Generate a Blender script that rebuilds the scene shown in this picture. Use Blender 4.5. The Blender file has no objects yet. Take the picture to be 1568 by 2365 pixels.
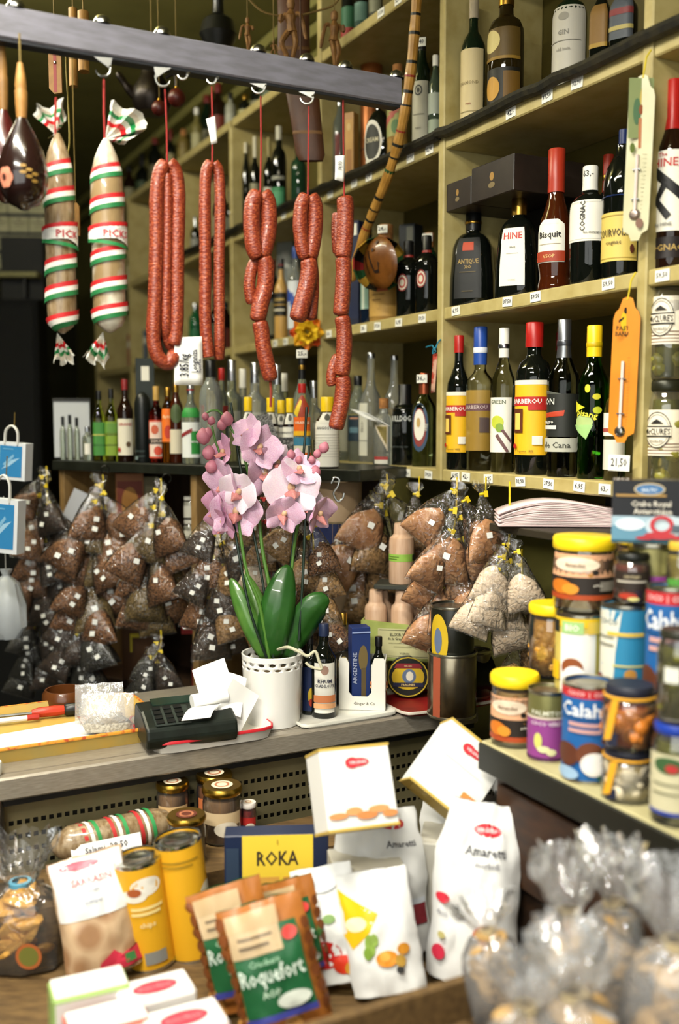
import bpy, bmesh, math, random
from mathutils import Vector, Matrix, noise as mnoise

# ------------------------------------------------------------------ camera, world, light, exposure
SC = bpy.context.scene
COL = SC.collection
F, CX, CY, EYE = 2300.0, 784.0, 1182.5, 1.55
PIT = math.atan(207.0 / F)
CP, SP = math.cos(PIT), math.sin(PIT)
cam_d = bpy.data.cameras.new('camera')
cam = bpy.data.objects.new('camera', cam_d); COL.objects.link(cam)
cam.location = (0, 0, EYE); cam.rotation_euler = (math.pi / 2 - PIT, 0, 0)
cam_d.sensor_fit = 'VERTICAL'; cam_d.sensor_height = 36.0; cam_d.lens = F / 2365.0 * 36.0
cam_d.clip_start = 0.02
cam_d.dof.use_dof = True; cam_d.dof.focus_distance = 2.18; cam_d.dof.aperture_fstop = 1.7
SC.camera = cam
SC.view_settings.view_transform = 'Standard'; SC.view_settings.look = 'None'
SC.view_settings.gamma = 1.0; SC.view_settings.use_curve_mapping = False
SC.view_settings.exposure = 0.35
SC.cycles.max_bounces = 6; SC.cycles.transmission_bounces = 5; SC.cycles.transparent_max_bounces = 9
SC.cycles.glossy_bounces = 2; SC.cycles.diffuse_bounces = 2
SC.cycles.use_adaptive_sampling = True; SC.cycles.adaptive_threshold = 0.07; SC.cycles.adaptive_min_samples = 8
SC.cycles.caustics_reflective = False; SC.cycles.caustics_refractive = False
SC.cycles.sample_clamp_indirect = 4.0

world = bpy.data.worlds.new('world'); SC.world = world; world.use_nodes = True
world.node_tree.nodes['Background'].inputs[0].default_value = (0.95, 0.93, 0.72, 1)
world.node_tree.nodes['Background'].inputs[1].default_value = 0.045

def area_light(name, loc, target, sx, sy, power, color, spread=180.0):
    l = bpy.data.lights.new(name, 'AREA'); l.shape = 'RECTANGLE'; l.size = sx; l.size_y = sy
    l.energy = power; l.color = color; l.spread = math.radians(spread)
    o = bpy.data.objects.new(name, l); COL.objects.link(o); o.location = loc
    o.rotation_euler = (Vector(target) - Vector(loc)).to_track_quat('-Z', 'Y').to_euler()
    return o
# ceiling fluorescent tubes of the shop (their housings are built with the ceiling)
area_light('tube_light_counter', (-0.55, 1.05, 2.86), (-0.15, 1.75, 0.9), 1.2, 0.10, 20, (1.0, 0.955, 0.84), 110)
area_light('tube_light_aisle', (-0.75, -0.35, 2.86), (0.05, 1.25, 0.75), 1.2, 0.10, 23, (1.0, 0.955, 0.84), 115)
area_light('tube_light_back', (-1.3, 2.55, 2.86), (-0.6, 3.0, 1.0), 1.2, 0.10, 15, (1.0, 0.95, 0.80))

area_light('ceiling_fill_back', (-1.3, 2.55, 2.90), (-1.2, 2.7, 3.3), 1.2, 0.10, 40, (1.0, 0.95, 0.80))  # added upward lamp at the back batten, brightens the dark ceiling
area_light('ceiling_fill_counter', (-0.55, 1.05, 2.90), (-0.55, 1.05, 3.3), 1.2, 0.10, 8, (1.0, 0.95, 0.80))  # second added upward lamp, fill for the ceiling over the counter
# soft frontal fill, added as daylight from an unseen window behind the viewer
area_light('window_front_fill', (-0.5, -1.40, 1.75), (0.0, 2.2, 1.25), 3.0, 1.7, 33, (0.98, 1.0, 0.95))

# ------------------------------------------------------------------ helpers: projection
def P(px, py, d):
    u = (px - CX) / F; v = (CY - py) / F
    return Vector((u * d, d * (CP + v * SP), EYE + d * (-SP + v * CP)))
def onz(px, py, zr):                       # point of a pixel on the level zr (relative to eye height)
    u = (px - CX) / F; v = (CY - py) / F
    d = zr / (-SP + v * CP)
    return P(px, py, d)
def depth(p): return p[1] * CP - (p[2] - EYE) * SP
def ztop(p, py):                           # world z at which a vertical through p shows at image row py
    v = (CY - py) / F
    return EYE + p[1] * (v * CP - SP) / (CP + v * SP)
AX, NX = Vector((0.4577, -0.8891)), Vector((0.8891, 0.4577))
NF = 1.361
def online(px, zr, n, k):
    u = (px - CX) / F
    y = (k + n[0] * u * zr * SP) / (n[0] * u * CP + n[1])
    return Vector((u * (y * CP - zr * SP), y, EYE + zr))
def onwall(px, zr, off): return online(px, zr, NX, NF + off)
BO, BE, BI = Vector((0.05, 2.44)), Vector((-0.8293, 0.5588)), Vector((0.5588, 0.8293))
def onbar(px, zr, off): return online(px, zr, BI, BI.dot(BO) + off)
def oncounter(px, zr, back): return online(px, zr, AX, -1.90 - back)
def W(a, n, zr):
    q = AX * a + NX * n
    return Vector((q.x, q.y, EYE + zr))
WROT = math.atan2(AX.y, AX.x)
def face_cam(p, extra=0.0): return -math.atan2(p[0], p[1]) + math.radians(extra)
L0, L1, L2, L3 = 1.10, 0.688, 0.28, -0.116
ZC = -0.665          # counter top
ZS = -0.547          # tin shelf top
ZP = -0.93           # front display top
R = math.radians

# ------------------------------------------------------------------ helpers: materials
def lin(h):
    h = h.lstrip('#'); c = [int(h[i:i + 2], 16) / 255 for i in (0, 2, 4)]
    return tuple(x / 12.92 if x <= 0.04045 else ((x + 0.055) / 1.055) ** 2.4 for x in c) + (1.0,)
_mats = {}
def M(hx, rough=0.5, metal=0.0, trans=0.0, ior=1.45, hx2=None, nscale=30.0, bump=0.0, bscale=200.0, coat=0.0, stretch=None, sharp=(0.35, 0.65), kind='noise', alpha=1.0, emit=0.0, sss=0.0):
    key = (hx, rough, metal, trans, ior, hx2, nscale, bump, bscale, coat, stretch, sharp, kind, alpha, emit, sss)
    if key in _mats: return _mats[key]
    m = bpy.data.materials.new('surface_' + hx.strip('#')); m.use_nodes = True
    nt = m.node_tree; b = nt.nodes['Principled BSDF']; I = b.inputs
    I['Base Color'].default_value = lin(hx); I['Roughness'].default_value = rough; I['Metallic'].default_value = metal
    I['Transmission Weight'].default_value = trans; I['IOR'].default_value = ior; I['Coat Weight'].default_value = coat
    I['Alpha'].default_value = alpha
    if sss: I['Subsurface Weight'].default_value = sss; I['Subsurface Radius'].default_value = (0.01, 0.006, 0.004)
    if emit: I['Emission Color'].default_value = lin(hx); I['Emission Strength'].default_value = emit
    if hx2 or bump:
        tc = nt.nodes.new('ShaderNodeTexCoord'); mp = nt.nodes.new('ShaderNodeMapping')
        nt.links.new(tc.outputs['Object'], mp.inputs['Vector'])
        if stretch: mp.inputs['Scale'].default_value = stretch
        def tex(scale):
            if kind == 'voronoi':
                t = nt.nodes.new('ShaderNodeTexVoronoi'); o = t.outputs['Distance']
            else:
                t = nt.nodes.new('ShaderNodeTexNoise'); t.inputs['Detail'].default_value = 4; o = t.outputs[0]
            t.inputs['Scale'].default_value = scale
            nt.links.new(mp.outputs[0], t.inputs['Vector']); return o
        if hx2:
            cr = nt.nodes.new('ShaderNodeValToRGB'); e = cr.color_ramp.elements
            e[0].position, e[1].position = sharp; e[0].color = lin(hx); e[1].color = lin(hx2)
            nt.links.new(tex(nscale), cr.inputs[0]); nt.links.new(cr.outputs[0], I['Base Color'])
        if bump:
            bp = nt.nodes.new('ShaderNodeBump'); bp.inputs['Strength'].default_value = bump; bp.inputs['Distance'].default_value = 0.002
            nt.links.new(tex(bscale), bp.inputs['Height']); nt.links.new(bp.outputs[0], I['Normal'])
    _mats[key] = m
    return m
def FILM(hx='f4f4ee', gloss=0.3, white=0.06, bscale=60.0, strength=0.8, rough=0.10):
    key = ('film', hx, gloss, white, bscale, strength, rough)
    if key in _mats: return _mats[key]
    m = bpy.data.materials.new('clear_film'); m.use_nodes = True; nt = m.node_tree; N = nt.nodes; L = nt.links
    N.remove(N['Principled BSDF']); out = N['Material Output']
    tr = N.new('ShaderNodeBsdfTransparent'); gl = N.new('ShaderNodeBsdfGlossy'); df = N.new('ShaderNodeBsdfDiffuse')
    gl.inputs['Roughness'].default_value = rough; gl.inputs[0].default_value = (1, 1, 1, 1); df.inputs[0].default_value = lin(hx)
    tc = N.new('ShaderNodeTexCoord'); nz = N.new('ShaderNodeTexNoise'); nz.inputs['Scale'].default_value = bscale; nz.inputs['Detail'].default_value = 3
    nz.inputs['Distortion'].default_value = 1.2
    L.new(tc.outputs['Object'], nz.inputs['Vector'])
    bp = N.new('ShaderNodeBump'); bp.inputs['Strength'].default_value = strength; bp.inputs['Distance'].default_value = 0.006
    L.new(nz.outputs[0], bp.inputs['Height']); L.new(bp.outputs[0], gl.inputs['Normal'])
    fr = N.new('ShaderNodeFresnel'); fr.inputs['IOR'].default_value = 1.3
    ad = N.new('ShaderNodeMath'); ad.operation = 'ADD'; ad.use_clamp = True; ad.inputs[1].default_value = gloss
    L.new(bp.outputs[0], fr.inputs['Normal']); L.new(fr.outputs[0], ad.inputs[0])
    m1 = N.new('ShaderNodeMixShader'); m1.inputs[0].default_value = white; L.new(tr.outputs[0], m1.inputs[1]); L.new(df.outputs[0], m1.inputs[2])
    m2 = N.new('ShaderNodeMixShader'); L.new(ad.outputs[0], m2.inputs[0]); L.new(m1.outputs[0], m2.inputs[1]); L.new(gl.outputs[0], m2.inputs[2])
    L.new(m2.outputs[0], out.inputs['Surface'])
    _mats[key] = m
    return m
def GLASS(hx, dark=False, rough=0.02, ior=1.36):
    return M(hx, rough, 0, 0.0 if dark else 1.0, 1.5 if dark else ior)

# ------------------------------------------------------------------ helpers: mesh
class MB:
    def __init__(self): self.v = []; self.f = []; self.m = []; self.s = []
    def add(self, vs, fs, mat=0, smooth=False):
        b = len(self.v); self.v.extend([tuple(x) for x in vs])
        for f in fs:
            self.f.append(tuple(i + b for i in f)); self.m.append(mat); self.s.append(smooth)
        return self
    def box(self, x0, y0, z0, x1, y1, z1, mat=0, bev=0.0, xf=None):
        x0, x1 = min(x0, x1), max(x0, x1); y0, y1 = min(y0, y1), max(y0, y1); z0, z1 = min(z0, z1), max(z0, z1)
        if bev <= 0:
            vs = [(x, y, z) for x in (x0, x1) for y in (y0, y1) for z in (z0, z1)]
            fs = [(0, 1, 3, 2), (4, 6, 7, 5), (0, 4, 5, 1), (2, 3, 7, 6), (0, 2, 6, 4), (1, 5, 7, 3)]
        else:
            b = min(bev, 0.45 * (x1 - x0), 0.45 * (y1 - y0), 0.45 * (z1 - z0)); vs = []; idx = {}
            for ix, x in enumerate((x0, x1)):
                for iy, y in enumerate((y0, y1)):
                    for iz, z in enumerate((z0, z1)):
                        dx, dy, dz = (b if ix == 0 else -b), (b if iy == 0 else -b), (b if iz == 0 else -b)
                        for ax, q in enumerate(((x, y + dy, z + dz), (x + dx, y, z + dz), (x + dx, y + dy, z))):
                            idx[(ix, iy, iz, ax)] = len(vs); vs.append(q)
            g = lambda a, bb, c, ax: idx[(a, bb, c, ax)]
            fs = []
            for s in (0, 1):
                fs.append([g(s, 0, 0, 0), g(s, 0, 1, 0), g(s, 1, 1, 0), g(s, 1, 0, 0)])
                fs.append([g(0, s, 0, 1), g(0, s, 1, 1), g(1, s, 1, 1), g(1, s, 0, 1)])
                fs.append([g(0, 0, s, 2), g(0, 1, s, 2), g(1, 1, s, 2), g(1, 0, s, 2)])
                for t in (0, 1):
                    fs.append([g(s, t, 0, 0), g(s, t, 1, 0), g(s, t, 1, 1), g(s, t, 0, 1)])
                    fs.append([g(s, 0, t, 0), g(s, 1, t, 0), g(s, 1, t, 2), g(s, 0, t, 2)])
                    fs.append([g(0, s, t, 1), g(1, s, t, 1), g(1, s, t, 2), g(0, s, t, 2)])
                    for k in (0, 1): fs.append([g(s, t, k, 0), g(s, t, k, 1), g(s, t, k, 2)])
        if xf: vs = [xf @ Vector(q) for q in vs]
        return self.add(vs, fs, mat)
    def lathe(self, prof, n=20, mat=0, sq=2.0, sx=1.0, sy=1.0, xf=None, smooth=True, wob=None):
        vs = []; fs = []; rings = []
        for (r, z) in prof:
            if r < 1e-6: rings.append([len(vs)]); vs.append((0, 0, z)); continue
            ring = []
            for i in range(n):
                t = 2 * math.pi * (i + 0.5) / n; k = 1.0
                if sq != 2.0: k = (abs(math.cos(t)) ** sq + abs(math.sin(t)) ** sq) ** (-1.0 / sq)
                if wob: k *= wob(t, z)
                ring.append(len(vs)); vs.append((r * k * math.sin(t) * sx, -r * k * math.cos(t) * sy, z))
            rings.append(ring)
        for a, b in zip(rings, rings[1:]):
            if len(a) == 1 and len(b) == 1: continue
            for i in range(n):
                j = (i + 1) % n
                if len(a) == 1: fs.append((a[0], b[j], b[i]))
                elif len(b) == 1: fs.append((a[i], a[j], b[0]))
                else: fs.append((a[i], a[j], b[j], b[i]))
        if xf: vs = [xf @ Vector(q) for q in vs]
        return self.add(vs, fs, mat, smooth)
    def tube(self, pts, r, n=8, mat=0, caps=True, smooth=True, flat=1.0, closed=False):
        pts = [Vector(p) for p in pts]; k = len(pts); rr = r if isinstance(r, (list, tuple)) else [r] * k
        vs = []; fs = []; up = None
        for i, p in enumerate(pts):
            if closed: t = pts[(i + 1) % k] - pts[i - 1]
            else: t = pts[min(i + 1, k - 1)] - pts[max(i - 1, 0)]
            if t.length < 1e-9: t = Vector((0, 0, 1))
            t.normalize()
            if up is None: up = Vector((0, 0, 1)) if abs(t.z) < 0.9 else Vector((1, 0, 0))
            s = t.cross(up)
            if s.length < 1e-6: s = t.cross(Vector((0, 1, 0)))
            s.normalize(); up = s.cross(t)
            for j in range(n):
                a = 2 * math.pi * j / n
                vs.append(p + s * (math.cos(a) * rr[i]) + up * (math.sin(a) * rr[i] * flat))
        for i in range(k if closed else k - 1):
            i2 = (i + 1) % k
            for j in range(n):
                j2 = (j + 1) % n; fs.append((i * n + j, i * n + j2, i2 * n + j2, i2 * n + j))
        if caps and not closed: fs.append(tuple(range(n - 1, -1, -1))); fs.append(tuple((k - 1) * n + j for j in range(n)))
        return self.add(vs, fs, mat, smooth)
    def sheet(self, fn, nu, nv, mat=0, smooth=True):
        vs = [fn(i / nu, j / nv) for j in range(nv + 1) for i in range(nu + 1)]; w = nu + 1
        fs = [(j * w + i, j * w + i + 1, (j + 1) * w + i + 1, (j + 1) * w + i) for j in range(nv) for i in range(nu)]
        return self.add(vs, fs, mat, smooth)
    def prism(self, pts, h0, h1, mat=0, xf=None):       # polygon in x,z ; thickness along y
        n = len(pts); vs = [(x, h0, z) for x, z in pts] + [(x, h1, z) for x, z in pts]
        fs = [tuple(range(n)), tuple(range(2 * n - 1, n - 1, -1))] + [(i, i + n, (i + 1) % n + n, (i + 1) % n) for i in range(n)]
        if xf: vs = [xf @ Vector(q) for q in vs]
        return self.add(vs, fs, mat)
    def slab(self, pts, z0, z1, mat=0):                 # polygon in x,y ; thickness along z
        n = len(pts); vs = [(p[0], p[1], z0) for p in pts] + [(p[0], p[1], z1) for p in pts]
        fs = [tuple(range(n)), tuple(range(2 * n - 1, n - 1, -1))] + [(i, i + n, (i + 1) % n + n, (i + 1) % n) for i in range(n)]
        return self.add(vs, fs, mat)
    def mesh(self, name, mats, fix=True, sharp=35):
        me = bpy.data.meshes.new(name); me.from_pydata(self.v, [], self.f); me.validate()
        if not isinstance(mats, (list, tuple)): mats = [mats]
        for m in mats: me.materials.append(m)
        if len(me.polygons) == len(self.f):
            me.polygons.foreach_set('material_index', self.m)
            me.polygons.foreach_set('use_smooth', self.s)
        if fix:
            bm = bmesh.new(); bm.from_mesh(me); bmesh.ops.recalc_face_normals(bm, faces=bm.faces); bm.to_mesh(me); bm.free()
        if any(self.s): me.set_sharp_from_angle(angle=R(sharp))
        me.update()
        return me
    def build(self, name, mats, parent=None, loc=None, rot=None, fix=True, sharp=35):
        return link(name, self.mesh(name, mats, fix, sharp), parent, loc, rot)
def link(name, data, parent=None, loc=None, rot=None):
    o = bpy.data.objects.new(name, data); COL.objects.link(o)
    if parent is not None: o.parent = parent
    if loc is not None: o.location = loc
    if rot is not None: o.rotation_euler = rot
    return o
def tag(o, label, cat, group=None):
    o['label'] = label; o['category'] = cat
    if group: o['group'] = group
    return o
def struct(o, kind='structure'): o['kind'] = kind; return o
def thing(name, label, cat, loc, rot=(0, 0, 0), group=None): return tag(link(name, None, None, loc, rot), label, cat, group)
ORD = ['first', 'second', 'third', 'fourth', 'fifth', 'sixth', 'seventh', 'eighth', 'ninth', 'tenth', 'eleventh', 'twelfth', 'thirteenth', 'fourteenth', 'fifteenth', 'sixteenth', 'seventeenth', 'eighteenth']

# ------------------------------------------------------------------ helpers: print on surfaces
_txt = {}
def text_mesh(s):
    if s not in _txt:
        c = bpy.data.curves.new('lettering', 'FONT'); c.body = s; c.resolution_u = 1; c.offset = 0.018; c.align_x = 'CENTER'; c.align_y = 'CENTER'
        o = bpy.data.objects.new('lettering', c)
        me = bpy.data.meshes.new_from_object(o)
        vs = [(v.co.x, v.co.y) for v in me.vertices]; fs = [tuple(p.vertices) for p in me.polygons]
        bpy.data.objects.remove(o); bpy.data.curves.remove(c); bpy.data.meshes.remove(me)
        x0 = min([v[0] for v in vs] or [0]); x1 = max([v[0] for v in vs] or [1]); y0 = min([v[1] for v in vs] or [0]); y1 = max([v[1] for v in vs] or [1])
        vs = [(x - (x0 + x1) / 2, y - (y0 + y1) / 2) for x, y in vs]
        _txt[s] = (vs, fs, x1 - x0, y1 - y0)
    return _txt[s]
def decal(parent, name, surf, Wd, Hd, shapes, lift=0.0006, nx=12, rough=0.55, ny=2):
    """flat print: shapes in x -1..1, y 0..1 laid on surf(x, y, offset); later shapes lie over earlier ones"""
    mb = MB(); mats = []
    def mi(c):
        m = c if not isinstance(c, str) else M(c, rough)
        if m not in mats: mats.append(m)
        return mats.index(m)
    for k, s in enumerate(shapes):
        o = lift * (1 + 0.6 * k); t = s[0]
        if t == 'r':
            _, x0, y0, x1, y1, c = s; n = max(1, int(abs(x1 - x0) / 2 * nx + 0.99)); nv = max(1, int(abs(y1 - y0) * ny + 0.99))
            mb.sheet(lambda u, v: surf(x0 + (x1 - x0) * u, y0 + (y1 - y0) * v, o), n, nv, mi(c))
        elif t == 'e':
            _, cx, cy, rx, ry, c = s; n = 20
            vs = [surf(cx, cy, o)]; fs = []
            for q in (0.5, 1.0):
                for i in range(n):
                    a = 2 * math.pi * i / n; vs.append(surf(cx + rx * q * math.cos(a), cy + ry * q * math.sin(a), o))
            for i in range(n):
                j = (i + 1) % n; fs.append((0, 1 + i, 1 + j)); fs.append((1 + i, 1 + n + i, 1 + n + j, 1 + j))
            mb.add(vs, fs, mi(c), True)
        elif t == 'p':
            _, pts, c = s
            gx = sum(q[0] for q in pts) / len(pts); gy = sum(q[1] for q in pts) / len(pts); ed = []
            for q, w in zip(pts, pts[1:] + pts[:1]):
                for e in range(4): ed.append((q[0] + (w[0] - q[0]) * e / 4, q[1] + (w[1] - q[1]) * e / 4))
            n = len(ed); vs = [surf(gx, gy, o)]; fs = []
            for r_ in (1 / 3, 2 / 3, 1.0): vs += [surf(gx + (x - gx) * r_, gy + (y - gy) * r_, o) for x, y in ed]
            for i in range(n):
                j = (i + 1) % n; fs.append((0, 1 + i, 1 + j))
                for q in (0, 1): fs.append((1 + q * n + i, 1 + (q + 1) * n + i, 1 + (q + 1) * n + j, 1 + q * n + j))
            mb.add(vs, fs, mi(c), True)
        elif t == 'b':                                    # slanted band
            _, x0, x1, yc, sl, hh, c = s
            mb.sheet(lambda u, v: surf(x0 + (x1 - x0) * u, yc + sl * (x0 + (x1 - x0) * u) + (v - .5) * hh, o), nx, 1, mi(c))
        elif t == 'o':                                    # ring
            _, cx, cy, rx, ry, wd, c = s; n = 20; vs = []; fs = []
            for i in range(n):
                a = 2 * math.pi * i / n
                vs.append(surf(cx + rx * math.cos(a), cy + ry * math.sin(a), o)); vs.append(surf(cx + rx * (1 - wd) * math.cos(a), cy + ry * (1 - wd) * math.sin(a), o))
            for i in range(n):
                j = (i + 1) % n; fs.append((2 * i, 2 * j, 2 * j + 1, 2 * i + 1))
            mb.add(vs, fs, mi(c), True)
        elif t == 't':
            txt, cx, cy, h, c = s[1:6]; wmax = s[6] if len(s) > 6 else 1.8; rot = math.radians(s[7]) if len(s) > 7 else 0
            vs, fs, tw, th = text_mesh(txt)
            if not vs: continue
            sy = h * Hd / 0.7; sx = sy
            if tw * sx > wmax * Wd / 2: sx = wmax * Wd / 2 / tw
            cr, sr = math.cos(rot), math.sin(rot)
            mb.add([surf(cx + (x * sx * cr - y * sy * sr) / (Wd / 2), cy + (x * sx * sr + y * sy * cr) / Hd, o + 0.0002) for x, y in vs], fs, mi(c))
    if not mb.f: return None
    return mb.build(name, mats, parent, fix=False)
def flat(w, z0, h, y):                       # print surface on a front face (facing -y)
    return (lambda x, v, o: Vector((x * w / 2, y - o, z0 + v * h))), w, h
def side_flat(x, y0, y1, z0, h, sgn):        # print surface on a side face
    return (lambda q, v, o: Vector((x + sgn * o, (y0 + y1) / 2 + q * (y1 - y0) / 2, z0 + v * h))), abs(y1 - y0), h
def interp(prof, z):
    for (r0, z0), (r1, z1) in zip(prof, prof[1:]):
        if z0 <= z <= z1 and z1 > z0: return r0 + (r1 - r0) * (z - z0) / (z1 - z0)
    return prof[-1][0]
def round_surf(prof, z0, z1, half, sq=2.0, sx=1.0, sy=1.0, turn=0.0):
    h = z1 - z0
    def f(x, v, o):
        z = z0 + v * h; r = interp(prof, min(max(z, prof[0][1]), prof[-1][1])); t = R(turn) + x * R(half); k = 1.0
        if sq != 2.0: k = (abs(math.cos(t)) ** sq + abs(math.sin(t)) ** sq) ** (-1.0 / sq)
        return Vector(((r * k * sx + o) * math.sin(t), -(r * k * sy + o) * math.cos(t), z))
    rm = max(interp(prof, z0 + 0.3 * h), interp(prof, z0 + 0.7 * h))
    return f, 2 * R(half) * rm, h
# ------------------------------------------------------------------ the setting
CREAM = M('5c5222', 0.6, hx2='524819', nscale=9, bump=0.15, bscale=60)  # back panels: the same cream, darkened for the shade inside the shelves
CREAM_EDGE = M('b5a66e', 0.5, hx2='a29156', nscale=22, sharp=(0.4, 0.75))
WALLC = M('7d773b', 0.8, hx2='706a32', nscale=5)
mb = MB(); mb.box(-5, -1.5, -0.04, 3, 7.5, 0); struct(mb.build('floor', M('4a4438', 0.6, hx2='3a352c', nscale=6)))
mb = MB(); mb.box(-5, -1.5, 3.02, 3, 7.5, 3.1); struct(mb.build('ceiling', M('8a8444', 0.8, hx2='7b753a', nscale=4)))
# wall behind the shelving, along the shelf direction
def wall_box(mb, a0, a1, n0, n1, z0, z1, mat=0, bev=0.0):
    xf = Matrix.Translation((0, 0, EYE)) @ Matrix.Rotation(WROT, 4, 'Z')
    return mb.box(a0, n0, z0, a1, n1, z1, mat, bev, xf)
mb = MB(); wall_box(mb, -7.5, 0.8, NF + 0.32, NF + 0.42, -1.55, 1.47); struct(mb.build('wall_right', WALLC))
mb = MB(); wall_box(mb, -7.6, -7.5, -3.5, NF + 0.42, -1.55, 1.47); struct(mb.build('wall_back', M('3c3a22', 0.85, hx2='33311c', nscale=4)))
for k, (o0, zz) in enumerate(((0.25, 1.38), (0.19, 1.425))):
    mb = MB(); wall_box(mb, -7.4, 0.7, NF + o0, NF + 0.32, zz, zz + 0.04); struct(mb.build('trim_%d' % (k + 1), M('837d42', 0.6)))
# unseen window added behind the viewer to go with the frontal fill
win = struct(link('unseen_window_1', None, None, (-0.5, -1.45, 0.9)))
for nm, b in (('unseen_window_frame', (-1.5, -.03, -.06, 1.5, .03, 0)), ('unseen_window_frame', (-1.5, -.03, 1.7, 1.5, .03, 1.76)), ('unseen_window_frame', (-1.56, -.03, -.06, -1.5, .03, 1.76)), ('unseen_window_frame', (1.5, -.03, -.06, 1.56, .03, 1.76)), ('mullion', (-.03, -.03, 0, .03, .03, 1.7))):
    mb = MB(); mb.box(*b, 0, .004); mb.build(nm, M('3a3020', .5), win)
# ceiling lamp housings (fluorescent battens)
for nm, c, t in (('counter', (-0.55, 1.05), 'over the counter'), ('aisle', (-0.75, -0.35), 'behind the viewer over the aisle'), ('back', (-1.3, 2.55), 'over the far shelves')):
    lamp = thing('ceiling_lamp', 'white fluorescent batten on the ceiling ' + t, 'lamp', (c[0], c[1], 3.02), group='fluorescent battens')
    mb = MB(); mb.box(-0.63, -0.05, -0.07, 0.63, 0.05, 0.0, 0, 0.008); mb.build('housing', M('e8e6da', 0.5), lamp)
    mb = MB(); mb.tube([(-0.6, 0, -0.10), (0.6, 0, -0.10)], 0.013, 8); mb.build('tube', M('fff6dc', 0.4, emit=3.0), lamp)
    for s in (-1, 1):
        mb = MB(); mb.box(s * 0.60, -0.015, -0.12, s * 0.62, 0.015, -0.07, 0); mb.build('holder', M('e8e6da', 0.5), lamp)

# ------------------------------------------------------------------ wall shelving
shelv = thing('wall_shelving', 'cream painted wooden wall shelving full of bottles along the right wall', 'shelving', W(-2.098, NF, -1.55), (0, 0, WROT))
A0 = -2.098
def sh_box(name, a0, a1, o0, o1, z0, z1, mats, bev=0.003, parent=None):
    mb = MB(); mb.box(a0 - A0, o0, z0 + 1.55, a1 - A0, o1, z1 + 1.55, 0, bev); return mb.build(name, mats, parent or shelv)
UPR = [-0.73, -1.414, -2.098, -2.772, -3.511, -4.20, -4.90, -5.6]
LV = [L0, L1, L2, L3]
TH = 0.03
boards = {}
for i in range(len(UPR) - 1):
    a1, a0 = UPR[i], UPR[i + 1]
    for k, z in enumerate(LV):
        if k == 3 and i > 2: continue
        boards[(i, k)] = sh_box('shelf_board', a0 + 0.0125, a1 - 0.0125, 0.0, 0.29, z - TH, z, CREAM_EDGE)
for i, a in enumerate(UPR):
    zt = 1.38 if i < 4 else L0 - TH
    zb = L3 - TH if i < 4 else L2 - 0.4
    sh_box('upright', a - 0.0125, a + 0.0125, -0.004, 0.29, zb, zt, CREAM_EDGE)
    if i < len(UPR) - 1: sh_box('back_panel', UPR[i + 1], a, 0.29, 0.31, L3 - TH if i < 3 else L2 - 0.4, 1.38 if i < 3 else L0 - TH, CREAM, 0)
# hand-written price tags stuck on the shelf edges
PAPER, INK = M('efeee2', 0.7), M('2a2a33', 0.6)
rt = random.Random(4)
def price_tag_mesh(w, h, txt):
    mb = MB(); mats = [PAPER, INK]
    mb.box(-w / 2, -0.0012, -h / 2, w / 2, 0.0, h / 2, 0)
    vs, fs, tw, th = text_mesh(txt); s = min(w * 0.8 / tw, h * 0.62 / th)
    mb.add([(x * s, -0.0018, y * s) for x, y in vs], fs, 1)
    return mb.mesh('price_tag', mats, fix=False)
TAGM = [price_tag_mesh(0.034, 0.021, t) for t in ('6,95', '63,-', '59,50', '42,-', '32,90', '28,-', '37,50')]
def put_tag(i, k, px, dz=0.0, tilt=0.0):
    b = boards[(i, k)]; p = onwall(px, LV[k] - TH / 2, -0.001)
    a = Vector((p.x, p.y)).dot(AX)
    o = link('price_tag', TAGM[rt.randrange(7)], b, (a - A0, -0.001, LV[k] - TH / 2 + 1.55 + dz), (0, R(tilt), 0))
for px in (1052, 1076, 1128, 1202, 1267, 1338): put_tag(1, 3, px, 0.001, rt.uniform(-4, 4))
for px in (1397,): put_tag(1, 3, px)
for px in (898, 940, 990): put_tag(2, 3, px, -0.002, rt.uniform(-4, 4))
for px in (1053, 1172, 1237, 1405): put_tag(1, 2, px, 0.002, rt.uniform(-4, 4))
put_tag(0, 2, 1530)
for px in (840, 872, 921, 975): put_tag(2, 2, px, -0.002, rt.uniform(-4, 4))
for px in (636, 660, 700, 760): put_tag(3, 2, px)
for px in (1180, 1264, 1333): put_tag(1, 1, px, 0.0, rt.uniform(-4, 4))
for px in (763, 818, 852, 948, 992): put_tag(2, 1, px)
for px in (600, 655, 690): put_tag(3, 1, px)
for px in (880, 920): put_tag(2, 0, px)
# black padded guard rails on the front of the upper shelf
for i, txt in ((0, 'at the upper right corner'), (1, 'above the cognac bottles'), (2, 'on the shelf above the painted gourd'), (3, 'on the far shelf behind the short sausages'), (4, 'on the farthest shelf behind the long sausages')):
    a1, a0 = UPR[i], UPR[i + 1]
    pts = [W(a0 + (a1 - a0) * j / 14, NF - 0.012 + rt.uniform(-.002, .002), L1 + 0.006 + rt.uniform(-.003, .003)) for j in range(15)]
    mb = MB(); mb.tube(pts, 0.0135, 8)
    tag(mb.build('guard_rail', M('14140f', 0.5, hx2='2a2618', nscale=60, bump=0.5, bscale=90)), 'black taped guard rail along the shelf edge ' + txt, 'rail', 'guard rails')

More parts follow.
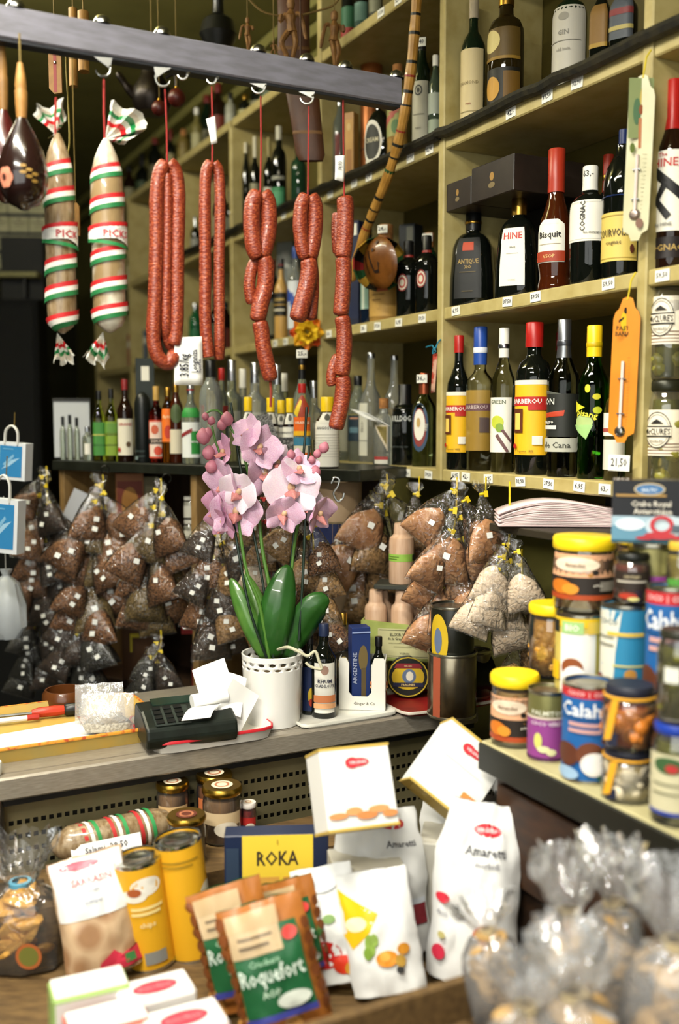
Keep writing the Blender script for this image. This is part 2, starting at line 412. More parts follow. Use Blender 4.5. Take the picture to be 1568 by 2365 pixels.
# ------------------------------------------------------------------ angled bar shelf (dark) in front of the far bays, with compartments under it
def Bp(s, o, zr):
    q = BO + BE * s + BI * o
    return Vector((q.x, q.y, EYE + zr))
DARKTOP = M('15170f', 0.35, hx2='20221a', nscale=30)
WOODP = M('9c7d4d', 0.6, hx2='86683c', nscale=14, stretch=(3, 3, 0.6))
WOODD = M('3a2716', 0.6, hx2='2b1c0f', nscale=10, stretch=(4, 4, 0.5))
BROT = math.atan2(BI.y, BI.x) - math.pi / 2          # local x = -BE (to the right), local y = BI (inwards)
bar = thing('bar_shelf', 'dark topped angled shelf with open wooden compartments below, behind the counter', 'shelf', Bp(0, 0, -1.55), (0, 0, BROT))
def bar_box(name, s0, s1, o0, o1, z0, z1, mat, bev=0.002):
    mb = MB(); mb.box(-s1, o0, z0 + 1.55, -s0, o1, z1 + 1.55, 0, bev); return mb.build(name, mat, bar)
bar_box('top_board', 0.0, 1.13, 0.0, 0.36, L3 - 0.03, L3 - 0.001, DARKTOP)
bar_box('back_panel', 0.16, 1.13, 0.34, 0.36, -1.55, L3 - 0.03, WOODD)
for s in (0.555, 1.10): bar_box('upright', s, s + 0.022, 0.02, 0.34, -1.55, L3 - 0.03, WOODP)
for z in (-0.355, -0.605, -0.86): bar_box('compartment_shelf', 0.30, 0.555, 0.03, 0.34, z - 0.018, z, WOODP)
for z in (-0.45, -0.80): bar_box('compartment_shelf', 0.577, 1.10, 0.10, 0.34, z - 0.018, z, WOODD)

# ------------------------------------------------------------------ chilled counter with perforated front
STEEL = M('a39b8d', 0.35, 0.4, hx2='8e8678', nscale=40, stretch=(1, 12, 12), bump=0.05, bscale=80)
STEELP = M('857c5c', 0.4, 0.4, hx2='6f6748', nscale=8)
CL = W(-1.90, 0.05, -1.55)
counter = thing('chilled_counter', 'long steel topped chilled counter with a perforated vent front', 'counter', CL, (0, 0, WROT + math.pi / 2))
# local frame: x = +N (to the right), y = -A (away from viewer)
def ct_box(name, n0, n1, b0, b1, z0, z1, mat, bev=0.0):
    mb = MB(); mb.box(n0 - 0.05, b0, z0 + 1.55, n1 - 0.05, b1, z1 + 1.55, 0, bev); return mb.build(name, mat, counter)
def ct_slab(name, pts, z0, z1, mat):
    mb = MB(); mb.slab([(n - 0.05, b) for n, b in pts], z0 + 1.55, z1 + 1.55); return mb.build(name, mat, counter)
ct_slab('worktop', [(0.05, 0.03), (1.35, 0.03), (1.35, 0.22), (1.15, 0.22), (1.0, 0.47), (0.05, 0.47)], ZC - 0.03, ZC, STEEL)
ct_box('front_trim', 0.05, 1.35, 0.0, 0.03, ZC - 0.045, ZC, STEEL, 0.004)
ct_box('shadow_gap', 0.05, 1.35, 0.02, 0.05, ZC - 0.062, ZC - 0.045, M('100f0c', 0.6))
ct_slab('body', [(0.05, 0.06), (1.35, 0.06), (1.35, 0.21), (1.14, 0.21), (0.99, 0.46), (0.05, 0.46)], -1.55, ZC - 0.03, M('2c281d', 0.6))
# perforated vent panel: real square holes in rows
def perforated(n0, n1, z0, z1, rows, hw, hh, pitch):
    mb = MB(); y = 0.045; xs = n0
    zr = sorted(rows)
    zc = z0
    for r in zr:
        mb.add([(n0, y, zc), (n1, y, zc), (n1, y, r - hh / 2), (n0, y, r - hh / 2)], [(0, 1, 2, 3)])
        x = n0
        while x < n1:
            xe = min(x + pitch - hw, n1)
            mb.add([(x, y, r - hh / 2), (xe, y, r - hh / 2), (xe, y, r + hh / 2), (x, y, r + hh / 2)], [(0, 1, 2, 3)])
            x += pitch
        zc = r + hh / 2
    mb.add([(n0, y, zc), (n1, y, zc), (n1, y, z1), (n0, y, z1)], [(0, 1, 2, 3)])
    mb.v = [(v[0] - 0.05, v[1], v[2] + 1.55) for v in mb.v]
    o = mb.build('vent_panel', STEELP, counter, fix=False)
    sm = o.modifiers.new('thickness', 'SOLIDIFY'); sm.thickness = 0.0012; sm.offset = -1
    return o
perforated(0.05, 1.35, -0.98, ZC - 0.06, [-0.772, -0.800, -0.828, -0.856, -0.884], 0.0092, 0.0095, 0.0152)
ct_box('kick_panel', 0.05, 1.35, 0.03, 0.05, -1.55, -0.98, M('4b4330', 0.5))

# ------------------------------------------------------------------ low cabinet that carries the tins
CABW = M('2b1a0c', 0.55, hx2='1b1008', nscale=8, stretch=(2, 2, 6))
cab = thing('tin_cabinet', 'dark wooden cabinet with a pale top below the stacked tins', 'cabinet', W(-1.38, 0.985, -1.55), (0, 0, WROT))
def cb_box(name, a0, a1, o0, o1, z0, z1, mat, bev=0.002):
    mb = MB(); mb.box(a0 + 1.38, o0, z0 + 1.55, a1 + 1.38, o1, z1 + 1.55, 0, bev); return mb.build(name, mat, cab)
cb_box('top_board', -1.38, -0.45, 0.0, 0.56, ZS - 0.006, ZS, M('b9b186', 0.5, hx2='a39a70', nscale=10))
cb_box('edge_strip', -1.38, -0.45, -0.006, 0.0, ZS - 0.05, ZS - 0.002, M('14160f', 0.4))
cb_box('body', -1.36, -0.45, 0.02, 0.56, -1.55, ZS - 0.006, CABW)
cb_box('drawer_front', -1.34, -0.92, 0.005, 0.02, ZS - 0.22, ZS - 0.065, M('38210f', 0.5, hx2='261508', nscale=8, stretch=(2, 2, 8)))
cb_box('drawer_front', -0.90, -0.47, 0.005, 0.02, ZS - 0.22, ZS - 0.065, M('38210f', 0.5, hx2='261508', nscale=8, stretch=(2, 2, 8)))

# ------------------------------------------------------------------ front display stand (stepped)
stand = thing('display_stand', 'low wooden display stand stepped up against the chilled counter', 'stand', (0, 0, 0))
def st_poly(name, pts, z0, z1, mat):
    mb = MB(); mb.slab([W(a, n, 0)[:2] for a, n in pts], EYE + z0, EYE + z1); return mb.build(name, mat, stand)
WOODS = M('6b5330', 0.65, hx2='4f3b20', nscale=12, stretch=(2, 8, 8))
st_poly('deck', [(-1.855, -0.25), (-1.855, 0.97), (-1.05, 0.97), (-1.05, -0.25)], ZP - 0.02, ZP, WOODS)
st_poly('base', [(-1.84, -0.22), (-1.84, 0.94), (-1.06, 0.94), (-1.06, -0.22)], -1.55, ZP - 0.02, M('2a1f12', 0.7))
st_poly('back_step', [(-1.855, -0.25), (-1.855, 0.97), (-1.70, 0.97), (-1.70, -0.25)], ZP, -0.835, WOODS)

# open wooden crate nearest the viewer, under the cellophane bags
ZK = -0.73
crate = thing('wooden_crate', 'rough wooden crate holding the cellophane bags at the lower right', 'crate', W(-1.03, 0.42, -1.55), (0, 0, WROT))
for k in range(7):
    mb = MB(); mb.box(0.0, .075 * k + .002, ZK - .05 + 1.53, .56, .075 * k + .072, ZK - .05 + 1.55, 0, .002); mb.build('plank', WOODS, crate)
for k, (x0, y0, x1, y1) in enumerate(((-.014, -.002, 0, .53), (.56, -.002, .574, .53), (0, -.014, .56, -.002), (0, .53, .56, .542))):
    for j in range(6):
        mb = MB(); mb.box(x0, y0, .02 + j * .135, x1, y1, .02 + j * .135 + .128, 0, .002); mb.build('side_slat', WOODS, crate)
# ------------------------------------------------------------------ bottles, jars and tins: profiles are (radius, height) fractions
PROF = {
 'liquor':  ([(0, 0), (.93, 0), (1, .015), (1, .60), (.95, .645), (.62, .72), (.40, .775), (.36, .82), (.36, .88)], .875, .42),
 'wide':    ([(0, 0), (.94, 0), (1, .015), (1, .62), (.96, .68), (.80, .735), (.50, .765), (.40, .79), (.38, .86)], .855, .44),
 'slim':    ([(0, 0), (.93, 0), (1, .012), (1, .66), (.93, .72), (.55, .80), (.42, .85), (.40, .90)], .89, .46),
 'wine':    ([(0, 0), (.93, 0), (1, .012), (1, .60), (.96, .64), (.70, .70), (.42, .74), (.36, .78), (.36, .92)], .78, .40),
 'flare':   ([(0, 0), (1, 0), (1.02, .02), (.97, .06), (.90, .10), (.90, .12), (1, .20), (1, .42), (.88, .50), (.62, .60), (.45, .68), (.42, .74), (.42, .80)], .70, .50),
 'decanter': ([(0, 0), (.95, 0), (1, .02), (.98, .30), (.86, .62), (.72, .70), (.55, .745), (.33, .77), (.30, .80), (.30, .90)], .80, .36),
 'round':   ([(0, 0), (.90, 0), (.97, .02), (1, .10), (1, .55), (.96, .66), (.80, .75), (.50, .82), (.38, .84), (.36, .90)], .875, .42),
 'dome':    ([(0, 0), (.94, 0), (1, .015), (1, .74), (.95, .84), (.80, .92), (.52, .97), (.2, .995), (0, 1.0)], None, 0),
 'vodka':   ([(0, 0), (.93, 0), (1, .012), (1, .60), (.97, .63), (.50, .685), (.42, .71), (.40, .82)], .815, .46),
 'bitters': ([(0, 0), (.92, 0), (1, .02), (1, .60), (.90, .68), (.55, .76), (.50, .80), (.50, .84)], .80, .56),
 'long':    ([(0, 0), (.93, 0), (1, .012), (1, .50), (.97, .54), (.72, .62), (.46, .68), (.33, .75), (.29, .84), (.29, .97)], .955, .34),
 'jug':     ([(0, 0), (.95, 0), (1, .015), (1, .62), (.94, .70), (.70, .78), (.45, .81), (.42, .86)], .84, .48),
}
def bottle(label, p, wpx, ytop, kind, glass, cap, decs=(), name='bottle', cat='bottle', rz=None, extra=-22.0, sq=2.0, sy=1.0, capsule=None, capr=None, n=22, group=None, collar=None, hang_tag=None):
    d = depth(p); r = wpx * d / F / 2; H = ztop(p, ytop) - p.z
    prof, zc, cr = PROF[kind]
    t = thing(name, label, cat, p, (0, 0, face_cam(p, extra) if rz is None else rz), group)
    pr = [(a * r, b * H) for a, b in prof]
    mb = MB(); mb.lathe(pr + ([(0, pr[-1][1])] if pr[-1][0] > 0 else []), n, 0, sq, 1, sy); mb.build('glass', glass, t, sharp=50)
    if zc and cap is not None:
        z0 = (capsule if capsule else zc) * H; cr = (capr or cr) * r
        cp = [(0, z0 - 0.001), (max(cr, interp(pr, min(z0, pr[-1][1])) * 1.06), z0 - 0.001), (cr, z0 + 0.25 * (H - z0)), (cr, H - 0.002), (cr * .92, H), (0, H)]
        mb = MB(); mb.lathe(cp, 16); mb.build('cap', cap, t, sharp=50)
        if collar:
            mb = MB(); mb.lathe([(cr * 1.03, z0 + .30 * (H - z0)), (cr * 1.08, z0 + .33 * (H - z0)), (cr * 1.08, z0 + .42 * (H - z0)), (cr * 1.03, z0 + .45 * (H - z0))], 16); mb.build('cap_band', collar, t)
        if hang_tag:
            mb = MB(); mb.sheet(lambda u, v: Vector(((u - .5) * .030, -cr * 1.15 - .004 * math.sin(u * 3), H - .026 + v * .022)), 4, 2); tg = mb.build('price_tag', PAPER, t, fix=False)
            f = lambda x, v, o: Vector((x * .015, -cr * 1.15 - .004 - o, H - .026 + v * .022))
            decal(tg, 'price_figures', f, .03, .022, [('t', hang_tag, 0, .5, .5, '2a2a33', 1.5)])
    for q in decs:
        z0, z1, half, shapes = q[:4]; turn = q[4] if len(q) > 4 else 0
        f, w, h = round_surf(pr, z0 * H, z1 * H, half, sq, 1, sy, turn)
        decal(t, 'label', f, w, h, shapes, lift=.0009, ny=10, nx=14)
    return t
BLK = GLASS('0b0e0a', True); DKGREEN = GLASS('0d1d10', True); DKBROWN = GLASS('1d0d06', True); AMBERD = GLASS('3b1606', True); DKRED = GLASS('3a0606', True)
CLEAR = M('e6ebe2', .03, 0, .82, 1.36); CLEARG = M('d5e0cc', .03, 0, .84, 1.36); GREENT = GLASS('4c9a20'); OLIVE = GLASS('9aa22a'); REDT = GLASS('c0281c'); AMBT = GLASS('c57a1e'); PALE = GLASS('e9e2bf')  # CLEAR, CLEARG: milky base colour stands in for bright light refracted in glass
GOLD = M('b08a3c', 0.3, 1.0); SILV = M('b9bcc0', 0.25, 1.0); REDC = M('a81c16', 0.35); BLACKC = M('101010', 0.35); CORK = M('a9733c', 0.8, hx2='8a5a2c', nscale=120); WHITEC = M('e6e3d6', 0.5); YEL = M('f0c81a', 0.35); COPPER = M('a8583a', 0.35, 0.8)
LW, LC, LY = 'e9e5d6', 'd8c79a', 'e9b41c'
EP = lambda z, o: (lambda px: onwall(px, z, o))
# --- right bay, middle shelf (cognac)
bottle('dark square decanter of cognac lettered in gold, left end under the gift box', onwall(1091, L2, .075), 100, 487, 'decanter', BLK, BLACKC,
       [(.05, .72, 34, [('r', -1, .05, 1, .97, '0b0d0a'), ('r', -.5, .77, .45, .90, 'b5401c'), ('t', 'ANTIQUE', 0, .60, .07, 'a88b4a', 1.6), ('t', 'XO', 0, .52, .05, 'a88b4a'), ('r', -.6, .44, .6, .45, '6b5a30'), ('r', -.4, .15, .4, .16, '6b5a30')])], sq=3.4, collar=GOLD, extra=-14)
bottle('dark tapered decanter with a tall white label and gold stopper', onwall(1196, L2, .075), 97, 448, 'decanter', BLK, GOLD,
       [(.12, .66, 33, [('r', -1, 0, 1, 1, LW), ('t', 'HINE', 0, .86, .11, 'b8322a', 1.75), ('t', 'RARE', 0, .66, .03, '6a6a60'), ('r', -.5, .55, .5, .556, '8a8a7a'), ('t', 'COGNAC', 0, .10, .02, '8a8a7a')])], sq=3.4, extra=-18)
bottle('long necked cognac bottle with red capsule and cream label with a red foot', onwall(1280, L2, .06), 78, 345, 'flare', AMBERD, M('a3301c', 0.35),
       [(.20, .50, 52, [('r', -1, 0, 1, .88, LW), ('p', [(-1, .88), (1, .88), (.55, 1), (-.55, 1)], LW), ('t', 'Bisquit', 0, .62, .14, '1d1a18', 1.7), ('r', -.7, .42, .7, .43, '8a7a5a'), ('r', -1, .02, 1, .26, '9a3518'), ('t', 'VSOP', 0, .14, .08, 'd8b070')])], extra=-20, capsule=.70)
bottle('dark bottle with white capsule and bordered white label, right of the red capsule', onwall(1358, L2, .06), 88, 385, 'wide', BLK, WHITEC,
       [(.36, .70, 62, [('r', -1, 0, 1, 1, LW), ('r', -.92, .05, .92, .055, '77776a'), ('r', -.92, .94, .92, .945, '77776a'), ('t', 'COGNAC', 0, .60, .12, '33332e', 1.4, 90), ('t', 'fine champagne', .45, .2, .05, '55554a', .8)]),
        (.88, .98, 60, [('t', '63,-', 0, .5, .5, '23232a', 1.4)])], extra=-20, capsule=.80, capr=.40)
bottle('dark bottle with a long blue neck and arched yellow label behind the white thermometer', onwall(1432, L2, .06), 88, 300, 'round', BLK, M('1c2c58', 0.35),
       [(.12, .44, 66, [('r', -1, 0, 1, 1, 'd9bf62'), ('r', -.95, .05, .95, .07, 'a88f3a'), ('r', -.95, .92, .95, .94, 'a88f3a'), ('t', 'COURVOISIER', -.05, .58, .15, '4a3d1c', 1.75), ('t', 'cognac', -.1, .36, .08, '6a5a2a'), ('e', .7, .24, .10, .09, '5a2a1c')])], capsule=.55, capr=.25, extra=-16)
bottle('bottle with a red and gold neck at the back of the cognac shelf', onwall(1398, L2, .20), 62, 358, 'wine', BLK, M('8e2a18', 0.4), capsule=.74, collar=GOLD)
def carton(label, p, a, o, h, mat, name='gift_box', cat='box', rot=None, edge=None, bev=0.0015, shapes=None, group=None, side=None, top=None):
    """closed carton: a wide, o deep, h tall, standing at p; front faces -y"""
    t = thing(name, label, cat, p, rot or (0, 0, WROT), group)
    mb = MB(); mb.box(-a / 2, -o / 2, 0, a / 2, o / 2, h, 0, bev); mb.build('carton', mat, t)
    if shapes and not (shapes[0][0] == 'r' and shapes[0][1] <= -.9 and shapes[0][3] >= .9 and shapes[0][4] - shapes[0][2] > .9): shapes = [('r', -.98, .02, .98, .98, mat)] + list(shapes)
    if shapes: f, w, hh = flat(a, 0, h, -o / 2); decal(t, 'front_print', f, w, hh, shapes)
    if side: f, w, hh = side_flat(-a / 2, o / 2, -o / 2, 0, h, -1); decal(t, 'side_print', f, w, hh, side)
    if top:
        f = lambda x, v, q: Vector((x * a / 2, -o / 2 + v * o, h + q)); decal(t, 'top_print', f, a, o, top)
    return t
BOXD = M('2a211a', 0.45, hx2='221a14', nscale=20)
p1, p2, p3 = onwall(1027, L2 + .25, .006), onwall(1088, L2 + .25, .006), onwall(1187, L2 + .25, .006)
def amid(q, s): return (Vector((q.x, q.y)).dot(AX) + Vector((s.x, s.y)).dot(AX)) / 2
for (q, s, lb, hh) in ((p1, p2, 'small dark brown gift box with gold emblem lying left on the cognac shelf', .066), (p2, p3, 'long dark gift box with gold emblem lying over the two decanters', .080)):
    w = (Vector((s.x, s.y)) - Vector((q.x, q.y))).length - .002; dp = .20
    carton(lb, W(amid(q, s), NF + .006 + dp / 2, L2 + .229), w, dp, hh, BOXD, shapes=[('r', -.98, .02, .98, .98, BOXD), ('e', 0, .58, .10, .12, 'a07a3c'), ('e', 0, .34, .16, .08, '7a6a48')])
carton('plain black carton under the gift boxes at the back of the cognac shelf', W(amid(p1, p3), NF + .215, L2), .16, .08, .228, M('12100d', .6), name='carton_box')
# --- right bay, lower shelf
YLAB = [('r', -1, 0, 1, .94, LY), ('r', -1, .94, 1, 1.0, 'efe6cf'), ('r', -1, .66, 1, .78, 'b3241c'), ('t', 'BARBEROU', -.05, .72, .06, 'f0e9dc', 1.8), ('r', .1, .60, 1, .66, 'b3241c'), ('r', -.75, .30, -.15, .62, '5a2a10'), ('r', -.62, .34, -.28, .56, 'e8c860'), ('r', .3, .14, .75, .26, LW), ('e', -.6, .12, .12, .035, 'b3241c'), ('t', 'liqueur 18%', 0, .05, .03, '7a5a10')]
bottle('black bottle with red cap and yellow label, leftmost on the lower right shelf', onwall(1057, L3, .030), 54, 775, 'liquor', BLK, REDC, [(.13, .58, 72, YLAB)])
bottle('clear bottle with a blue neck capsule beside the leftmost yellow label', onwall(1106, L3, .05), 62, 755, 'vodka', GLASS('e9efe6'), M('23499a', .35), [(.14, .56, 70, [('r', -1, 0, 1, 1, M('b8923c', .5, alpha=.62)), ('r', -1, .66, 1, .78, M('6f4a5c', .5, alpha=.7)), ('t', 'BARBEROU', 0, .72, .06, 'b8a8a0', 1.7), ('r', .3, .3, .9, .55, M('4a4050', .5, alpha=.6))])], capsule=.74, capr=.50, collar=M('dfe3ea', .4))
bottle('small clear bottle with white cap and white label with yellow fruit', onwall(1160, L3, .05), 56, 758, 'liquor', GLASS('dde2cf'), WHITEC, [(.14, .52, 62, [('r', -1, 0, 1, 1, LW), ('t', 'GREEN', -.1, .92, .07, '55604a', 1.4), ('e', -.1, .55, .5, .12, 'b9c23a'), ('e', .1, .45, .3, .08, '7d9a3a'), ('p', [(-.2, .3), (0, .34), (.8, .02), (.6, 0)], '6a4a4a'), ('p', [(.2, .4), (.4, .42), (1, .2), (1, .14)], '6a4a4a')])], capsule=.80, collar=SILV)
bottle('large black bottle with red cap and yellow label, middle of the lower right shelf', onwall(1229, L3, .05), 82, 745, 'wide', BLK, REDC, [(.13, .62, 66, YLAB)], capsule=.84, capr=.50)
bottle('clear bottle with silver cap and black label with a red brush stroke', onwall(1297, L3, .05), 72, 738, 'liquor', GLASS('8f9488'), M('8f9296', .3, .9), [(.16, .56, 80, [('r', -1, .24, 1, .92, '22241f'), ('p', [(-1, .92), (.2, .92), (-1, 1.0)], '55584f'), ('p', [(-1, .53), (.3, .57), (.35, .66), (-1, .60)], 'b23a1c'), ('t', 'RON', -.5, .80, .10, 'c8c8c0', .8), ('r', -.9, .36, 0, .42, 'd0d0c8'), ('t', 'negro', -.4, .46, .06, 'c8c8c0'), ('r', -1, 0, 1, .22, 'b3b3a4'), ('t', 'de Cana', 0, .11, .09, '44443c')])], capsule=.76, capr=.44, collar=M('5a5c60', .3, .8))
bottle('bright green liqueur bottle with a yellow cap', onwall(1366, L3, .05), 70, 752, 'liquor', GLASS('2f7d12'), YEL, [(.24, .62, 74, [('e', 0, .92, .14, .07, 'd5cf2a'), ('e', .45, .78, .2, .05, 'c9c22a'), ('e', .5, .55, .22, .06, 'b9c22a'), ('p', [(-1, .74), (-.1, .6), (-1, .48)], 'd6d22e'), ('e', -.2, .35, .5, .12, 'a9bf7a'), ('p', [(-.9, .3), (0, .05), (.3, .3)], '9ac27a'), ('t', 'pisang', 0, .47, .1, 'e0d83a', 1.3, -12)])], capsule=.80, capr=.50, collar=M('c8a80a', .4))
bottle('pale bottle with a white label half hidden behind the orange thermometer', onwall(1418, L3, .05), 50, 860, 'slim', PALE, WHITEC, [(.1, .8, 80, [('r', -1, 0, 1, .4, 'd4d2c4'), ('r', -1, .45, 1, .75, LW), ('r', -1, .5, 1, .55, 'a04a44')])])
for px, yt, w, lb in ((1128, 785, 52, 'dark bottle with red cap behind the blue necked bottle'), (1290, 750, 60, 'dark bottle with red cap behind the black label bottle'), (1358, 752, 52, 'dark bottle behind the green liqueur')):
    bottle(lb, onwall(px, L3, .17), w, yt + 18, 'liquor', BLK, M('7c1414', .4))
# --- far right bay
bottle('dark bottle with white label crossed by a black ribbon stroke, right edge', onwall(1545, L2, .05), 80, 185, 'liquor', DKBROWN, REDC,
       [(.20, .62, 76, [('r', -1, 0, 1, 1, LW), ('t', 'The', -.1, .95, .05, 'b83a34'), ('t', 'HINE', 0, .85, .10, 'b83a34', 1.5), ('p', [(-.6, .72), (-.35, .80), (.9, .46), (.7, .36)], '111111'), ('p', [(-.1, .60), (.1, .55), (-.25, .36), (-.45, .38)], '111111'), ('p', [(-.45, .38), (-.25, .42), (.3, .20), (.1, .14)], '111111'), ('t', 'by HINE', 0, .08, .04, '777770')]), (.06, .17, 70, [('r', -1, 0, 1, 1, '1a1110'), ('t', 'COGNAC', 0, .5, .3, 'a88b4a')])], capsule=.74)
JARG = GLASS('e3e6c8', ior=1.2)
def jar(label, p, wpx, ytop, lidm, fill, decs, name='glass_jar', cat='jar', lid=.12, kind=0, extra=-15, sq=2.0, lidr=.86, group=None, glassm=None, pieces=None):
    d = depth(p); r = wpx * d / F / 2; H = ztop(p, ytop) - p.z
    t = thing(name, label, cat, p, (0, 0, face_cam(p, extra)), group)
    pr = [(.90, 0), (1, .03), (1, 1 - lid - .16), (.95, 1 - lid - .08), (lidr * .96, 1 - lid - .02), (lidr * .96, 1 - .3 * lid)]
    pr = [(a * r, b * H) for a, b in pr]
    mb = MB(); mb.lathe([(0, 0)] + pr, 26, 0, sq); mb.build('glass', glassm or FILM('ffffff', 0.10, 0.02, 5, 0.0, 0.03), t, sharp=60)
    if fill:
        mb = MB(); mb.lathe([(0, .006)] + [(a * (.80 if pieces else .955), max(b, .006)) for a, b in pr[:-2]] + [(0, pr[-3][1])], 20, 0, sq); mb.build('contents', fill, t, sharp=60)
    if pieces:
        cm, rr, cnt = pieces; rg = random.Random(int(wpx * 7 + ytop)); zt = pr[-3][1]
        me = MB(); me.lathe([(0, -1), (.6, -.8), (.95, -.3), (1, .1), (.8, .65), (.4, .93), (0, 1)], 9); me = me.mesh('piece', cm)
        for i in range(cnt):
            a = rg.uniform(-1.7, 1.7); z = rr + (zt - 2 * rr) * rg.random(); q = r * .95 - rr * .75
            o = link('piece', me, t, (q * math.sin(a), -q * math.cos(a), z), (rg.uniform(0, 3), rg.uniform(0, 3), rg.uniform(0, 3))); o.scale = (rr * rg.uniform(.85, 1.1), rr * .85, rr * rg.uniform(.85, 1.15))
    z0 = H * (1 - lid); lr = lidr * r
    mb = MB(); mb.lathe([(0, z0), (lr * 1.0, z0), (lr * 1.05, z0 + .003), (lr * 1.05, H - .004), (lr * .98, H), (0, H - .001)], 26); mb.build('lid', lidm, t, sharp=50)
    for q in decs:
        z0, z1, half, shapes = q[:4]; turn = q[4] if len(q) > 4 else 0
        f, w, h = round_surf(pr, z0 * H, z1 * H, half, sq, turn=turn); decal(t, 'label', f, w, h, shapes)
    return t
MCL = [('r', -1, 0, 1, 1, 'ece3cd')] + [('r', -1, .04 + .07 * k, 1, .06 + .07 * k, '7a5a48') for k in range(4)] + [('e', -.1, .56, .52, .40, 'ece3cd'), ('o', -.1, .56, .52, .40, .06, '1c1a16'), ('o', -.1, .56, .44, .34, .03, '1c1a16'), ('r', -.6, .42, .42, .64, 'ece3cd'), ('r', -.62, .62, .44, .65, '1c1a16'), ('r', -.62, .41, .44, .44, '1c1a16'), ('t', "McCLURE'S", -.1, .53, .13, '2a261e', .95), ('p', [(-.35, .70), (-.1, .80), (.15, .70)], '1c1a16'), ('t', 'PICKLES', -.1, .32, .05, '55504a', .5)]
PICK = M('6d6a22', .4, hx2='9a9440', nscale=25, kind='noise')
BRINE = M('5c5a1a', .3, hx2='3f3f12', nscale=18)
pj = onwall(1533, L3, .05)
j1 = jar('jar of pickles with striped cream label, lower one of the two', pj, 92, 880, M('2a2a1c', .35, .4), BRINE, [(.28, .72, 70, MCL)], lid=.10, pieces=(PICK, .017, 14))
pj2 = pj.copy(); pj2.z = ztop(pj, 880) + .001
jar('jar of pickles with striped cream label, stacked on the other pickle jar', pj2, 88, 645, M('3a3a22', .35, .4), BRINE, [(.35, .82, 70, MCL)], lid=.10, pieces=(PICK, .018, 14))
# --- right bay, upper shelf
bottle('dark green bottle with a long cream label on the upper right shelf', onwall(1091, L1, .05), 56, -8, 'wine', DKGREEN, M('a89a80', .5), [(.03, .60, 74, [('r', -1, 0, 1, 1, 'cbb98a'), ('t', 'DIAMOND', 0, .57, .04, '8a7a50', 1.5), ('t', 'rum', 0, .3, .03, '9a5a3a'), ('r', -.6, .2, .6, .21, '9a8a5a')])], capsule=.84)
bottle('stout dark bottle with gold black label on the upper right shelf', onwall(1166, L1, .05), 82, -30, 'wide', GLASS('241b08', True), GOLD, [(.42, .66, 72, [('r', -1, 0, 1, 1, '5a4516'), ('e', -.45, .6, .5, .35, 'c9b878'), ('r', -1, 0, 1, .1, '8a6a22')]), (.06, .36, 72, [('r', -1, 0, 1, 1, '141208'), ('r', .2, .1, 1, .9, '6a4c14'), ('e', -.35, .5, .4, .3, 'b98a34')])])
bottle('bottle with a large grey white label on the upper right shelf', onwall(1313, L1, .06), 78, -60, 'wide', DKGREEN, BLACKC, [(.04, .70, 84, [('r', -1, 0, 1, 1, 'b5b0a2'), ('e', 0, .86, .22, .05, '8a867a'), ('t', 'GIN', 0, .66, .06, '77746a', 1.2), ('r', -.7, .55, .7, .56, '8a867a'), ('t', 'old tom', 0, .45, .04, '8a867a')])])
bottle('square dark bottle with tan label beside the grey labelled bottle', onwall(1386, L1, .07), 46, -60, 'liquor', BLK, BLACKC, [(.30, .70, 50, [('r', -1, 0, 1, 1, '7a5a26'), ('r', -1, 0, 1, .1, '9a7a2a')])], sq=4)
bottle('dark bottle with blurred blue and red label near the upright on the upper right shelf', onwall(1438, L1, .07), 56, -70, 'liquor', BLK, BLACKC, [(.30, .72, 60, [('r', -1, 0, 1, 1, '4a4f55'), ('r', -1, .55, 1, .7, '7a3030'), ('r', -1, .2, 1, .3, 'a89a5a')])], sq=4)
bottle('dark bottle at the upper right corner of the picture', onwall(1548, L1, .07), 60, -80, 'liquor', BLK, BLACKC, [(.2, .6, 50, [('r', -1, 0, 1, 1, '1c2a2a')])])
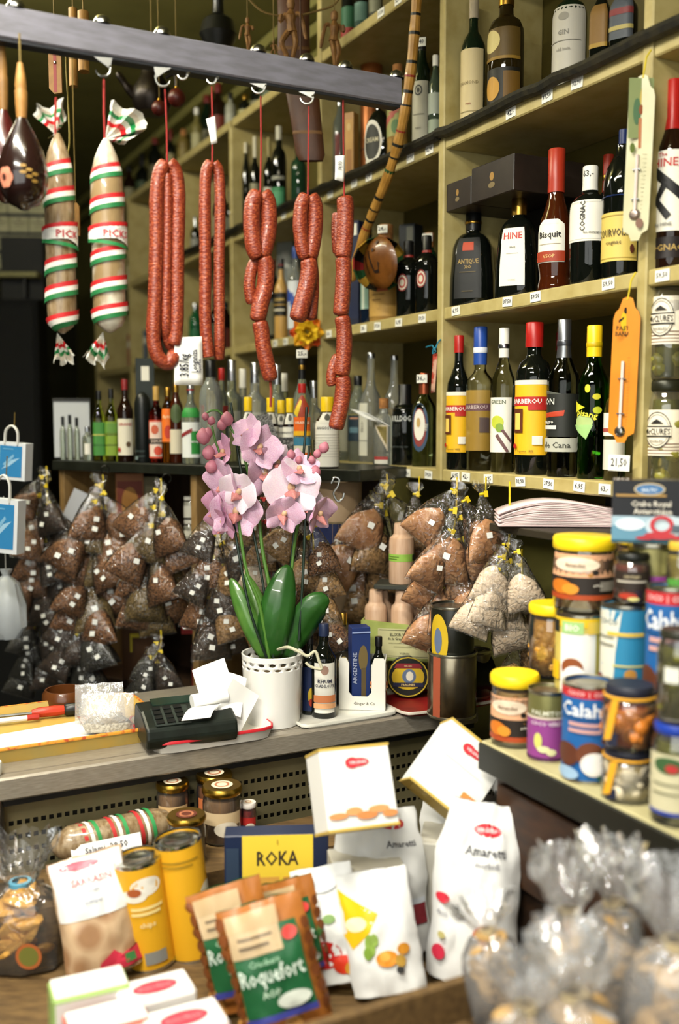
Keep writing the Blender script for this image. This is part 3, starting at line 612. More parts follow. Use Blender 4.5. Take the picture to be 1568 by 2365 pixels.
# --- middle bay, upper shelf
bottle('tall slim clear bottle at the left end of the middle upper shelf', onwall(786, L1, .06), 36, 220, 'slim', CLEARG, SILV, [(.1, .6, 60, [('r', -.3, 0, .3, 1, M('8a2a22', .5, alpha=.6))])])
pb = onwall(812, L1, .045)
def post_box(label, p, wpx, ytop, mat, shapes, name='bottle_carton', extra=-30, dp=None, group=None, cat='box', side=None):
    d = depth(p); w = wpx * d / F; return carton(label, p, w, dp or w, ztop(p, ytop) - p.z, mat, name, cat, (0, 0, face_cam(p, extra)), shapes=shapes, group=group, side=side)
post_box('narrow gold framed carton on the middle upper shelf', pb, 24, 262, M('b07f3a', .45), [('r', -.8, .05, .8, .9, 'c89a52'), ('r', -.6, .1, .6, .5, 'a8743a'), ('e', 0, .8, .4, .05, 'd8b878')])
def tin(label, p, wpx, ytop, mat, shapes=(), name='tin_can', rimm=None, extra=-15, half=85, lid=None, group=None, cat='tin', rec=.02, lx=(.03, .97)):
    d = depth(p); r = wpx * d / F / 2; H = ztop(p, ytop) - p.z
    t = thing(name, label, cat, p, (0, 0, face_cam(p, extra)), group)
    rimm = rimm or M('b8b4a4', .3, 1.0)
    mb = MB(); mb.lathe([(0, .002), (r * .96, .002), (r, .006), (r, H - .006), (r * .97, H - .003), (r * .95, H - .006), (0, H - .006)], 28); mb.build('body', mat, t, sharp=45)
    for z, nm in ((0, 'bottom_rim'), (H - .006, 'top_rim')):
        mb = MB(); mb.lathe([(r * .94, z), (r * 1.02, z), (r * 1.03, z + .003), (r * 1.02, z + .006), (r * .94, z + .006)], 28); mb.build(nm, rimm, t, sharp=60)
    if lid is None:
        mb = MB(); mb.lathe([(0, H - .0045), (r * .5, H - .0045), (r * .55, H - .0035), (r * .75, H - .0035), (r * .8, H - .0045), (r * .95, H - .0045)], 28); mb.build('lid', rimm, t, sharp=60)
    pr = [(r, 0), (r, H)]
    if shapes: f, w, h = round_surf(pr, lx[0] * H, lx[1] * H, half); decal(t, 'label', f, w, h, shapes, nx=14)
    return t
tin('tall copper coloured tube tin behind the black oval bottle', onwall(857, L1, .15), 50, 128, M('9a5a2a', .35, .5), [('r', -1, .84, 1, .86, 'e0c090'), ('r', -1, .3, 1, .32, '6a3a1a')], name='tube_tin')
def oval_bottle(label, p, wpx, ytop):
    d = depth(p); r = wpx * d / F / 2; H = ztop(p, ytop) - p.z
    t = thing('flask_bottle', label, 'bottle', p, (0, 0, face_cam(p, -35)))
    mb = MB(); mb.lathe([(0, 0), (.5 * r, 0), (.72 * r, .03 * H), (.98 * r, .3 * H), (1.0 * r, .5 * H), (.86 * r, .72 * H), (.45 * r, .86 * H), (.2 * r, .89 * H), (.2 * r, .94 * H), (0, .94 * H)], 24, 0, 2, 1, .6); mb.build('glass', BLK, t)
    mb = MB(); mb.lathe([(0, .93 * H), (.24 * r, .93 * H), (.26 * r, H), (0, H)], 14); mb.build('cap', GOLD, t)
    f, w, h = round_surf([(.98 * r, .1 * H), (.98 * r, .8 * H)], .14 * H, .74 * H, 60, sy=.62)
    decal(t, 'label', f, w, h, [('e', -.1, .5, .75, .5, LW), ('e', -.1, .5, .6, .4, '26261f'), ('t', 'CREAM', -.1, .55, .1, 'c8c0a0', 1.0), ('r', -.6, 0, .3, .12, 'd8d4c6')])
oval_bottle('black rounded flask with a white oval label beside the gold carton', onwall(873, L1, .05), 72, 236)
bottle('wicker covered bottle with colourful label behind the painted stick', onwall(917, L1, .06), 48, 150, 'jug', M('a8843c', .7, hx2='7a5a22', nscale=60, bump=.8, bscale=120), CORK, [(.3, .75, 60, [('r', -1, 0, 1, 1, '9a9a5a'), ('p', [(-1, .2), (1, .6), (1, .8), (-1, .4)], 'b05a4a'), ('e', .2, .2, .4, .15, '5a7a4a')])])
bottle('dark bottle with tall white label and round crest right of the painted stick', onwall(973, L1, .045), 42, 88, 'slim', DKGREEN, BLACKC, [(.05, .62, 62, [('r', -1, 0, 1, 1, 'bdb9a4'), ('o', 0, .86, .4, .08, .3, '3a3a34'), ('e', 0, .86, .15, .04, '3a3a34'), ('r', -.6, .5, .6, .51, '8a8674'), ('t', 'marc', 0, .3, .03, '77746a')])], hang_tag='9,40')
bottle('pale bottle with a white cap next to the tall upright on the middle upper shelf', onwall(1004, L1, .05), 30, 128, 'slim', GLASS('3a4638', True), WHITEC, [(.1, .65, 60, [('r', -1, 0, 1, .4, '8f9a86'), ('r', -1, .5, 1, .9, '9aa294')])])
# --- next bay, upper shelf (dark bottles behind the short sausages)
for px, w, yt, k, g, c, lb, dc in (
    (569, 17, 330, 'slim', BLK, M('cfc8ae', .5), 'thin dark bottle with cream capsule, leftmost behind the short sausages', []),
    (590, 24, 316, 'wine', BLK, M('c9c2a8', .5), 'dark bottle with cream capsule behind the red string of the paired sausage', [(.2, .5, 60, [('r', -1, 0, 1, 1, '8a866a')])]),
    (622, 26, 318, 'wine', BLK, M('8a7d4a', .5), 'dark bottle with olive capsule behind the short sausages', [(.12, .42, 60, [('r', -1, 0, 1, 1, 'c9c6b6')])]),
    (645, 34, 292, 'wide', BLK, M('b9b5a0', .5), 'dark bottle with pale top and green band label behind the short sausages', [(.12, .34, 66, [('r', -1, 0, 1, 1, '3f8a5c'), ('r', -.8, .2, .8, .8, '58a678')]), (.42, .52, 66, [('r', -1, 0, 1, .4, '9a9a8c')])]),
    (690, 36, 330, 'wide', GLASS('21402a', True), BLACKC, 'dark green bottle behind the second paired sausage', [])):
    bottle(lb, onwall(px, L1, .05), w, yt, k, g, c, dc)
# --- middle bay, middle shelf
bottle('clear bottle with gold cap behind the linked sausage chain', onwall(757, L2, .05), 40, 578, 'liquor', PALE, GOLD, [(.12, .5, 60, [('r', -.6, 0, .6, .8, M('c8c0a0', .5, alpha=.7))])])
post_box('dark blue carton with a white price sticker beside the sausage chain', onwall(822, L2, .05), 32, 512, M('16203f', .45), [('r', -.6, .86, .7, .97, LW), ('r', -1, .0, 1, .08, '0f1630')])
bottle('dark blue bottle with a silvery green stripe label left of the kraft jug', onwall(850, L2, .05), 38, 525, 'slim', GLASS('0e1a2c', True), BLACKC, [(.16, .62, 40, [('r', -1, 0, .6, 1, '7fa394'), ('r', -.6, 0, -.1, 1, 'c4d0c0')])], collar=GOLD)
bottle('stoneware jug with kraft paper label and cork cap below the painted gourd', onwall(890, L2, .055), 74, 520, 'jug', M('b08a45', .6, hx2='9a7435', nscale=12), CORK, [(.05, .6, 60, [('r', -1, 0, 1, 1, 'b9924a'), ('e', -.3, .88, .16, .05, '5a3a1a'), ('r', -.5, .4, .3, .415, '7a5a26'), ('t', 'genever', -.1, .55, .05, '6a4a1c'), ('r', -.5, .3, .1, .315, '7a5a26')])], hang_tag='24,-', capr=.46)
RING = [('e', 0, .5, 1, 1, 'c9bfa8'), ('o', 0, .5, .98, .98, .12, '8a1f1a'), ('o', 0, .5, .74, .74, .22, 'a0332a'), ('e', 0, .5, .3, .4, 'd8cfb6')]
for px, w, yt, lb, o in ((943, 58, 557, 'black bottle with small red and white oval label, right of the gourd', .05), (985, 54, 545, 'black bottle with red and white oval label next to the tall upright', .05)):
    RO = [('e', 0, .5, .8, .5, 'd3cab4'), ('o', 0, .5, .8, .5, .16, '7a1c18'), ('o', 0, .5, .5, .31, .35, 'a8362c')]
    bottle(lb, onwall(px, L2, o), w, yt, 'wide', BLK, BLACKC, [(.33, .56, 34, RO)], capsule=.66, capr=.40, collar=M('8a2a22', .5), extra=-30)
bottle('green bottle with broad cork cap at the back right of the gourd shelf', onwall(990, L2, .16), 46, 538, 'jug', GLASS('16301c', True), CORK, [], hang_tag='31,-')
post_box('tall dark carton behind the black oval label bottles', onwall(948, L2, .20), 40, 520, M('141a1e', .5), [('r', .0, .82, .8, .97, '55564a')])
# --- next bay, middle shelf
bottle('dark slim bottle with red band at the left of the flower shelf', onwall(560, L2, .05), 26, 690, 'slim', BLK, BLACKC, [(.1, .5, 60, [('r', -1, 0, 1, 1, '4a4a36'), ('r', -1, .8, 1, .9, 'b03020')])])
bottle('sandy cream liqueur bottle with black and gold label left of the flower', onwall(650, L2, .05), 32, 598, 'liquor', M('c39a55', .3), BLACKC, [(.30, .58, 70, [('r', -1, 0, 1, 1, '16140c'), ('r', -1, .45, 1, .5, 'b08a3a'), ('t', 'CREME', 0, .7, .12, 'd0b060', 1.6), ('r', -.7, .2, .7, .3, 'c8c0a8')])], collar=M('7a1a14', .5))
bottle('clear bottle with blue and white label directly behind the flower', onwall(683, L2, .05), 36, 570, 'liquor', CLEAR, M('23418a', .4), [(.1, .62, 70, [('r', -1, 0, 1, 1, 'd5d9dc'), ('p', [(-1, .9), (1, .6), (1, .3), (-1, .55)], '2b4a9a'), ('t', 'VODKA', 0, .4, .1, '2b4a9a', 1.5, 90)])])
post_box('grey white carton with a price sticker behind the sandy bottle', onwall(668, L2, .19), 40, 545, M('8f948c', .5), [('r', -.4, .7, .6, .85, 'b8bab0')])
# --- middle bay, lower shelf
bottle('clear bottle with pale label left of the dark blue labelled bottle', onwall(797, L3, .06), 38, 850, 'slim', CLEARG, SILV, [(.1, .6, 60, [('r', -1, 0, .6, 1, M('b8b59c', .5, alpha=.6))])])
bottle('clear bottle with small dark blue label behind the trailing sausage end', onwall(826, L3, .05), 44, 868, 'slim', CLEARG, BLACKC, [(.24, .56, 58, [('r', -1, 0, 1, 1, '1d2f3a'), ('r', -1, .95, 1, .98, 'a89a4a'), ('r', -.5, .8, .4, .86, 'c08a6a'), ('r', -.5, .3, .4, .5, '5a7a84')])])
bottle('long necked clear bottle with white label left of the cork bottle', onwall(856, L3, .065), 56, 815, 'long', CLEAR, SILV, [(.06, .54, 60, [('r', -1, 0, -.1, 1, 'd5d3c2'), ('t', 'PISCO', -.55, .55, .05, '5a564a', .8, 90), ('r', -1, .28, -.1, .29, '3a3a30')])], extra=-10)
bottle('long necked clear bottle behind the cork bottle', onwall(909, L3, .13), 56, 820, 'long', CLEAR, SILV, [(.1, .5, 50, [('r', -1, 0, 1, 1, M('a08a5a', .5, alpha=.35))])])
bottle('squat clear bottle with cork stopper and triangular label', onwall(886, L3, .002), 50, 920, 'wide', CLEAR, CORK, [(.02, .64, 62, [('p', [(-.75, .93), (.45, .93), (.45, .30)], 'd9cbb0'), ('p', [(-.5, .90), (.35, .90), (.35, .45)], '8a7a3a'), ('r', -.7, 0, .45, .17, LW), ('r', -.7, .10, .45, .17, 'b23a36')])], capr=.44, extra=-8)
bottle('black bottle with bold white capitals beside the pale green bottle', onwall(934, L3, .045), 58, 888, 'wide', BLK, BLACKC, [(.1, .62, 60, [('t', 'BULLDOG', .0, .92, .13, 'd5d7ce', 1.7)] + [('r', -.5, .78 - .035 * k, .1 - .05 * (k % 3), .785 - .035 * k, '5a605c') for k in range(9)] + [('t', 'LONDON DRY GIN', 0, .25, .04, '4a504c', 1.2)])], capsule=.70, capr=.52, extra=-24)
bottle('pale green bottle with copper cap and blue oval label', onwall(978, L3, .05), 56, 862, 'liquor', GLASS('a9c08c'), COPPER, [(.16, .68, 44, [('e', 0, .5, 1, .5, '39506a'), ('e', 0, .5, .75, .40, '8a3a34'), ('e', 0, .55, .62, .32, LW), ('t', 'GIN MARE', .7, .5, .06, 'd5d5c8', .8, 80), ('e', -.05, .6, .2, .1, 'c0a060')])], capsule=.78, capr=.42, hang_tag='36,-')
# ------------------------------------------------------------------ steel rail with hooks, sausages and other hanging goods
def onplane(px, py, n, k):
    q = P(px, py, 1.0) - Vector((0, 0, EYE)); return P(px, py, k / (n[0] * q.x + n[1] * q.y))
RA, RZ = -1.84, 0.68
def Hp(px, py, off=0.0): return onplane(px, py, AX, RA - off)       # off > 0 is farther away
def Wp(px, py, off=0.0): return onplane(px, py, NX, NF + off)
def catmull(pts, n=6):
    pts = [Vector(p) for p in pts]; q = [pts[0]] + pts + [pts[-1]]; out = []
    for i in range(1, len(q) - 2):
        for j in range(n):
            t = j / n; a, b, c, d = q[i - 1], q[i], q[i + 1], q[i + 2]
            out.append(0.5 * ((2 * b) + (c - a) * t + (2 * a - 5 * b + 4 * c - d) * t * t + (3 * b - a - 3 * c + d) * t ** 3))
    out.append(pts[-1]); return out
RSTEEL = M('7c7b85', 0.42, 0.3, hx2='6d6c73', nscale=18, stretch=(1, 5, 5))
rail = thing('hanging_rail', 'long grey steel rail carrying hooks and sausages, high in the foreground', 'rail', W(RA, 0.5, RZ), (0, 0, WROT + math.pi / 2))
mb = MB(); mb.box(-0.62, -0.013, -0.0275, 0.587, 0.013, 0.0275, 0, 0.003); mb.build('beam', RSTEEL, rail)
mb = MB(); mb.box(-0.62, -0.010, -0.033, 0.583, 0.016, -0.0275, 0, 0.001); mb.build('under_lip', M('3a3c40', 0.4, 0.7), rail)
for x in (-0.58, -0.52):
    mb = MB(); mb.tube([(x, 0, 0.0275), (x, 0, 0.79)], 0.006, 8); mb.build('suspension_rod', RSTEEL, rail)
CHROME = M('a8a8a4', 0.22, 1.0)
def hook(px, ybot, label, small=False, mirror=1, cap=True):
    top = online(px, RZ, AX, RA); d = depth(top); s = d / F
    t = thing('meat_hook', label, 'hook', (top.x, top.y, top.z), (0, 0, face_cam(top)), 'steel hooks on the rail')
    y0 = -0.03; L = (ztop(top, ybot) - top.z)
    if cap:
        mb = MB(); mb.lathe([(0.016, 0.0278), (0.016, 0.032), (0.012, 0.040), (0.005, 0.044), (0, 0.0445)], 14); mb.build('dome_nut', CHROME, t)
    if not small:
        mb = MB(); mb.prism([(-0.016, -.034), (0.016, -.034), (0.012 * mirror, L * .55 - .016)], -0.0015 - .016, .0015 - .016); mb.build('hanger_plate', CHROME, t)
    r = 0.013 if not small else 0.009
    pts = [(0.010 * mirror if not small else 0.008, -.016, L * .5 - .015), (0.014 * mirror, -.016, L + r + .004)]
    for k in range(9):
        a = -k / 8 * math.pi * .95; pts.append((mirror * r * math.cos(a), -.016, L + r + r * math.sin(a)))
    mb = MB(); mb.tube([(p[0], p[1], p[2]) for p in pts], [0.0026] * (len(pts) - 3) + [.0023, .002, .0012], 7); mb.build('hook_wire', CHROME, t)
    return t
hook(237, 184, 'steel hook with plate holding the white patterned salami', mirror=1)
hook(375, 206, 'steel hook with plate holding the three strand sausage', mirror=-1)
hook(421, 190, 'small empty wire hook between the two long sausages', True, cap=False)
hook(488, 200, 'small wire hook holding the two strand long sausage', True, cap=False)
hook(596, 222, 'steel hook with plate holding the first short linked sausages')
hook(708, 246, 'steel hook with plate holding the second short linked sausages')
for px, lb in ((38, 'at the left edge'), (797, 'above the sausage chain'), (915, 'near the rail end')):
    top = online(px, RZ, AX, RA)
    mb = MB(); mb.lathe([(0.016, 0.0275), (0.016, 0.032), (0.012, 0.040), (0.005, 0.044), (0, 0.0445)], 14)
    mb.build('dome_nut', CHROME, rail, ((top.x - rail.location.x) * math.cos(-rail.rotation_euler.z) - (top.y - rail.location.y) * math.sin(-rail.rotation_euler.z), 0, 0))

MEAT = M('702616', 0.38, hx2='a8542e', nscale=190, sharp=(.46, .70), bump=1.0, bscale=120, coat=0.10, stretch=(1, 1, 2.4))
REDSTR = M('8c1f1a', 0.7)
def sausage(parent, pts, rpx, n=10, name='sausage', taper=6, seed=0):
    path = catmull(pts, n); k = len(path); r = rpx * depth(path[k // 2]) / F; rr = []
    for i, p in enumerate(path):
        s = abs(2 * i / (k - 1) - 1); e = max(0.0, 1 - s ** (taper * 3)) ** 0.5
        rr.append(r * max(e, 0.16) * (1 + 0.05 * mnoise.noise(Vector((p.x * 40 + seed, p.y * 40, p.z * 40)))))
    mb = MB(); mb.tube([p - parent.location for p in path], rr, 12); return mb.build(name, MEAT, parent)
def cord(parent, pts, r=0.0018, mat=None, name='string'):
    mb = MB(); mb.tube([Vector(p) - parent.location for p in pts], r, 6); return mb.build(name, mat or REDSTR, parent)
def sstring(label, px, py): return thing('sausage_string', label, 'sausage', Hp(px, py), (0, 0, 0))
# long sausages
s1 = sstring('long three strand dried sausage hung in a loop from the plated hook', 385, 376)
cord(s1, [Hp(381, 206), Hp(385, 300), Hp(386, 380)])
sausage(s1, [Hp(384, 376), Hp(370, 398), Hp(362, 450), Hp(361, 560), Hp(358, 680), Hp(354, 770), Hp(362, 818), Hp(382, 838), Hp(398, 830), Hp(406, 800, .02), Hp(404, 790, .03)], 17, taper=12, seed=1)
sausage(s1, [Hp(388, 376), Hp(404, 396), Hp(411, 450), Hp(409, 560), Hp(408, 680), Hp(406, 760), Hp(400, 800)], 17.5, taper=10, seed=2)
sausage(s1, [Hp(386, 398, -.002), Hp(387, 480, -.002), Hp(385, 620, -.002), Hp(383, 740, -.002), Hp(386, 780, .006), Hp(394, 805, .012)], 12, taper=12, seed=3)
s2 = sstring('long two strand dried sausage hung beside the three strand one', 490, 376)
cord(s2, [Hp(489, 200), Hp(491, 300), Hp(490, 380)])
sausage(s2, [Hp(488, 376), Hp(476, 400), Hp(473, 480), Hp(474, 620), Hp(474, 740), Hp(480, 810), Hp(482, 826)], 14, taper=12, seed=4)
sausage(s2, [Hp(492, 376), Hp(505, 400), Hp(508, 480), Hp(506, 620), Hp(507, 740), Hp(507, 790), Hp(506, 832, .01)], 13, taper=12, seed=5)
# linked sausages
s3 = sstring('short paired sausage links with one long link hanging below, third string', 601, 444)
cord(s3, [Hp(602, 222), Hp(603, 340), Hp(601, 448)]); cord(s3, [Hp(624, 876), Hp(626, 905), Hp(625, 940)], .003, M('7a3020', .6), 'casing_tail')
sausage(s3, [Hp(598, 446), Hp(584, 468), Hp(581, 520), Hp(587, 570), Hp(598, 596)], 20, taper=4, seed=6)
sausage(s3, [Hp(604, 446), Hp(618, 468), Hp(620, 520), Hp(612, 570), Hp(602, 596)], 20, taper=4, seed=7)
sausage(s3, [Hp(596, 596, .014), Hp(582, 620, .014), Hp(576, 660, .014), Hp(582, 704, .014)], 14, taper=4, seed=8)
sausage(s3, [Hp(606, 592), Hp(614, 616), Hp(612, 660), Hp(601, 705), Hp(594, 744)], 20, taper=4, seed=9)
sausage(s3, [Hp(598, 740), Hp(604, 764), Hp(608, 800), Hp(618, 845), Hp(627, 880)], 18.5, taper=4, seed=10)
s4 = sstring('short paired sausage links above the yellow flower, fourth string', 711, 450)
cord(s4, [Hp(713, 246), Hp(712, 350), Hp(711, 455)])
sausage(s4, [Hp(708, 452), Hp(696, 474), Hp(693, 520), Hp(698, 570), Hp(708, 598)], 17, taper=4, seed=11)
sausage(s4, [Hp(714, 452), Hp(726, 474), Hp(727, 520), Hp(721, 570), Hp(712, 598)], 19, taper=4, seed=12)
sausage(s4, [Hp(714, 598, .012), Hp(722, 630, .012), Hp(722, 690, .012), Hp(716, 740, .012)], 14, taper=4, seed=13)
sausage(s4, [Hp(711, 596), Hp(714, 626), Hp(706, 670), Hp(694, 712), Hp(685, 742)], 20, taper=4, seed=14)
s5 = sstring('long chain of single sausage links nearest the painted gourd, fifth string', 795, 455)
cord(s5, [Hp(792, 190), Hp(793, 330), Hp(795, 458)])
sausage(s5, [Hp(795, 452), Hp(798, 480), Hp(797, 530), Hp(794, 575), Hp(791, 598)], 20, taper=4, seed=15)
sausage(s5, [Hp(778, 490, .014), Hp(777, 540, .014), Hp(780, 588, .014)], 12, taper=4, seed=16)
sausage(s5, [Hp(791, 592), Hp(794, 620), Hp(792, 665), Hp(789, 706), Hp(786, 730)], 18.5, taper=4, seed=17)
sausage(s5, [Hp(788, 728), Hp(794, 756), Hp(795, 800), Hp(792, 840), Hp(789, 870)], 18.5, taper=4, seed=18)
sausage(s5, [Hp(781, 820, .014), Hp(770, 845, .014), Hp(765, 870, .014), Hp(768, 892, .014)], 12, taper=4, seed=19)
sausage(s5, [Hp(790, 868), Hp(793, 895), Hp(788, 935), Hp(780, 970), Hp(775, 992)], 18.5, taper=4, seed=20)
# paper tags on the strings
def paper_tag(label, corners, off=-.006, txt=None, h=.4, rot=0, ny=3, name='price_card'):
    cs = [Hp(x, y, off) for x, y in corners]; o = cs[0]
    t = thing(name, label, 'price card', o)
    pt = lambda u, v: ((cs[0] - o) * (1 - u) + (cs[1] - o) * u) * (1 - v) + ((cs[3] - o) * (1 - u) + (cs[2] - o) * u) * v
    nrm = (cs[1] - cs[0]).cross(cs[3] - cs[0]).normalized()
    if nrm.y > 0: nrm = -nrm
    mb = MB(); mb.sheet(lambda u, v: pt(u, v) + nrm * .0015 * math.sin(3 * v), 4, 6); c = mb.build('card', M('eeede6', .75), t, fix=False)
    sm = c.modifiers.new('thickness', 'SOLIDIFY'); sm.thickness = .0006; sm.offset = 0
    if txt:
        w = (cs[1] - cs[0]).length; hh = (cs[3] - cs[0]).length
        f = lambda x, v, q: pt((x + 1) / 2, 1 - v) + nrm * (.0025 + q); decal(t, 'handwriting', f, w, hh, txt)
    return t
paper_tag('narrow white paper slip on the string of the two strand sausage', [(476, 275), (496, 268), (502, 330), (488, 334)])
paper_tag('small white price card on the string of the sausage chain', [(774, 360), (796, 359), (794, 420), (773, 415)], txt=[('t', '14,90', 0, .6, .2, '8a8a84', 1.4, 90)])
paper_tag('large white handwritten price card in front of the long sausages', [(402, 780), (466, 777), (469, 890), (402, 889)], txt=[('t', 'Longaniza', .45, .5, .13, '3a3a42', 1.5, 90), ('t', '3.85/kg', -.25, .42, .2, '2c2c34', 1.5, 90), ('t', 'fuerte', .72, .4, .08, '5a5a62', 1.0, 90)])

# ------------------------------------------------------------------ salamis in striped cellophane
def fan(parent, apex, ends, seed, mats, length_noise=.15):
    """crumpled fan of cellophane from the apex to a polyline of end points"""
    rg = random.Random(seed); base = parent.location; ap = apex - base; en = [e - base for e in ends]; n = len(en) - 1; NU, NV = 18, 8; mb = MB()
    def pt(u, v):
        x = u * n; i = min(int(x), n - 1); e = en[i].lerp(en[i + 1], x - i)
        q = ap.lerp(e, v); a = v * .012
        q = q + Vector((0, -1, 0)) * a * math.sin(u * 23 + seed) + Vector((0, 0, 1)) * a * .5 * math.sin(u * 17 + 2 * seed)
        return q + Vector((mnoise.noise(q * 90), mnoise.noise(q * 90 + Vector((9, 0, 0))), mnoise.noise(q * 90 + Vector((0, 9, 0))))) * .004 * v
    vs = [pt(i / NU, j / NV) for j in range(NV + 1) for i in range(NU + 1)]; w = NU + 1
    for j in range(NV):
        m = mats[j % len(mats)]
        mb.add([vs[j * w + i] for i in range(w)] + [vs[(j + 1) * w + i] for i in range(w)], [(i, i + 1, w + i + 1, w + i) for i in range(NU)], m, True)
    o = mb.build('wrapper_end', [M('c9beac', .2, coat=.3), M('d4d2c8', .2, coat=.3), M('c01f22', .3), M('1f7a40', .3)], parent, fix=False); return o
SAL = M('71593a', .3, hx2='9a8668', nscale=24, stretch=(5, 5, 1.2), bump=.35, bscale=60, coat=.5)
SALW = M('8a7350', .3, hx2='d9d2c0', nscale=6, stretch=(2, 2, 1.0), sharp=(.45, .6), bump=.3, bscale=60, coat=.5)  # pale casing with its overexposed white blended into the colour
def salami(label, px, y0, y1, wpx, bands, logo, mat, off, fans, lettering):
    top = Hp(px, y0, off); bot = Hp(px, y1, off); d = depth((top + bot) / 2); r = wpx * d / F / 2; H = top.z - bot.z
    b = Vector((top.x, top.y, bot.z)); t = thing('salami', label, 'sausage', b, (0, 0, 0))
    pr = [(.12, 0), (.35, .012), (.75, .035), (.94, .065), (1, .11), (1, .45), (1.02, .7), (.95, .82), (.72, .90), (.42, .96), (.14, 1)]
    pr = [(a * r, z * H) for a, z in pr]
    mb = MB(); mb.lathe([(0, 0)] + pr + [(0, H)], 24); body = mb.build('casing', mat, t, rot=(0, 0, face_cam(b)))
    f, w, h = round_surf(pr, 0, H, 92)
    f2 = lambda x, v, o: f(x, min(max(v, .01), .985), o)
    sh = []
    for y in bands:
        v = (y1 - y) / (y1 - y0); sl = .030
        sh += [('b', -1, 1, v + .024, sl, .026, 'b81f22'), ('b', -1, 1, v, sl, .026, 'dedad0'), ('b', -1, 1, v - .024, sl, .024, '1f6e3a')]
    v = (y1 - logo) / (y1 - y0)
    sh += [('p', [(-1, v + .03), (.1, v + .045), (.9, v + .06), (.9, v - .05), (.3, v - .02), (-1, v - .03)], 'e6e3da'), ('b', -1, 1, v + .048, .02, .02, 'c01f22'), ('b', -1, 1, v - .045, -.02, .018, '1f7a40'), ('t', lettering, .3, v + .004, .035, 'b0202a', .9)]
    decal(body, 'printed_bands', f2, w, h, sh, lift=.0005, ny=8)
    for ap, ends, seed in fans: fan(t, Hp(ap[0], ap[1], off), [Hp(x, y, off) for x, y in ends], seed, [1, 1, 0, 2, 1, 3, 0, 1])
    return t
sa = salami('brown salami in red, white and green striped wrapper next to the lacquered maraca', 133, 308, 770, 67, [392, 455, 610, 672, 742], 545, SAL, .03,
       [((128, 310), [(75, 262), (95, 240), (148, 240), (148, 285), (112, 316)], 3), ((132, 768), [(122, 832), (140, 838), (158, 836), (175, 828)], 5)], 'PICK')
cord(sa, [Hp(129, 225, .03), Hp(128, 260, .03), Hp(128, 312, .03)], .0022)
sb = salami('pale salami with painted overexposed patches, in red, white and green striped wrapper', 245, 320, 768, 75, [400, 470, 590, 660, 722], 545, SALW, 0.0,
       [((243, 322), [(258, 245), (285, 240), (330, 268), (343, 292), (320, 318), (270, 325)], 7), ((238, 766), [(190, 820), (205, 832), (225, 842), (245, 848), (252, 820)], 9)], 'PICKS')
cord(sb, [Hp(240, 184), Hp(240, 260), Hp(242, 325)], .0022)

# ------------------------------------------------------------------ maracas
def maraca(label, px, ytop, yneck, ybot, wpx, off, col, hcol, paint):
    b = Hp(px, ybot, off); d = depth(b); r = wpx * d / F / 2; zn = ztop(b, yneck) - b.z; zt = ztop(b, ytop) - b.z
    t = thing('maraca', label, 'maraca', b, (0, 0, face_cam(b)))
    pr = [(.10, 0), (.22, .012), (.30, .03), (.62, .07), (.90, .18), (1, .34), (.97, .48), (.80, .64), (.52, .80), (.26, .93), (.16, 1)]
    pr = [(a * r, z * zn) for a, z in pr]
    mb = MB(); mb.lathe([(0, 0)] + pr + [(0, zn)], 32); g = mb.build('gourd', col, t)
    hr = .115 * r * 2
    mb = MB(); mb.lathe([(0, zn - .004), (hr * .9, zn - .004), (hr * 1.05, zn + .02), (hr * 1.1, zn + .45 * (zt - zn)), (hr * .95, zn + .5 * (zt - zn)), (hr * 1.05, zn + .55 * (zt - zn)), (hr * .8, zt - .02), (hr * .5, zt - .002), (0, zt)], 16); mb.build('handle', hcol, t)
    if paint:
        f, w, h = round_surf(pr, 0, zn, 80); sh = []
        for k in range(6):
            a = k * math.pi / 3; sh.append(('e', -.55 + .13 * math.cos(a), .30 + .06 * math.sin(a), .12, .055, 'b9745a'))
        sh.append(('e', -.57, .30, .07, .035, '3a1a10'))
        decal(g, 'painted_flower', f, w, h, sh, lift=.0006, ny=8)
        for k in range(6): decal(g, 'painted_leaf', f, w, h, [('e', .0 + .17 * (k % 3), .42 - .07 * (k // 3) - .04 * (k % 3), .10, .018, '8a6a2a')])
        decal(g, 'painted_ring', f, w, h, [('o', 0, .03, .3, .03, .3, '5a4a2a')])
    cord(t, [Vector((b.x, b.y, b.z + zt - .01)), Vector((b.x, b.y, EYE + RZ - .03))], .002, M('6b5a2a', .8), 'hanging_loop')
    return t
LACQ = M('1e0f0c', .18, coat=.8)
maraca('dark lacquered maraca with painted orange flower and wooden handle', 56, 143, 268, 486, 112, -.05, LACQ, M('a97c40', .5, hx2='8a5f2c', nscale=30), True)
maraca('reddish brown maraca partly behind the painted one at the left edge', 14, 92, 250, 470, 100, .02, M('3d1210', .25, coat=.6), M('8a6430', .55, hx2='6f4e22', nscale=30), False)

# ------------------------------------------------------------------ small hanging things behind the rail, upper left
def hung(name, label, cat, px, py, d, group=None): return thing(name, label, cat, P(px, py, d), (0, 0, 0), group)
TAN = M('a87c3c', .55, hx2='86602a', nscale=40, stretch=(4, 4, .6)); OLTAN = M('6e5a24', .7)
def bamboo(label, px, y0, y1, w, d):
    a, b = P(px, y0, d), P(px + 2, y1, d); t = thing('bamboo_tube', label, 'bamboo tube', b, group='bamboo tubes behind the rail'); r = w * d / F / 2; L = (a - b)
    mb = MB(); mb.tube([Vector((0, 0, 0)), L * .33, L * .66, L], [r, r * 1.02, r * .98, r], 12); mb.build('cane', TAN, t)
    for k in (.35, .7): mb = MB(); mb.tube([L * (k - .01), L * (k + .01)], r * 1.07, 12); mb.build('node_ring', OLTAN, t)
    cord(t, [a, a + Vector((0, 0, .45))], .0015, OLTAN)
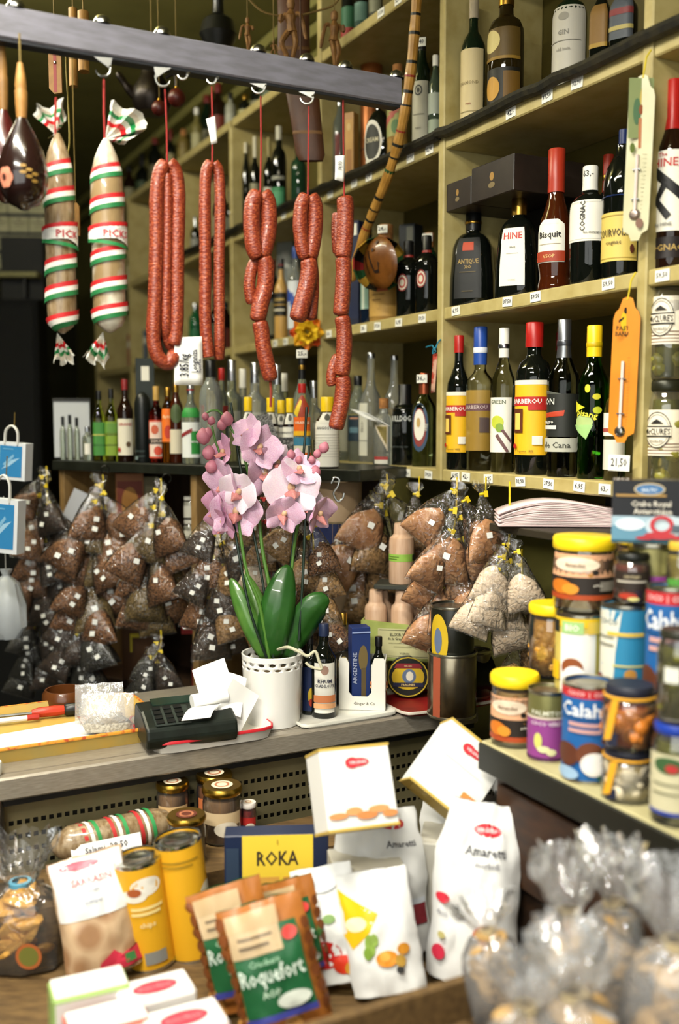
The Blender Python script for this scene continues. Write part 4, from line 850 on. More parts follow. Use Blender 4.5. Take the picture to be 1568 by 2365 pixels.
bamboo('golden bamboo tube hanging just right of the wooden paddle', 192, 28, 166, 26, 2.35); bamboo('shorter bamboo tube beside the golden one', 168, 20, 200, 20, 2.45)
t = hung('wooden_paddle', 'flat wooden paddle with a pink streak hanging behind the rail', 'paddle', 129, 218, 2.25); s = 2.25 / F
mb = MB(); mb.prism([(-.014, .012), (-.002, 0), (.015, .003), (.014, .16), (-.014, .16)], -.004, .004); mb.build('blade', M('b08448', .55, hx2='96693a', nscale=30), t)
mb = MB(); mb.box(-.003, -.0046, .004, .004, -.004, .155); mb.build('pink_streak', M('a04a48', .6), t)
mb = MB(); mb.lathe([(0, -.004), (.003, -.003), (.004, 0), (.003, .003), (0, .004)], 8, xf=Matrix.Translation((0.001, -.005, .068))); mb.build('nail', CHROME, t)
cord(t, [t.location + Vector((0, 0, .16)), t.location + Vector((0, 0, .5))], .0015, OLTAN)
t = hung('yellow_twine', 'thin yellowish twine hanging behind the salamis', 'twine', 155, 360, 2.3)
cord(t, catmull([P(150, 60, 2.3), P(153, 160, 2.3), P(158, 250, 2.3), P(160, 330, 2.3), P(154, 362, 2.3)]), .0022, M('8a7a34', .7))
t = hung('copper_jug', 'dark copper jug with long spout hanging behind the rail', 'jug', 352, 262, 2.9); DCOP = M('1a120c', .35, .6)
mb = MB(); mb.lathe([(0, 0), (.045, 0), (.058, .03), (.055, .07), (.035, .10), (.028, .13), (.034, .15), (0, .15)], 18); mb.build('pot', DCOP, t)
mb = MB(); mb.tube(catmull([(-.05, 0, .05), (-.075, 0, .08), (-.10, 0, .115)], 4), [.014] * 4 + [.010] * 4 + [.006], 8); mb.build('spout', DCOP, t)
mb = MB(); mb.tube(catmull([(.04, 0, .10), (.065, 0, .11), (.07, 0, .07), (.05, 0, .03)], 5), .006, 8); mb.build('handle', DCOP, t)
cord(t, [t.location + Vector((0, 0, .15)), t.location + Vector((0, 0, .6))], .0015, OLTAN)
for px, py, w, lb in ((368, 250, 36, 'dull red ball ornament left of the sausage string'), (408, 226, 42, 'dark red ball ornament right of the sausage string')):
    t = hung('ball_ornament', lb, 'ornament', px, py, 2.75, 'red ball ornaments'); r = w * 2.75 / F / 2
    mb = MB(); mb.lathe([(r * math.sin(a), -r * math.cos(a)) for a in [math.pi * k / 10 for k in range(11)]], 16); mb.build('ball', M('4a140c', .4), t)
    mb = MB(); mb.lathe([(0, r), (r * .25, r), (r * .2, r * 1.2), (0, r * 1.2)], 10); mb.build('cap', GOLD, t); cord(t, [t.location + Vector((0, 0, r)), t.location + Vector((0, 0, .6))], .0012, OLTAN)
# leather cases
def leather(label, x0, x1, x2, x3, y0, y1, d, seam):
    b = P((x2 + x3) / 2, y1, d); t = thing('leather_case', label, 'case', b); s = d / F
    w0, w1, H = (x1 - x0) * s / 2, (x3 - x2) * s / 2, (y1 - y0) * s; dx = ((x0 + x1) - (x2 + x3)) / 2 * s
    LE = M('4e2c12', .5, hx2='3b1f0c', nscale=12, bump=.2, bscale=60)
    vs = MB(); vs.lathe([(w1 * .8, 0), (w1, H * .08), (w1 * .95 + (w0 - w1) * .5, H * .5), (w0, H * .97), (w0 * .9, H), (0, H)], 20, 0, 3, 1, .35, Matrix.Shear('XY', 4, (dx / H, 0)))
    vs.add([(0, 0, 0)], []); vs.build('leather_body', LE, t)
    mb = MB(); mb.lathe([(w1 * 1.02, H * seam), (w1 * 1.06, H * (seam + .02)), (w1 * 1.02, H * (seam + .04))], 20, 0, 3, 1, .37, Matrix.Shear('XY', 4, (dx / H, 0))); mb.build('stitched_band', M('6b4a22', .6), t)
    cord(t, [b + Vector((dx, 0, H)), b + Vector((dx, 0, H + .4))], .0025, M('3b1f0c', .6)); return t
leather('brown leather bottle case hanging behind the fourth sausage string', 655, 735, 685, 752, 190, 372, 2.55, .32)
leather('dark leather case hanging above the rail behind the middle doll', 640, 718, 640, 716, -40, 138, 2.75, .1)
# rope garland and little carved dolls above the rail
t = hung('rope_garland', 'thin sagging rope above the rail from which the dolls hang', 'rope', 672, 38, 2.6)
cord(t, catmull([P(560, -30, 2.6), P(580, 4, 2.6), P(615, 30, 2.6), P(672, 38, 2.6), P(730, 26, 2.6), P(775, 8, 2.6), P(800, -40, 2.6)], 6), .0028, M('6a5426', .8, bump=.5, bscale=300), 'rope')
DOLL = M('8a6230', .6, hx2='6b4820', nscale=60)
def doll(label, px, y0, y1, d, pose):
    H = (y1 - y0) * d / F; b = P(px, y1, d); t = thing('carved_doll', label, 'figurine', b, (0, 0, 0), 'carved dolls'); h = H
    mb = MB()
    mb.lathe([(0, .80 * h), (.05 * h, .82 * h), (.072 * h, .89 * h), (.06 * h, .96 * h), (0, 1.0 * h)], 10); mb.build('head', DOLL, t)
    mb = MB(); mb.tube([(0, 0, .82 * h), (0, 0, .78 * h), (pose * .01 * h, 0, .70 * h), (0, 0, .58 * h), (-pose * .02 * h, 0, .45 * h)], [.03 * h, .05 * h, .10 * h, .07 * h, .09 * h], 10); mb.build('torso', DOLL, t)
    for s in (-1, 1):
        mb = MB(); mb.tube(catmull([(s * .08 * h, 0, .74 * h), (s * .17 * h, -.02 * h, .66 * h - pose * s * .04 * h), (s * (.20 - .05 * pose * s) * h, -.05 * h, .52 * h + pose * s * .2 * h)], 4), [.035 * h] * 8 + [.022 * h], 7); mb.build('arm', DOLL, t)
        kx = s * .06 * h + pose * .07 * h * (s < 0)
        mb = MB(); mb.tube(catmull([(s * .045 * h, 0, .46 * h), (kx + s * .02 * h, -.05 * h, .27 * h), (kx * .6, 0, .10 * h), (kx * .6, 0, .02 * h), (kx * .6 + .01 * h, -.05 * h, 0)], 4), [.05 * h] * 5 + [.042 * h] * 5 + [.03 * h] * 7, 7); mb.build('leg', DOLL, t)
    cord(t, [b + Vector((0, 0, H * .98)), b + Vector((0, 0, H + .12))], .0016, OLTAN)
doll('squatting carved wooden doll hanging above the rail, leftmost of the three', 572, 42, 118, 2.58, 1)
doll('tall carved wooden doll hanging in front of the dark leather case', 672, 0, 140, 2.55, -1)
doll('carved wooden doll hanging above the rail nearest the painted stick', 772, 28, 155, 2.55, 1)
doll('tiny carved doll low on the rail between the first two dolls', 632, 95, 132, 2.6, -1)

# ------------------------------------------------------------------ painted stick with gourd
t = thing('painted_stick', 'curved bamboo stick with painted rings and a strung gourd leaning on the shelves', 'instrument', Wp(815, 655, -.05))
pts = catmull([Wp(x, y, -.05) for x, y in ((966, -60), (958, 60), (950, 150), (938, 240), (922, 320), (898, 400), (866, 480), (842, 540), (822, 605), (812, 650))], 8)
rl = [p - t.location for p in pts]; k = len(rl); s0 = depth(pts[40]) / F
rad = [11 * s0 + 2.5 * s0 * (1 + math.sin(i * .8)) * .3 for i in range(k)]; rad[-1] *= .4; rad[-2] *= .7
mb = MB(); mb.tube(rl, rad, 10); mb.build('bamboo_rod', M('b98a3e', .4, hx2='9a6e2a', nscale=30, coat=.2), t)
cols = ['15150e', '1d4a26', '8a2218', '15150e']
for i in range(3, k - 14, 3):
    c = cols[(i // 3) % 4] if (i // 3) % 3 != 2 else '15150e'
    if (i // 3) % 5 == 4: continue
    mb = MB(); mb.tube([rl[i].lerp(rl[i + 1], .1), rl[i].lerp(rl[i + 1], .75 if (i % 2) else .5)], rad[i] * 1.05, 10, caps=False); mb.build('painted_ring', M(c, .45), t)
gc = Wp(877, 608, -.03); gr = 60 * depth(gc) / F
g = thing('painted_gourd', 'round brown gourd with dark burn marks and painted triangles hung on the stick', 'gourd', gc, (R(8), R(-14), face_cam(gc, -52)))
mb = MB(); mb.lathe([(0, -.30 * gr), (.35 * gr, -.28 * gr), (.75 * gr, -.17 * gr), (.96 * gr, -.03 * gr), (1.0 * gr, .02 * gr)], 30, xf=Matrix.Rotation(-math.pi / 2, 4, 'X') @ Matrix.Scale(1, 4)); mb.build('gourd_face', M('7d4c1a', .35, hx2='61380f', nscale=18, coat=.3), g)
mb = MB(); n = 15
for a in range(n):
    t0, t1 = 2 * math.pi * a / n, 2 * math.pi * (a + 1) / n; prof = [(1.0, .02), (1.06, .2), (.98, .5), (.75, .75), (.4, .92), (0.01, .98)]
    for (r0, h0), (r1, h1) in zip(prof, prof[1:]):
        mb.add([(gr * r0 * math.cos(t0), gr * h0, gr * r0 * math.sin(t0)), (gr * r0 * math.cos(t1), gr * h0, gr * r0 * math.sin(t1)), (gr * r1 * math.cos(t1), gr * h1, gr * r1 * math.sin(t1)), (gr * r1 * math.cos(t0), gr * h1, gr * r1 * math.sin(t0))], [(0, 1, 2, 3)], a % 4, True)
mb.build('painted_back', [M('1f4a26', .45), M('a8822a', .45), M('17160f', .45), M('8a2220', .45)], g)
fs_ = lambda x, v, o: Vector((x * gr, -gr * .30 * max(0, 1 - (x * x + (2 * v - 1) ** 2) ** 1.1) - o, (2 * v - 1) * gr))
decal(g, 'burn_mark', fs_, 2 * gr, 2 * gr, [('p', [(-.28, .80), (-.20, .80), (-.05, .35), (-.12, .33)], '1f1006'), ('p', [(-.12, .33), (-.05, .37), (.18, .36), (.14, .29)], '1f1006'), ('p', [(.14, .29), (.20, .36), (.30, .47), (.24, .5)], '1f1006'), ('p', [(-.5, .72), (-.42, .72), (-.4, .36), (-.46, .36)], '2a1608'), ('e', .1, .76, .08, .03, '2a1608'), ('e', .35, .86, .08, .03, '3a2008'), ('e', -.5, .14, .09, .04, '3a2a0c')], lift=.0012)
cord(g, [Wp(822, 575, -.065), Wp(835, 580, -.07), Wp(850, 588, -.06)], .002, M('8a7a4a', .8), 'lashing')
g.children[-1].location = (0, 0, 0); g.children[-1].matrix_parent_inverse = Matrix.LocRotScale(None, g.rotation_euler, None).inverted()

# ------------------------------------------------------------------ yellow and orange paper flower on the shelf edge
fc = Wp(709, 768, -.045); t = thing('paper_flower', 'ruffled yellow and orange artificial flower on the shelf edge', 'flower', fc, (0, 0, face_cam(fc))); rg = random.Random(5); s = depth(fc) / F
def petal_mesh(L, wd, curl, seed, ruffle=.1):
    mb = MB()
    def f(u, v):
        x = (u - .5) * 2; w = wd * math.sin(math.pi * min(1, .12 + .82 * v)) ** .6
        return Vector((x * w, -curl * L * v * v + ruffle * L * v * math.sin(x * 5 + seed), L * v * (1 - .15 * x * x)))
    mb.sheet(f, 6, 5); return mb
for ring, (cn, L, wd, cl, tilt) in enumerate(((8, 42, 20, .12, 6), (7, 34, 17, .25, 22), (5, 22, 12, .4, 40))):
    for i in range(cn):
        c = ['d2501c', 'e0801c', 'e8b01c'][(i + ring) % 3] if ring == 0 else ('f0c82a' if ring == 1 or i % 2 else 'e6b41c')
        o = petal_mesh(L * s, wd * s, cl, i * 1.7 + ring, .12).build('petal', M(c, .55), t, rot=(0, 0, 0), fix=False)
        a = 2 * math.pi * (i + .4 * ring) / cn; o.matrix_local = Matrix.Rotation(a, 4, 'Y') @ Matrix.Rotation(R(tilt), 4, 'X')
        o.location = (0, .01 - .012 * ring, 0)
mb = MB(); mb.lathe([(0, -.008), (.006, -.005), (.008, 0), (.005, .005), (0, .006)], 10); mb.build('flower_centre', M('6a5a14', .7), t, (0, -.02, 0))
# ------------------------------------------------------------------ bottles on the dark angled shelf
def bb(label, px, off, w, yt, kind, g, c, decs=(), **k): return bottle(label, onbar(px, L3, off), w, yt, kind, g, c, decs, **k)
E0 = dict(extra=-5)
for i, (px, yt) in enumerate(((147, 962), (163, 958), (179, 964))):
    bb('tiny clear miniature bottle, %s from the left on the dark shelf' % ORD[i], px, .05, 14, yt, 'bitters', CLEARG, BLACKC, extra=0)
bb('small clear flask with white sticker left of the olive oils', 203, .05, 24, 985, 'wide', CLEARG, SILV, [(.1, .5, 40, [('r', -.8, .2, .8, 1, LW)])], extra=0)
GL = [('r', -1, 0, 1, 1, '7d9a2a'), ('r', -1, .6, 1, .62, '33401a'), ('r', -1, .3, 1, .32, '33401a'), ('r', -.9, .66, .9, .95, '5f8a34')]
bb('olive oil bottle with dark green label, left of the pair', 231, .05, 28, 902, 'liquor', OLIVE, BLACKC, [(.08, .55, 66, [('r', -1, 0, 1, 1, '3f8032'), ('r', -1, .6, 1, .64, 'b9b45a'), ('r', -1, .3, 1, .32, '1f4a1a')])], sq=4, extra=0)
bb('olive oil bottle with lime green label, right of the pair', 259, .05, 28, 898, 'liquor', OLIVE, BLACKC, [(.08, .55, 66, GL)], sq=4, extra=0)
bb('dark bottle with cream label and red neck beside the olive oils', 291, .05, 36, 876, 'liquor', DKBROWN, M('7a1c1c', .4), [(.08, .52, 66, [('r', -1, 0, 1, 1, 'ddd6c0'), ('t', 'GRAND', 0, .85, .08, 'a83a34', 1.6), ('e', .3, .3, .25, .08, '5a4630'), ('e', -.7, .15, .2, .07, 'b03028')])], extra=0)
bb('matte black rounded bottle in the middle of the dark shelf', 331, .05, 38, 905, 'dome', M('0d1210', .4), None, [(.04, .25, 60, [('r', -1, .55, .2, .6, '3a4a48'), ('r', -1, .2, .2, .25, '3a4a48'), ('r', -1, .0, -.6, .2, '7a8a88')])], extra=0)
post_box('tall black carton with a white price sticker behind the matte black bottle', onbar(338, L3, .14), 42, 828, M('14201a', .5), [('r', -.4, .78, .45, .92, LW)], extra=0, dp=.05)
bb('red liqueur bottle with a red and white pictorial label', 363, .04, 36, 892, 'wine', REDT, M('b8924a', .4), [(.06, .56, 66, [('r', -1, 0, 1, 1, 'c8452c'), ('r', -.85, .05, .85, .95, 'e0c9b8'), ('e', -.2, .75, .4, .12, 'c05a3a'), ('r', -1, .38, 1, .52, '221a16'), ('t', 'SOUR', 0, .45, .08, 'e0c9b8', 1.2), ('e', .1, .2, .4, .12, 'c8452c')])], extra=0, capsule=.82)
bb('amber bottle with bright orange label beside the red liqueur', 389, .05, 30, 895, 'slim', AMBT, GOLD, [(.28, .72, 60, [('r', -1, 0, 1, 1, 'e5701c'), ('e', 0, .3, .5, .2, 'b8341c'), ('t', 'Apricot', 0, .75, .1, 'f2d8a8', 1.5)])], extra=0)
bb('brown bottle with green crest and white label right of the orange label', 408, .06, 32, 885, 'slim', AMBERD, GOLD, [(.5, .74, 60, [('e', 0, .5, .8, .5, '4a5a34')]), (.12, .42, 60, [('r', -1, 0, 1, 1, 'd5cbb0')])], extra=0)
bb('clear bottle with green and white label right of the price card', 442, .04, 42, 886, 'liquor', CLEARG, SILV, [(.58, .70, 70, [('r', -1, 0, 1, 1, '2f8a3a')]), (.08, .52, 70, [('r', -1, 0, 1, 1, 'dfe2dc'), ('r', .0, .1, 1, .75, '2f8a3a'), ('p', [(-1, .55), (.1, .72), (.1, .84), (-1, .66)], '8a2a2a'), ('t', 'genepi', .3, .45, .09, 'dfe2dc', 1.0)])], collar=M('8a1c1c', .4), extra=0)
bb('large round clear bottle with black top behind the orchid buds', 489, .06, 54, 832, 'jug', CLEAR, BLACKC, [(.86, .93, 60, [('r', -.8, 0, .8, 1, LW)])], extra=0)
bb('bottle with red cap and white ring behind the orchid', 514, .16, 34, 850, 'liquor', CLEARG, REDC, [(.5, .6, 50, [('r', -1, 0, 1, 1, 'a83028')])], extra=0)
ANG = [('r', -1, 0, 1, 1, 'e6e3d6'), ('t', 'ANGOSTURA', 0, .85, .06, '4a4a48', 1.5)] + [('r', -.8, .7 - .06 * k, .8, .708 - .06 * k, 'a9a698') for k in range(9)]
def bitters(label, px, off, w, yt, lab=.58):
    t = bb(label, px, off, w, yt, 'bitters', GLASS('1a0d07', True), YEL, [(.02, lab, 150, ANG), (.62, .78, 60, [('r', -.8, 0, .8, 1, 'd8d5c8'), ('e', 0, .6, .3, .3, '4a4a40')])], extra=0, group='yellow capped bitters bottles'); return t
bitters('yellow capped bitters bottle leftmost of its row, left of the granite', 574, .055, 34, 917)
bitters('yellow capped bitters bottle just behind the granite slab', 626, .065, 34, 919)
bitters('yellow capped bitters bottle with a price tag right of the granite', 650, .12, 32, 924)
bitters('yellow capped bitters bottle touching the orange labelled one', 670, .065, 32, 920)
bitters('large bitters bottle in oversized white label right of the orange label', 756, .05, 54, 917, .66)
bb('bottle with orange, yellow and blue labels behind the orchid stake', 698, .045, 40, 886, 'slim', CLEARG, REDC, [(.60, .84, 60, [('e', 0, .5, .9, .6, '9a3a20'), ('p', [(-1, .2), (-.4, .9), (0, .8), (-.5, 0)], 'd8b82a')]), (.38, .60, 66, [('r', -1, 0, 1, 1, 'e0641c'), ('r', -1, 0, 1, .25, 'e8b21c'), ('t', 'ORANGE', 0, .7, .14, 'f2dcc0', 1.6)]), (.10, .36, 66, [('r', -1, 0, 1, 1, 'd8d2b8'), ('r', -1, .62, 1, 1, '3a7a96'), ('r', -1, .1, 1, .3, 'e0641c')])], extra=0)
bb('tall bottle with black and gold neck under the flower', 698, .17, 46, 805, 'long', CLEARG, BLACKC, extra=0, capsule=.74, collar=GOLD, hang_tag='25,-')
for i, (px, yt, c, w) in enumerate(((537, 832, SILV, 50), (590, 838, SILV, 52), (641, 842, SILV, 50), (562, 852, WHITEC, 40), (657, 862, WHITEC, 40), (725, 880, SILV, 44))):
    bb('clear bottle with %s cap in the back row, %s from the left' % ('white' if c is WHITEC else 'silver', ['first', 'third', 'fourth', 'second', 'fifth', 'last'][i]), px, (.24, .25, .24, .30, .31, .22)[i], w, yt, 'vodka', CLEAR if i % 2 else CLEARG, c, [(.3, .5, 50, [('r', -1, 0, 1, 1, M('d6d6c8', .5, alpha=.5))])], extra=0, capr=.40, capsule=.80, group='clear bottles in the back row')
GRAN = M('8f8f8b', .6, hx2='3a3a3a', nscale=220, sharp=(.42, .58))
gp = onbar(645, L3, -.0) + Vector((0, .03, 0)); gs = depth(gp) / F
gb = thing('granite_block', 'speckled grey granite block with a slanted slab leaning on it', 'stone', gp, (0, 0, R(8)))
mb = MB(); mb.prism([(-30 * gs, 0), (28 * gs, 0), (32 * gs, 68 * gs), (-38 * gs, 68 * gs)], -.025, .025); mb.build('block', GRAN, gb)
mb = MB(); mb.prism([(-38 * gs, 68 * gs), (-4 * gs, 68 * gs), (-26 * gs, 122 * gs), (-56 * gs, 118 * gs)], -.018, .012); mb.build('slab', GRAN, gb)
# things behind the dark shelf, far bays
FB = [('dark bottle with white label, leftmost above the far guard rail', 432, L1, 24, 520, 'wine', BLK, BLACKC, 'b9b5a0'), ('dark bottle with grey label beside it behind the long sausages', 452, L1, 22, 500, 'wine', BLK, SILV, '8a8a80'), ('dark bottle in the gap between the long sausages', 440, L1, 20, 470, 'slim', BLK, WHITEC, 'a8a490'),
      ('bottle with lime green label on the far upper shelf', 332, L1, 26, 535, 'liquor', OLIVE, SILV, 'a9b93a'), ('pale bottle with ivory label on the far upper shelf', 305, L1, 24, 560, 'liquor', PALE, WHITEC, 'c9c2a0'),
      ('green bottle behind the two strand sausage', 452, L2, 30, 700, 'slim', GLASS('1a5a34', True), SILV, '1f6a3c'), ('clear bottle with white sticker behind the long sausages', 430, L2, 26, 690, 'liquor', CLEARG, BLACKC, 'c9c9bc'), ('dark bottle seen between the second and third sausage strings', 532, L1, 20, 440, 'wine', BLK, BLACKC, '5a5a48'),
      ('light bottle on the topmost shelf left of the white slip', 455, L0, 26, 250, 'liquor', M('6e6634', .5), WHITEC, 'a09a70'), ('silvery jar like bottle on the topmost shelf above the slip', 533, L0, 26, 215, 'wide', M('8a8a78', .4), BLACKC, '9a9a88'), ('squat bottle on the topmost shelf behind the rail', 566, L0, 30, 220, 'wide', BLK, GOLD, '9a9464'),
      ('tan bottle on the topmost shelf behind the third hook', 425, L0, 30, 300, 'jug', M('6b5a26', .5), CORK, '7a6a34'), ('dark bottle on the topmost shelf behind the ball ornament', 395, L0, 22, 300, 'wine', BLK, M('6a1a14', .5), '8a8058')]
for lb, px, lv, w, yt, k, g, c, lc in FB: bottle(lb, onwall(px, lv, .08), w, yt, k, g, c, [(.1, .5, 60, [('r', -1, 0, 1, 1, lc)])])
for lb, px, yt, w, c1, c2 in (('bottle with green and red label on the topmost shelf, left one', 806, -30, 36, '2a5a3a', '8a2a22'), ('bottle with teal label on the topmost shelf, middle one', 836, -30, 34, '5a7a6a', '2a4a3a'), ('dark bottle on the topmost shelf, nearest the painted stick', 868, -40, 32, '7a7a60', '3a3a2a')):
    bottle(lb, onwall(px, L0, .06), w, yt - 40, 'liquor', BLK, BLACKC, [(.05, .5, 66, [('r', -1, 0, 1, 1, c1), ('r', -1, .1, 1, .4, c2)])])
rf = random.Random(21)
for nm, lv, xs in (('upper', L1, (318, 346, 372, 400, 418, 468, 512, 548)), ('topmost', L0, (300, 330, 360, 480, 505, 600, 622, 650)), ('middle', L2, (345, 380, 400, 475, 500, 520, 585, 608, 628, 715))):
    for i, px in enumerate(xs):
        q = onwall(px, lv, .16 if i % 2 else .11); dd = depth(q); hh_ = rf.uniform(.22, .31); w = .07 * F / dd
        yt = CY - F * ((q.y * SP + (q.z - EYE + hh_) * CP) / (q.y * CP - (q.z - EYE + hh_) * SP))
        bottle('dim bottle on the far %s shelf, %s from the left' % (nm, ORD[i]), q, w, yt, rf.choice(['liquor', 'wine', 'wide', 'slim']), rf.choice([BLK, BLK, DKGREEN, DKBROWN]), rf.choice([BLACKC, M('6a1a14', .5), M('8a845a', .5)]), [(.12, .5, 62, [('r', -1, 0, 1, 1, rf.choice(['8a8460', '5a5638', '6a2a1c', '9a9678', '3a4a30']))])], n=16, group='dim bottles on the far shelves')
BKC = ['7a2a1c', '9a9a90', '1f2a22', '3a4a5a', 'b89a5a', '5a1c18']
for i in range(6):
    q = onwall(300 + i * 12, L2 - .02, .05)
    w = 9 * depth(q) / F
    bk = thing('upright_box', 'slim upright box on the far shelf behind the three strand sausage, %s from left' % ORD[i], 'box', Vector((q.x, q.y, EYE + L2)), (0, 0, face_cam(q)), 'slim boxes on the far shelf')
    h = .17 + .03 * ((i * 7) % 3); mb = MB(); mb.box(-w / 2, 0, 0, w / 2, .12, h, 0, .001); mb.build('cover', M(BKC[i], .6), bk)
    mb = MB(); mb.box(-w / 2 + .001, -.001, h * .6, w / 2 - .001, 0, h * .8); mb.build('spine_label', M('b8b4a4', .6), bk)

# ------------------------------------------------------------------ far left: framed cards, shelf, bags
q = P(42, 545, 4.9); fb = thing('card_board', 'dark board with rows of small cream cards on the far wall', 'board', q, (0, 0, R(6))); s = 4.9 / F
mb = MB(); mb.box(-70 * s, 0, -92 * s, 58 * s, .03, 92 * s, 0, .004); mb.build('board', M('10130f', .6), fb)
for r_ in range(4):
    for c_ in range(3):
        x, z = (-44 + c_ * 44 + (r_ % 2) * 3) * s, (68 - r_ * 42) * s
        mb = MB(); mb.box(x - 24 * s, -.004, z - 17 * s, x + 24 * s, 0, z + 17 * s); cd = mb.build('card', M('b5b088', .6, hx2='9c9870', nscale=10), fb)
        decal(cd, 'card_print', (lambda a, v, o, x=x, z=z: Vector((x + a * 24 * s, -.004 - o, z + (v - .5) * 34 * s))), 48 * s, 34 * s, [('r', -.6, .6, .6, .66, '3a3826'), ('r', -.4, .4, .4, .44, '4a4834'), ('e', 0, .82, .12, .08, '4a4834')])
q = P(45, 640, 4.85); sf = thing('far_shelf', 'pale narrow shelf under the dark card board', 'shelf', q)
mb = MB(); mb.box(-120 * s, -.1, -.012, 54 * s, .05, .012, 0, .003); mb.build('board', M('8f8a58', .6), sf)
for x in (-60, 20): mb = MB(); mb.box(x * s, -.08, -.1, (x + 5) * s, .04, -.012); mb.build('bracket', M('15150f', .5), sf)
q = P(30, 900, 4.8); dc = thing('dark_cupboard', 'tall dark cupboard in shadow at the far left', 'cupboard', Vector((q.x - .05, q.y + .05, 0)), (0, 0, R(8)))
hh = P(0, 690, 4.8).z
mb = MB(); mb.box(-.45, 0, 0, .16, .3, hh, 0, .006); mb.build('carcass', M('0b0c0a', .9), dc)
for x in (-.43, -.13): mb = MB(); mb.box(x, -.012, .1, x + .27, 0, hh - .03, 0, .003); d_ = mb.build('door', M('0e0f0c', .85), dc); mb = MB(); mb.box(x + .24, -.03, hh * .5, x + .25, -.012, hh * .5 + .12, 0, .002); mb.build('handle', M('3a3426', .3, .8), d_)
carton('light grey carton on the dark cupboard', Vector((q.x + .03, q.y + .15, hh)), .2, .15, .3, M('2a2a28', .8), name='grey_carton', rot=(0, 0, R(5)))
def gift_bag(label, x0, x1, y0, y1, yh, d):
    b = P((x0 + x1) / 2, y1, d); s = d / F; w, h = (x1 - x0) * s, (y1 - y0) * s
    t = thing('paper_bag', label, 'bag', b, (0, R(4), R(-14)), 'blue and white paper bags')
    mb = MB(); mb.prism([(-w / 2, 0), (w / 2, 0), (w / 2, h), (-w / 2, h)], -.012, .025); mb.build('bag_body', M('d9dde0', .6), t)
    f, ww, h2 = flat(w * .9, h * .05, h * .9, -.0125); decal(t, 'front_print', f, ww, h2, [('r', -.86, .04, .86, .96, '2d7fb5'), ('p', [(-.7, .25), (.1, .55), (.7, .62), (-.1, .35)], '9cc4dd'), ('p', [(-.6, .4), (.2, .72), (.3, .66), (-.4, .35)], '7fb2d2'), ('r', -.6, .85, .2, .88, '6aa8cc')])
    mb = MB(); mb.tube(catmull([(-w * .22, -.012, h * .95), (-w * .2, -.012, h * 1.3), (0, -.012, h * 1.45), (w * .2, -.012, h * 1.3), (w * .22, -.012, h * .95)], 5), .006, 6, flat=.5); mb.build('handle', M('dcdcd6', .6), t)
    mb = MB(); mb.tube([(0, .0, h * 1.44), (0, .0, h * 1.8)], .0015, 5); mb.build('hanging_string', OLTAN, t)
gift_bag('blue printed white paper bag hanging at the left edge, upper one', -8, 66, 1022, 1108, 985, 2.7)
gift_bag('blue printed white paper bag hanging at the left edge, lower one', -30, 48, 1152, 1276, 1120, 2.55)
wb = P(18, 1475, 2.7); t = thing('plastic_bag', 'tied white translucent plastic bag at the left edge', 'bag', wb, (0, 0, 0)); s = 2.7 / F
mb = MB(); mb.lathe([(0, 0), (30 * s, 2 * s), (46 * s, 30 * s), (44 * s, 80 * s), (28 * s, 130 * s), (8 * s, 148 * s), (14 * s, 162 * s)], 24, 0, 2, 1, .8, None, True, lambda a, z: 1 + .09 * math.sin(a * 5 + z * 60) + .05 * math.sin(a * 11 - z * 90)); mb.build('bag_skin', M('c3c9cc', .35, trans=.25, bump=.6, bscale=40), t)
mb = MB(); mb.tube([(0, 0, 148 * s), (0, 0, 330 * s)], .0015, 5); mb.build('hanging_string', M('b8b8b0', .6), t)

# ------------------------------------------------------------------ spice bags tied in bunches
def bag_shape(seed, puff=1.0):
    rg = random.Random(seed); ph = rg.uniform(0, 6)
    st = [(.20, .13, .05), (.12, .15, .04), (.05, .07, .03), (0, .024, .024), (-.06, .06, .045), (-.2, .13, .08), (-.38, .20, .13), (-.58, .27, .14), (-.78, .32, .12), (-.92, .34, .06), (-1, .345, .006)]
    mb = MB(); n = 20; vs = []
    for k, (z, w, th) in enumerate(st):
        for i in range(n):
            a = 2 * math.pi * i / n; cr = 1 + (.22 if z > -.45 and abs(z) > .01 else .05) * mnoise.noise(Vector((math.cos(a) * 2.2 + seed, math.sin(a) * 2.2, z * 6 + ph)))
            vs.append((w * math.cos(a) * cr, th * puff * math.sin(a) * cr, z + .02 * mnoise.noise(Vector((a, z * 3, seed)))))
    fs = [(k * n + i, k * n + (i + 1) % n, (k + 1) * n + (i + 1) % n, (k + 1) * n + i) for k in range(len(st) - 1) for i in range(n)]
    mb.add(vs, fs, 0, True); film = mb.mesh('film', [FILM(gloss=.05, white=.01, bscale=9, strength=1.0, rough=.05)], sharp=80)
    mb = MB(); st2 = [(-.40, .02, .02), (-.42, .11, .07), (-.48, .19, .12), (-.58, .255, .128), (-.78, .305, .11), (-.91, .325, .055), (-.975, .33, .010)]; vs = []
    for z, w, th in st2:
        for i in range(n):
            a = 2 * math.pi * i / n; vs.append((w * math.cos(a), th * puff * math.sin(a), z + .05 * math.sin(a * 1 + ph) * (z > -.6)))
    fs = [(k * n + i, k * n + (i + 1) % n, (k + 1) * n + (i + 1) % n, (k + 1) * n + i) for k in range(len(st2) - 1) for i in range(n)] + [tuple(range(n)), tuple((len(st2) - 1) * n + i for i in range(n))]
    mb.add(vs, fs, 0, True); return film, mb, st2
FILMS = [bag_shape(k, .75 + .15 * k) for k in range(5)]
_cont = {}
def content(k, mat):
    if (k, mat.name) not in _cont: _cont[(k, mat.name)] = FILMS[k][1].mesh('contents', mat, sharp=80)
    return _cont[(k, mat.name)]
mb = MB(); mb.tube([(.026 * math.cos(a), .026 * math.sin(a), 0) for a in [2 * math.pi * i / 10 for i in range(10)]], .020, 6, closed=True); mb.box(.02, -.05, -.05, .075, -.03, .04)
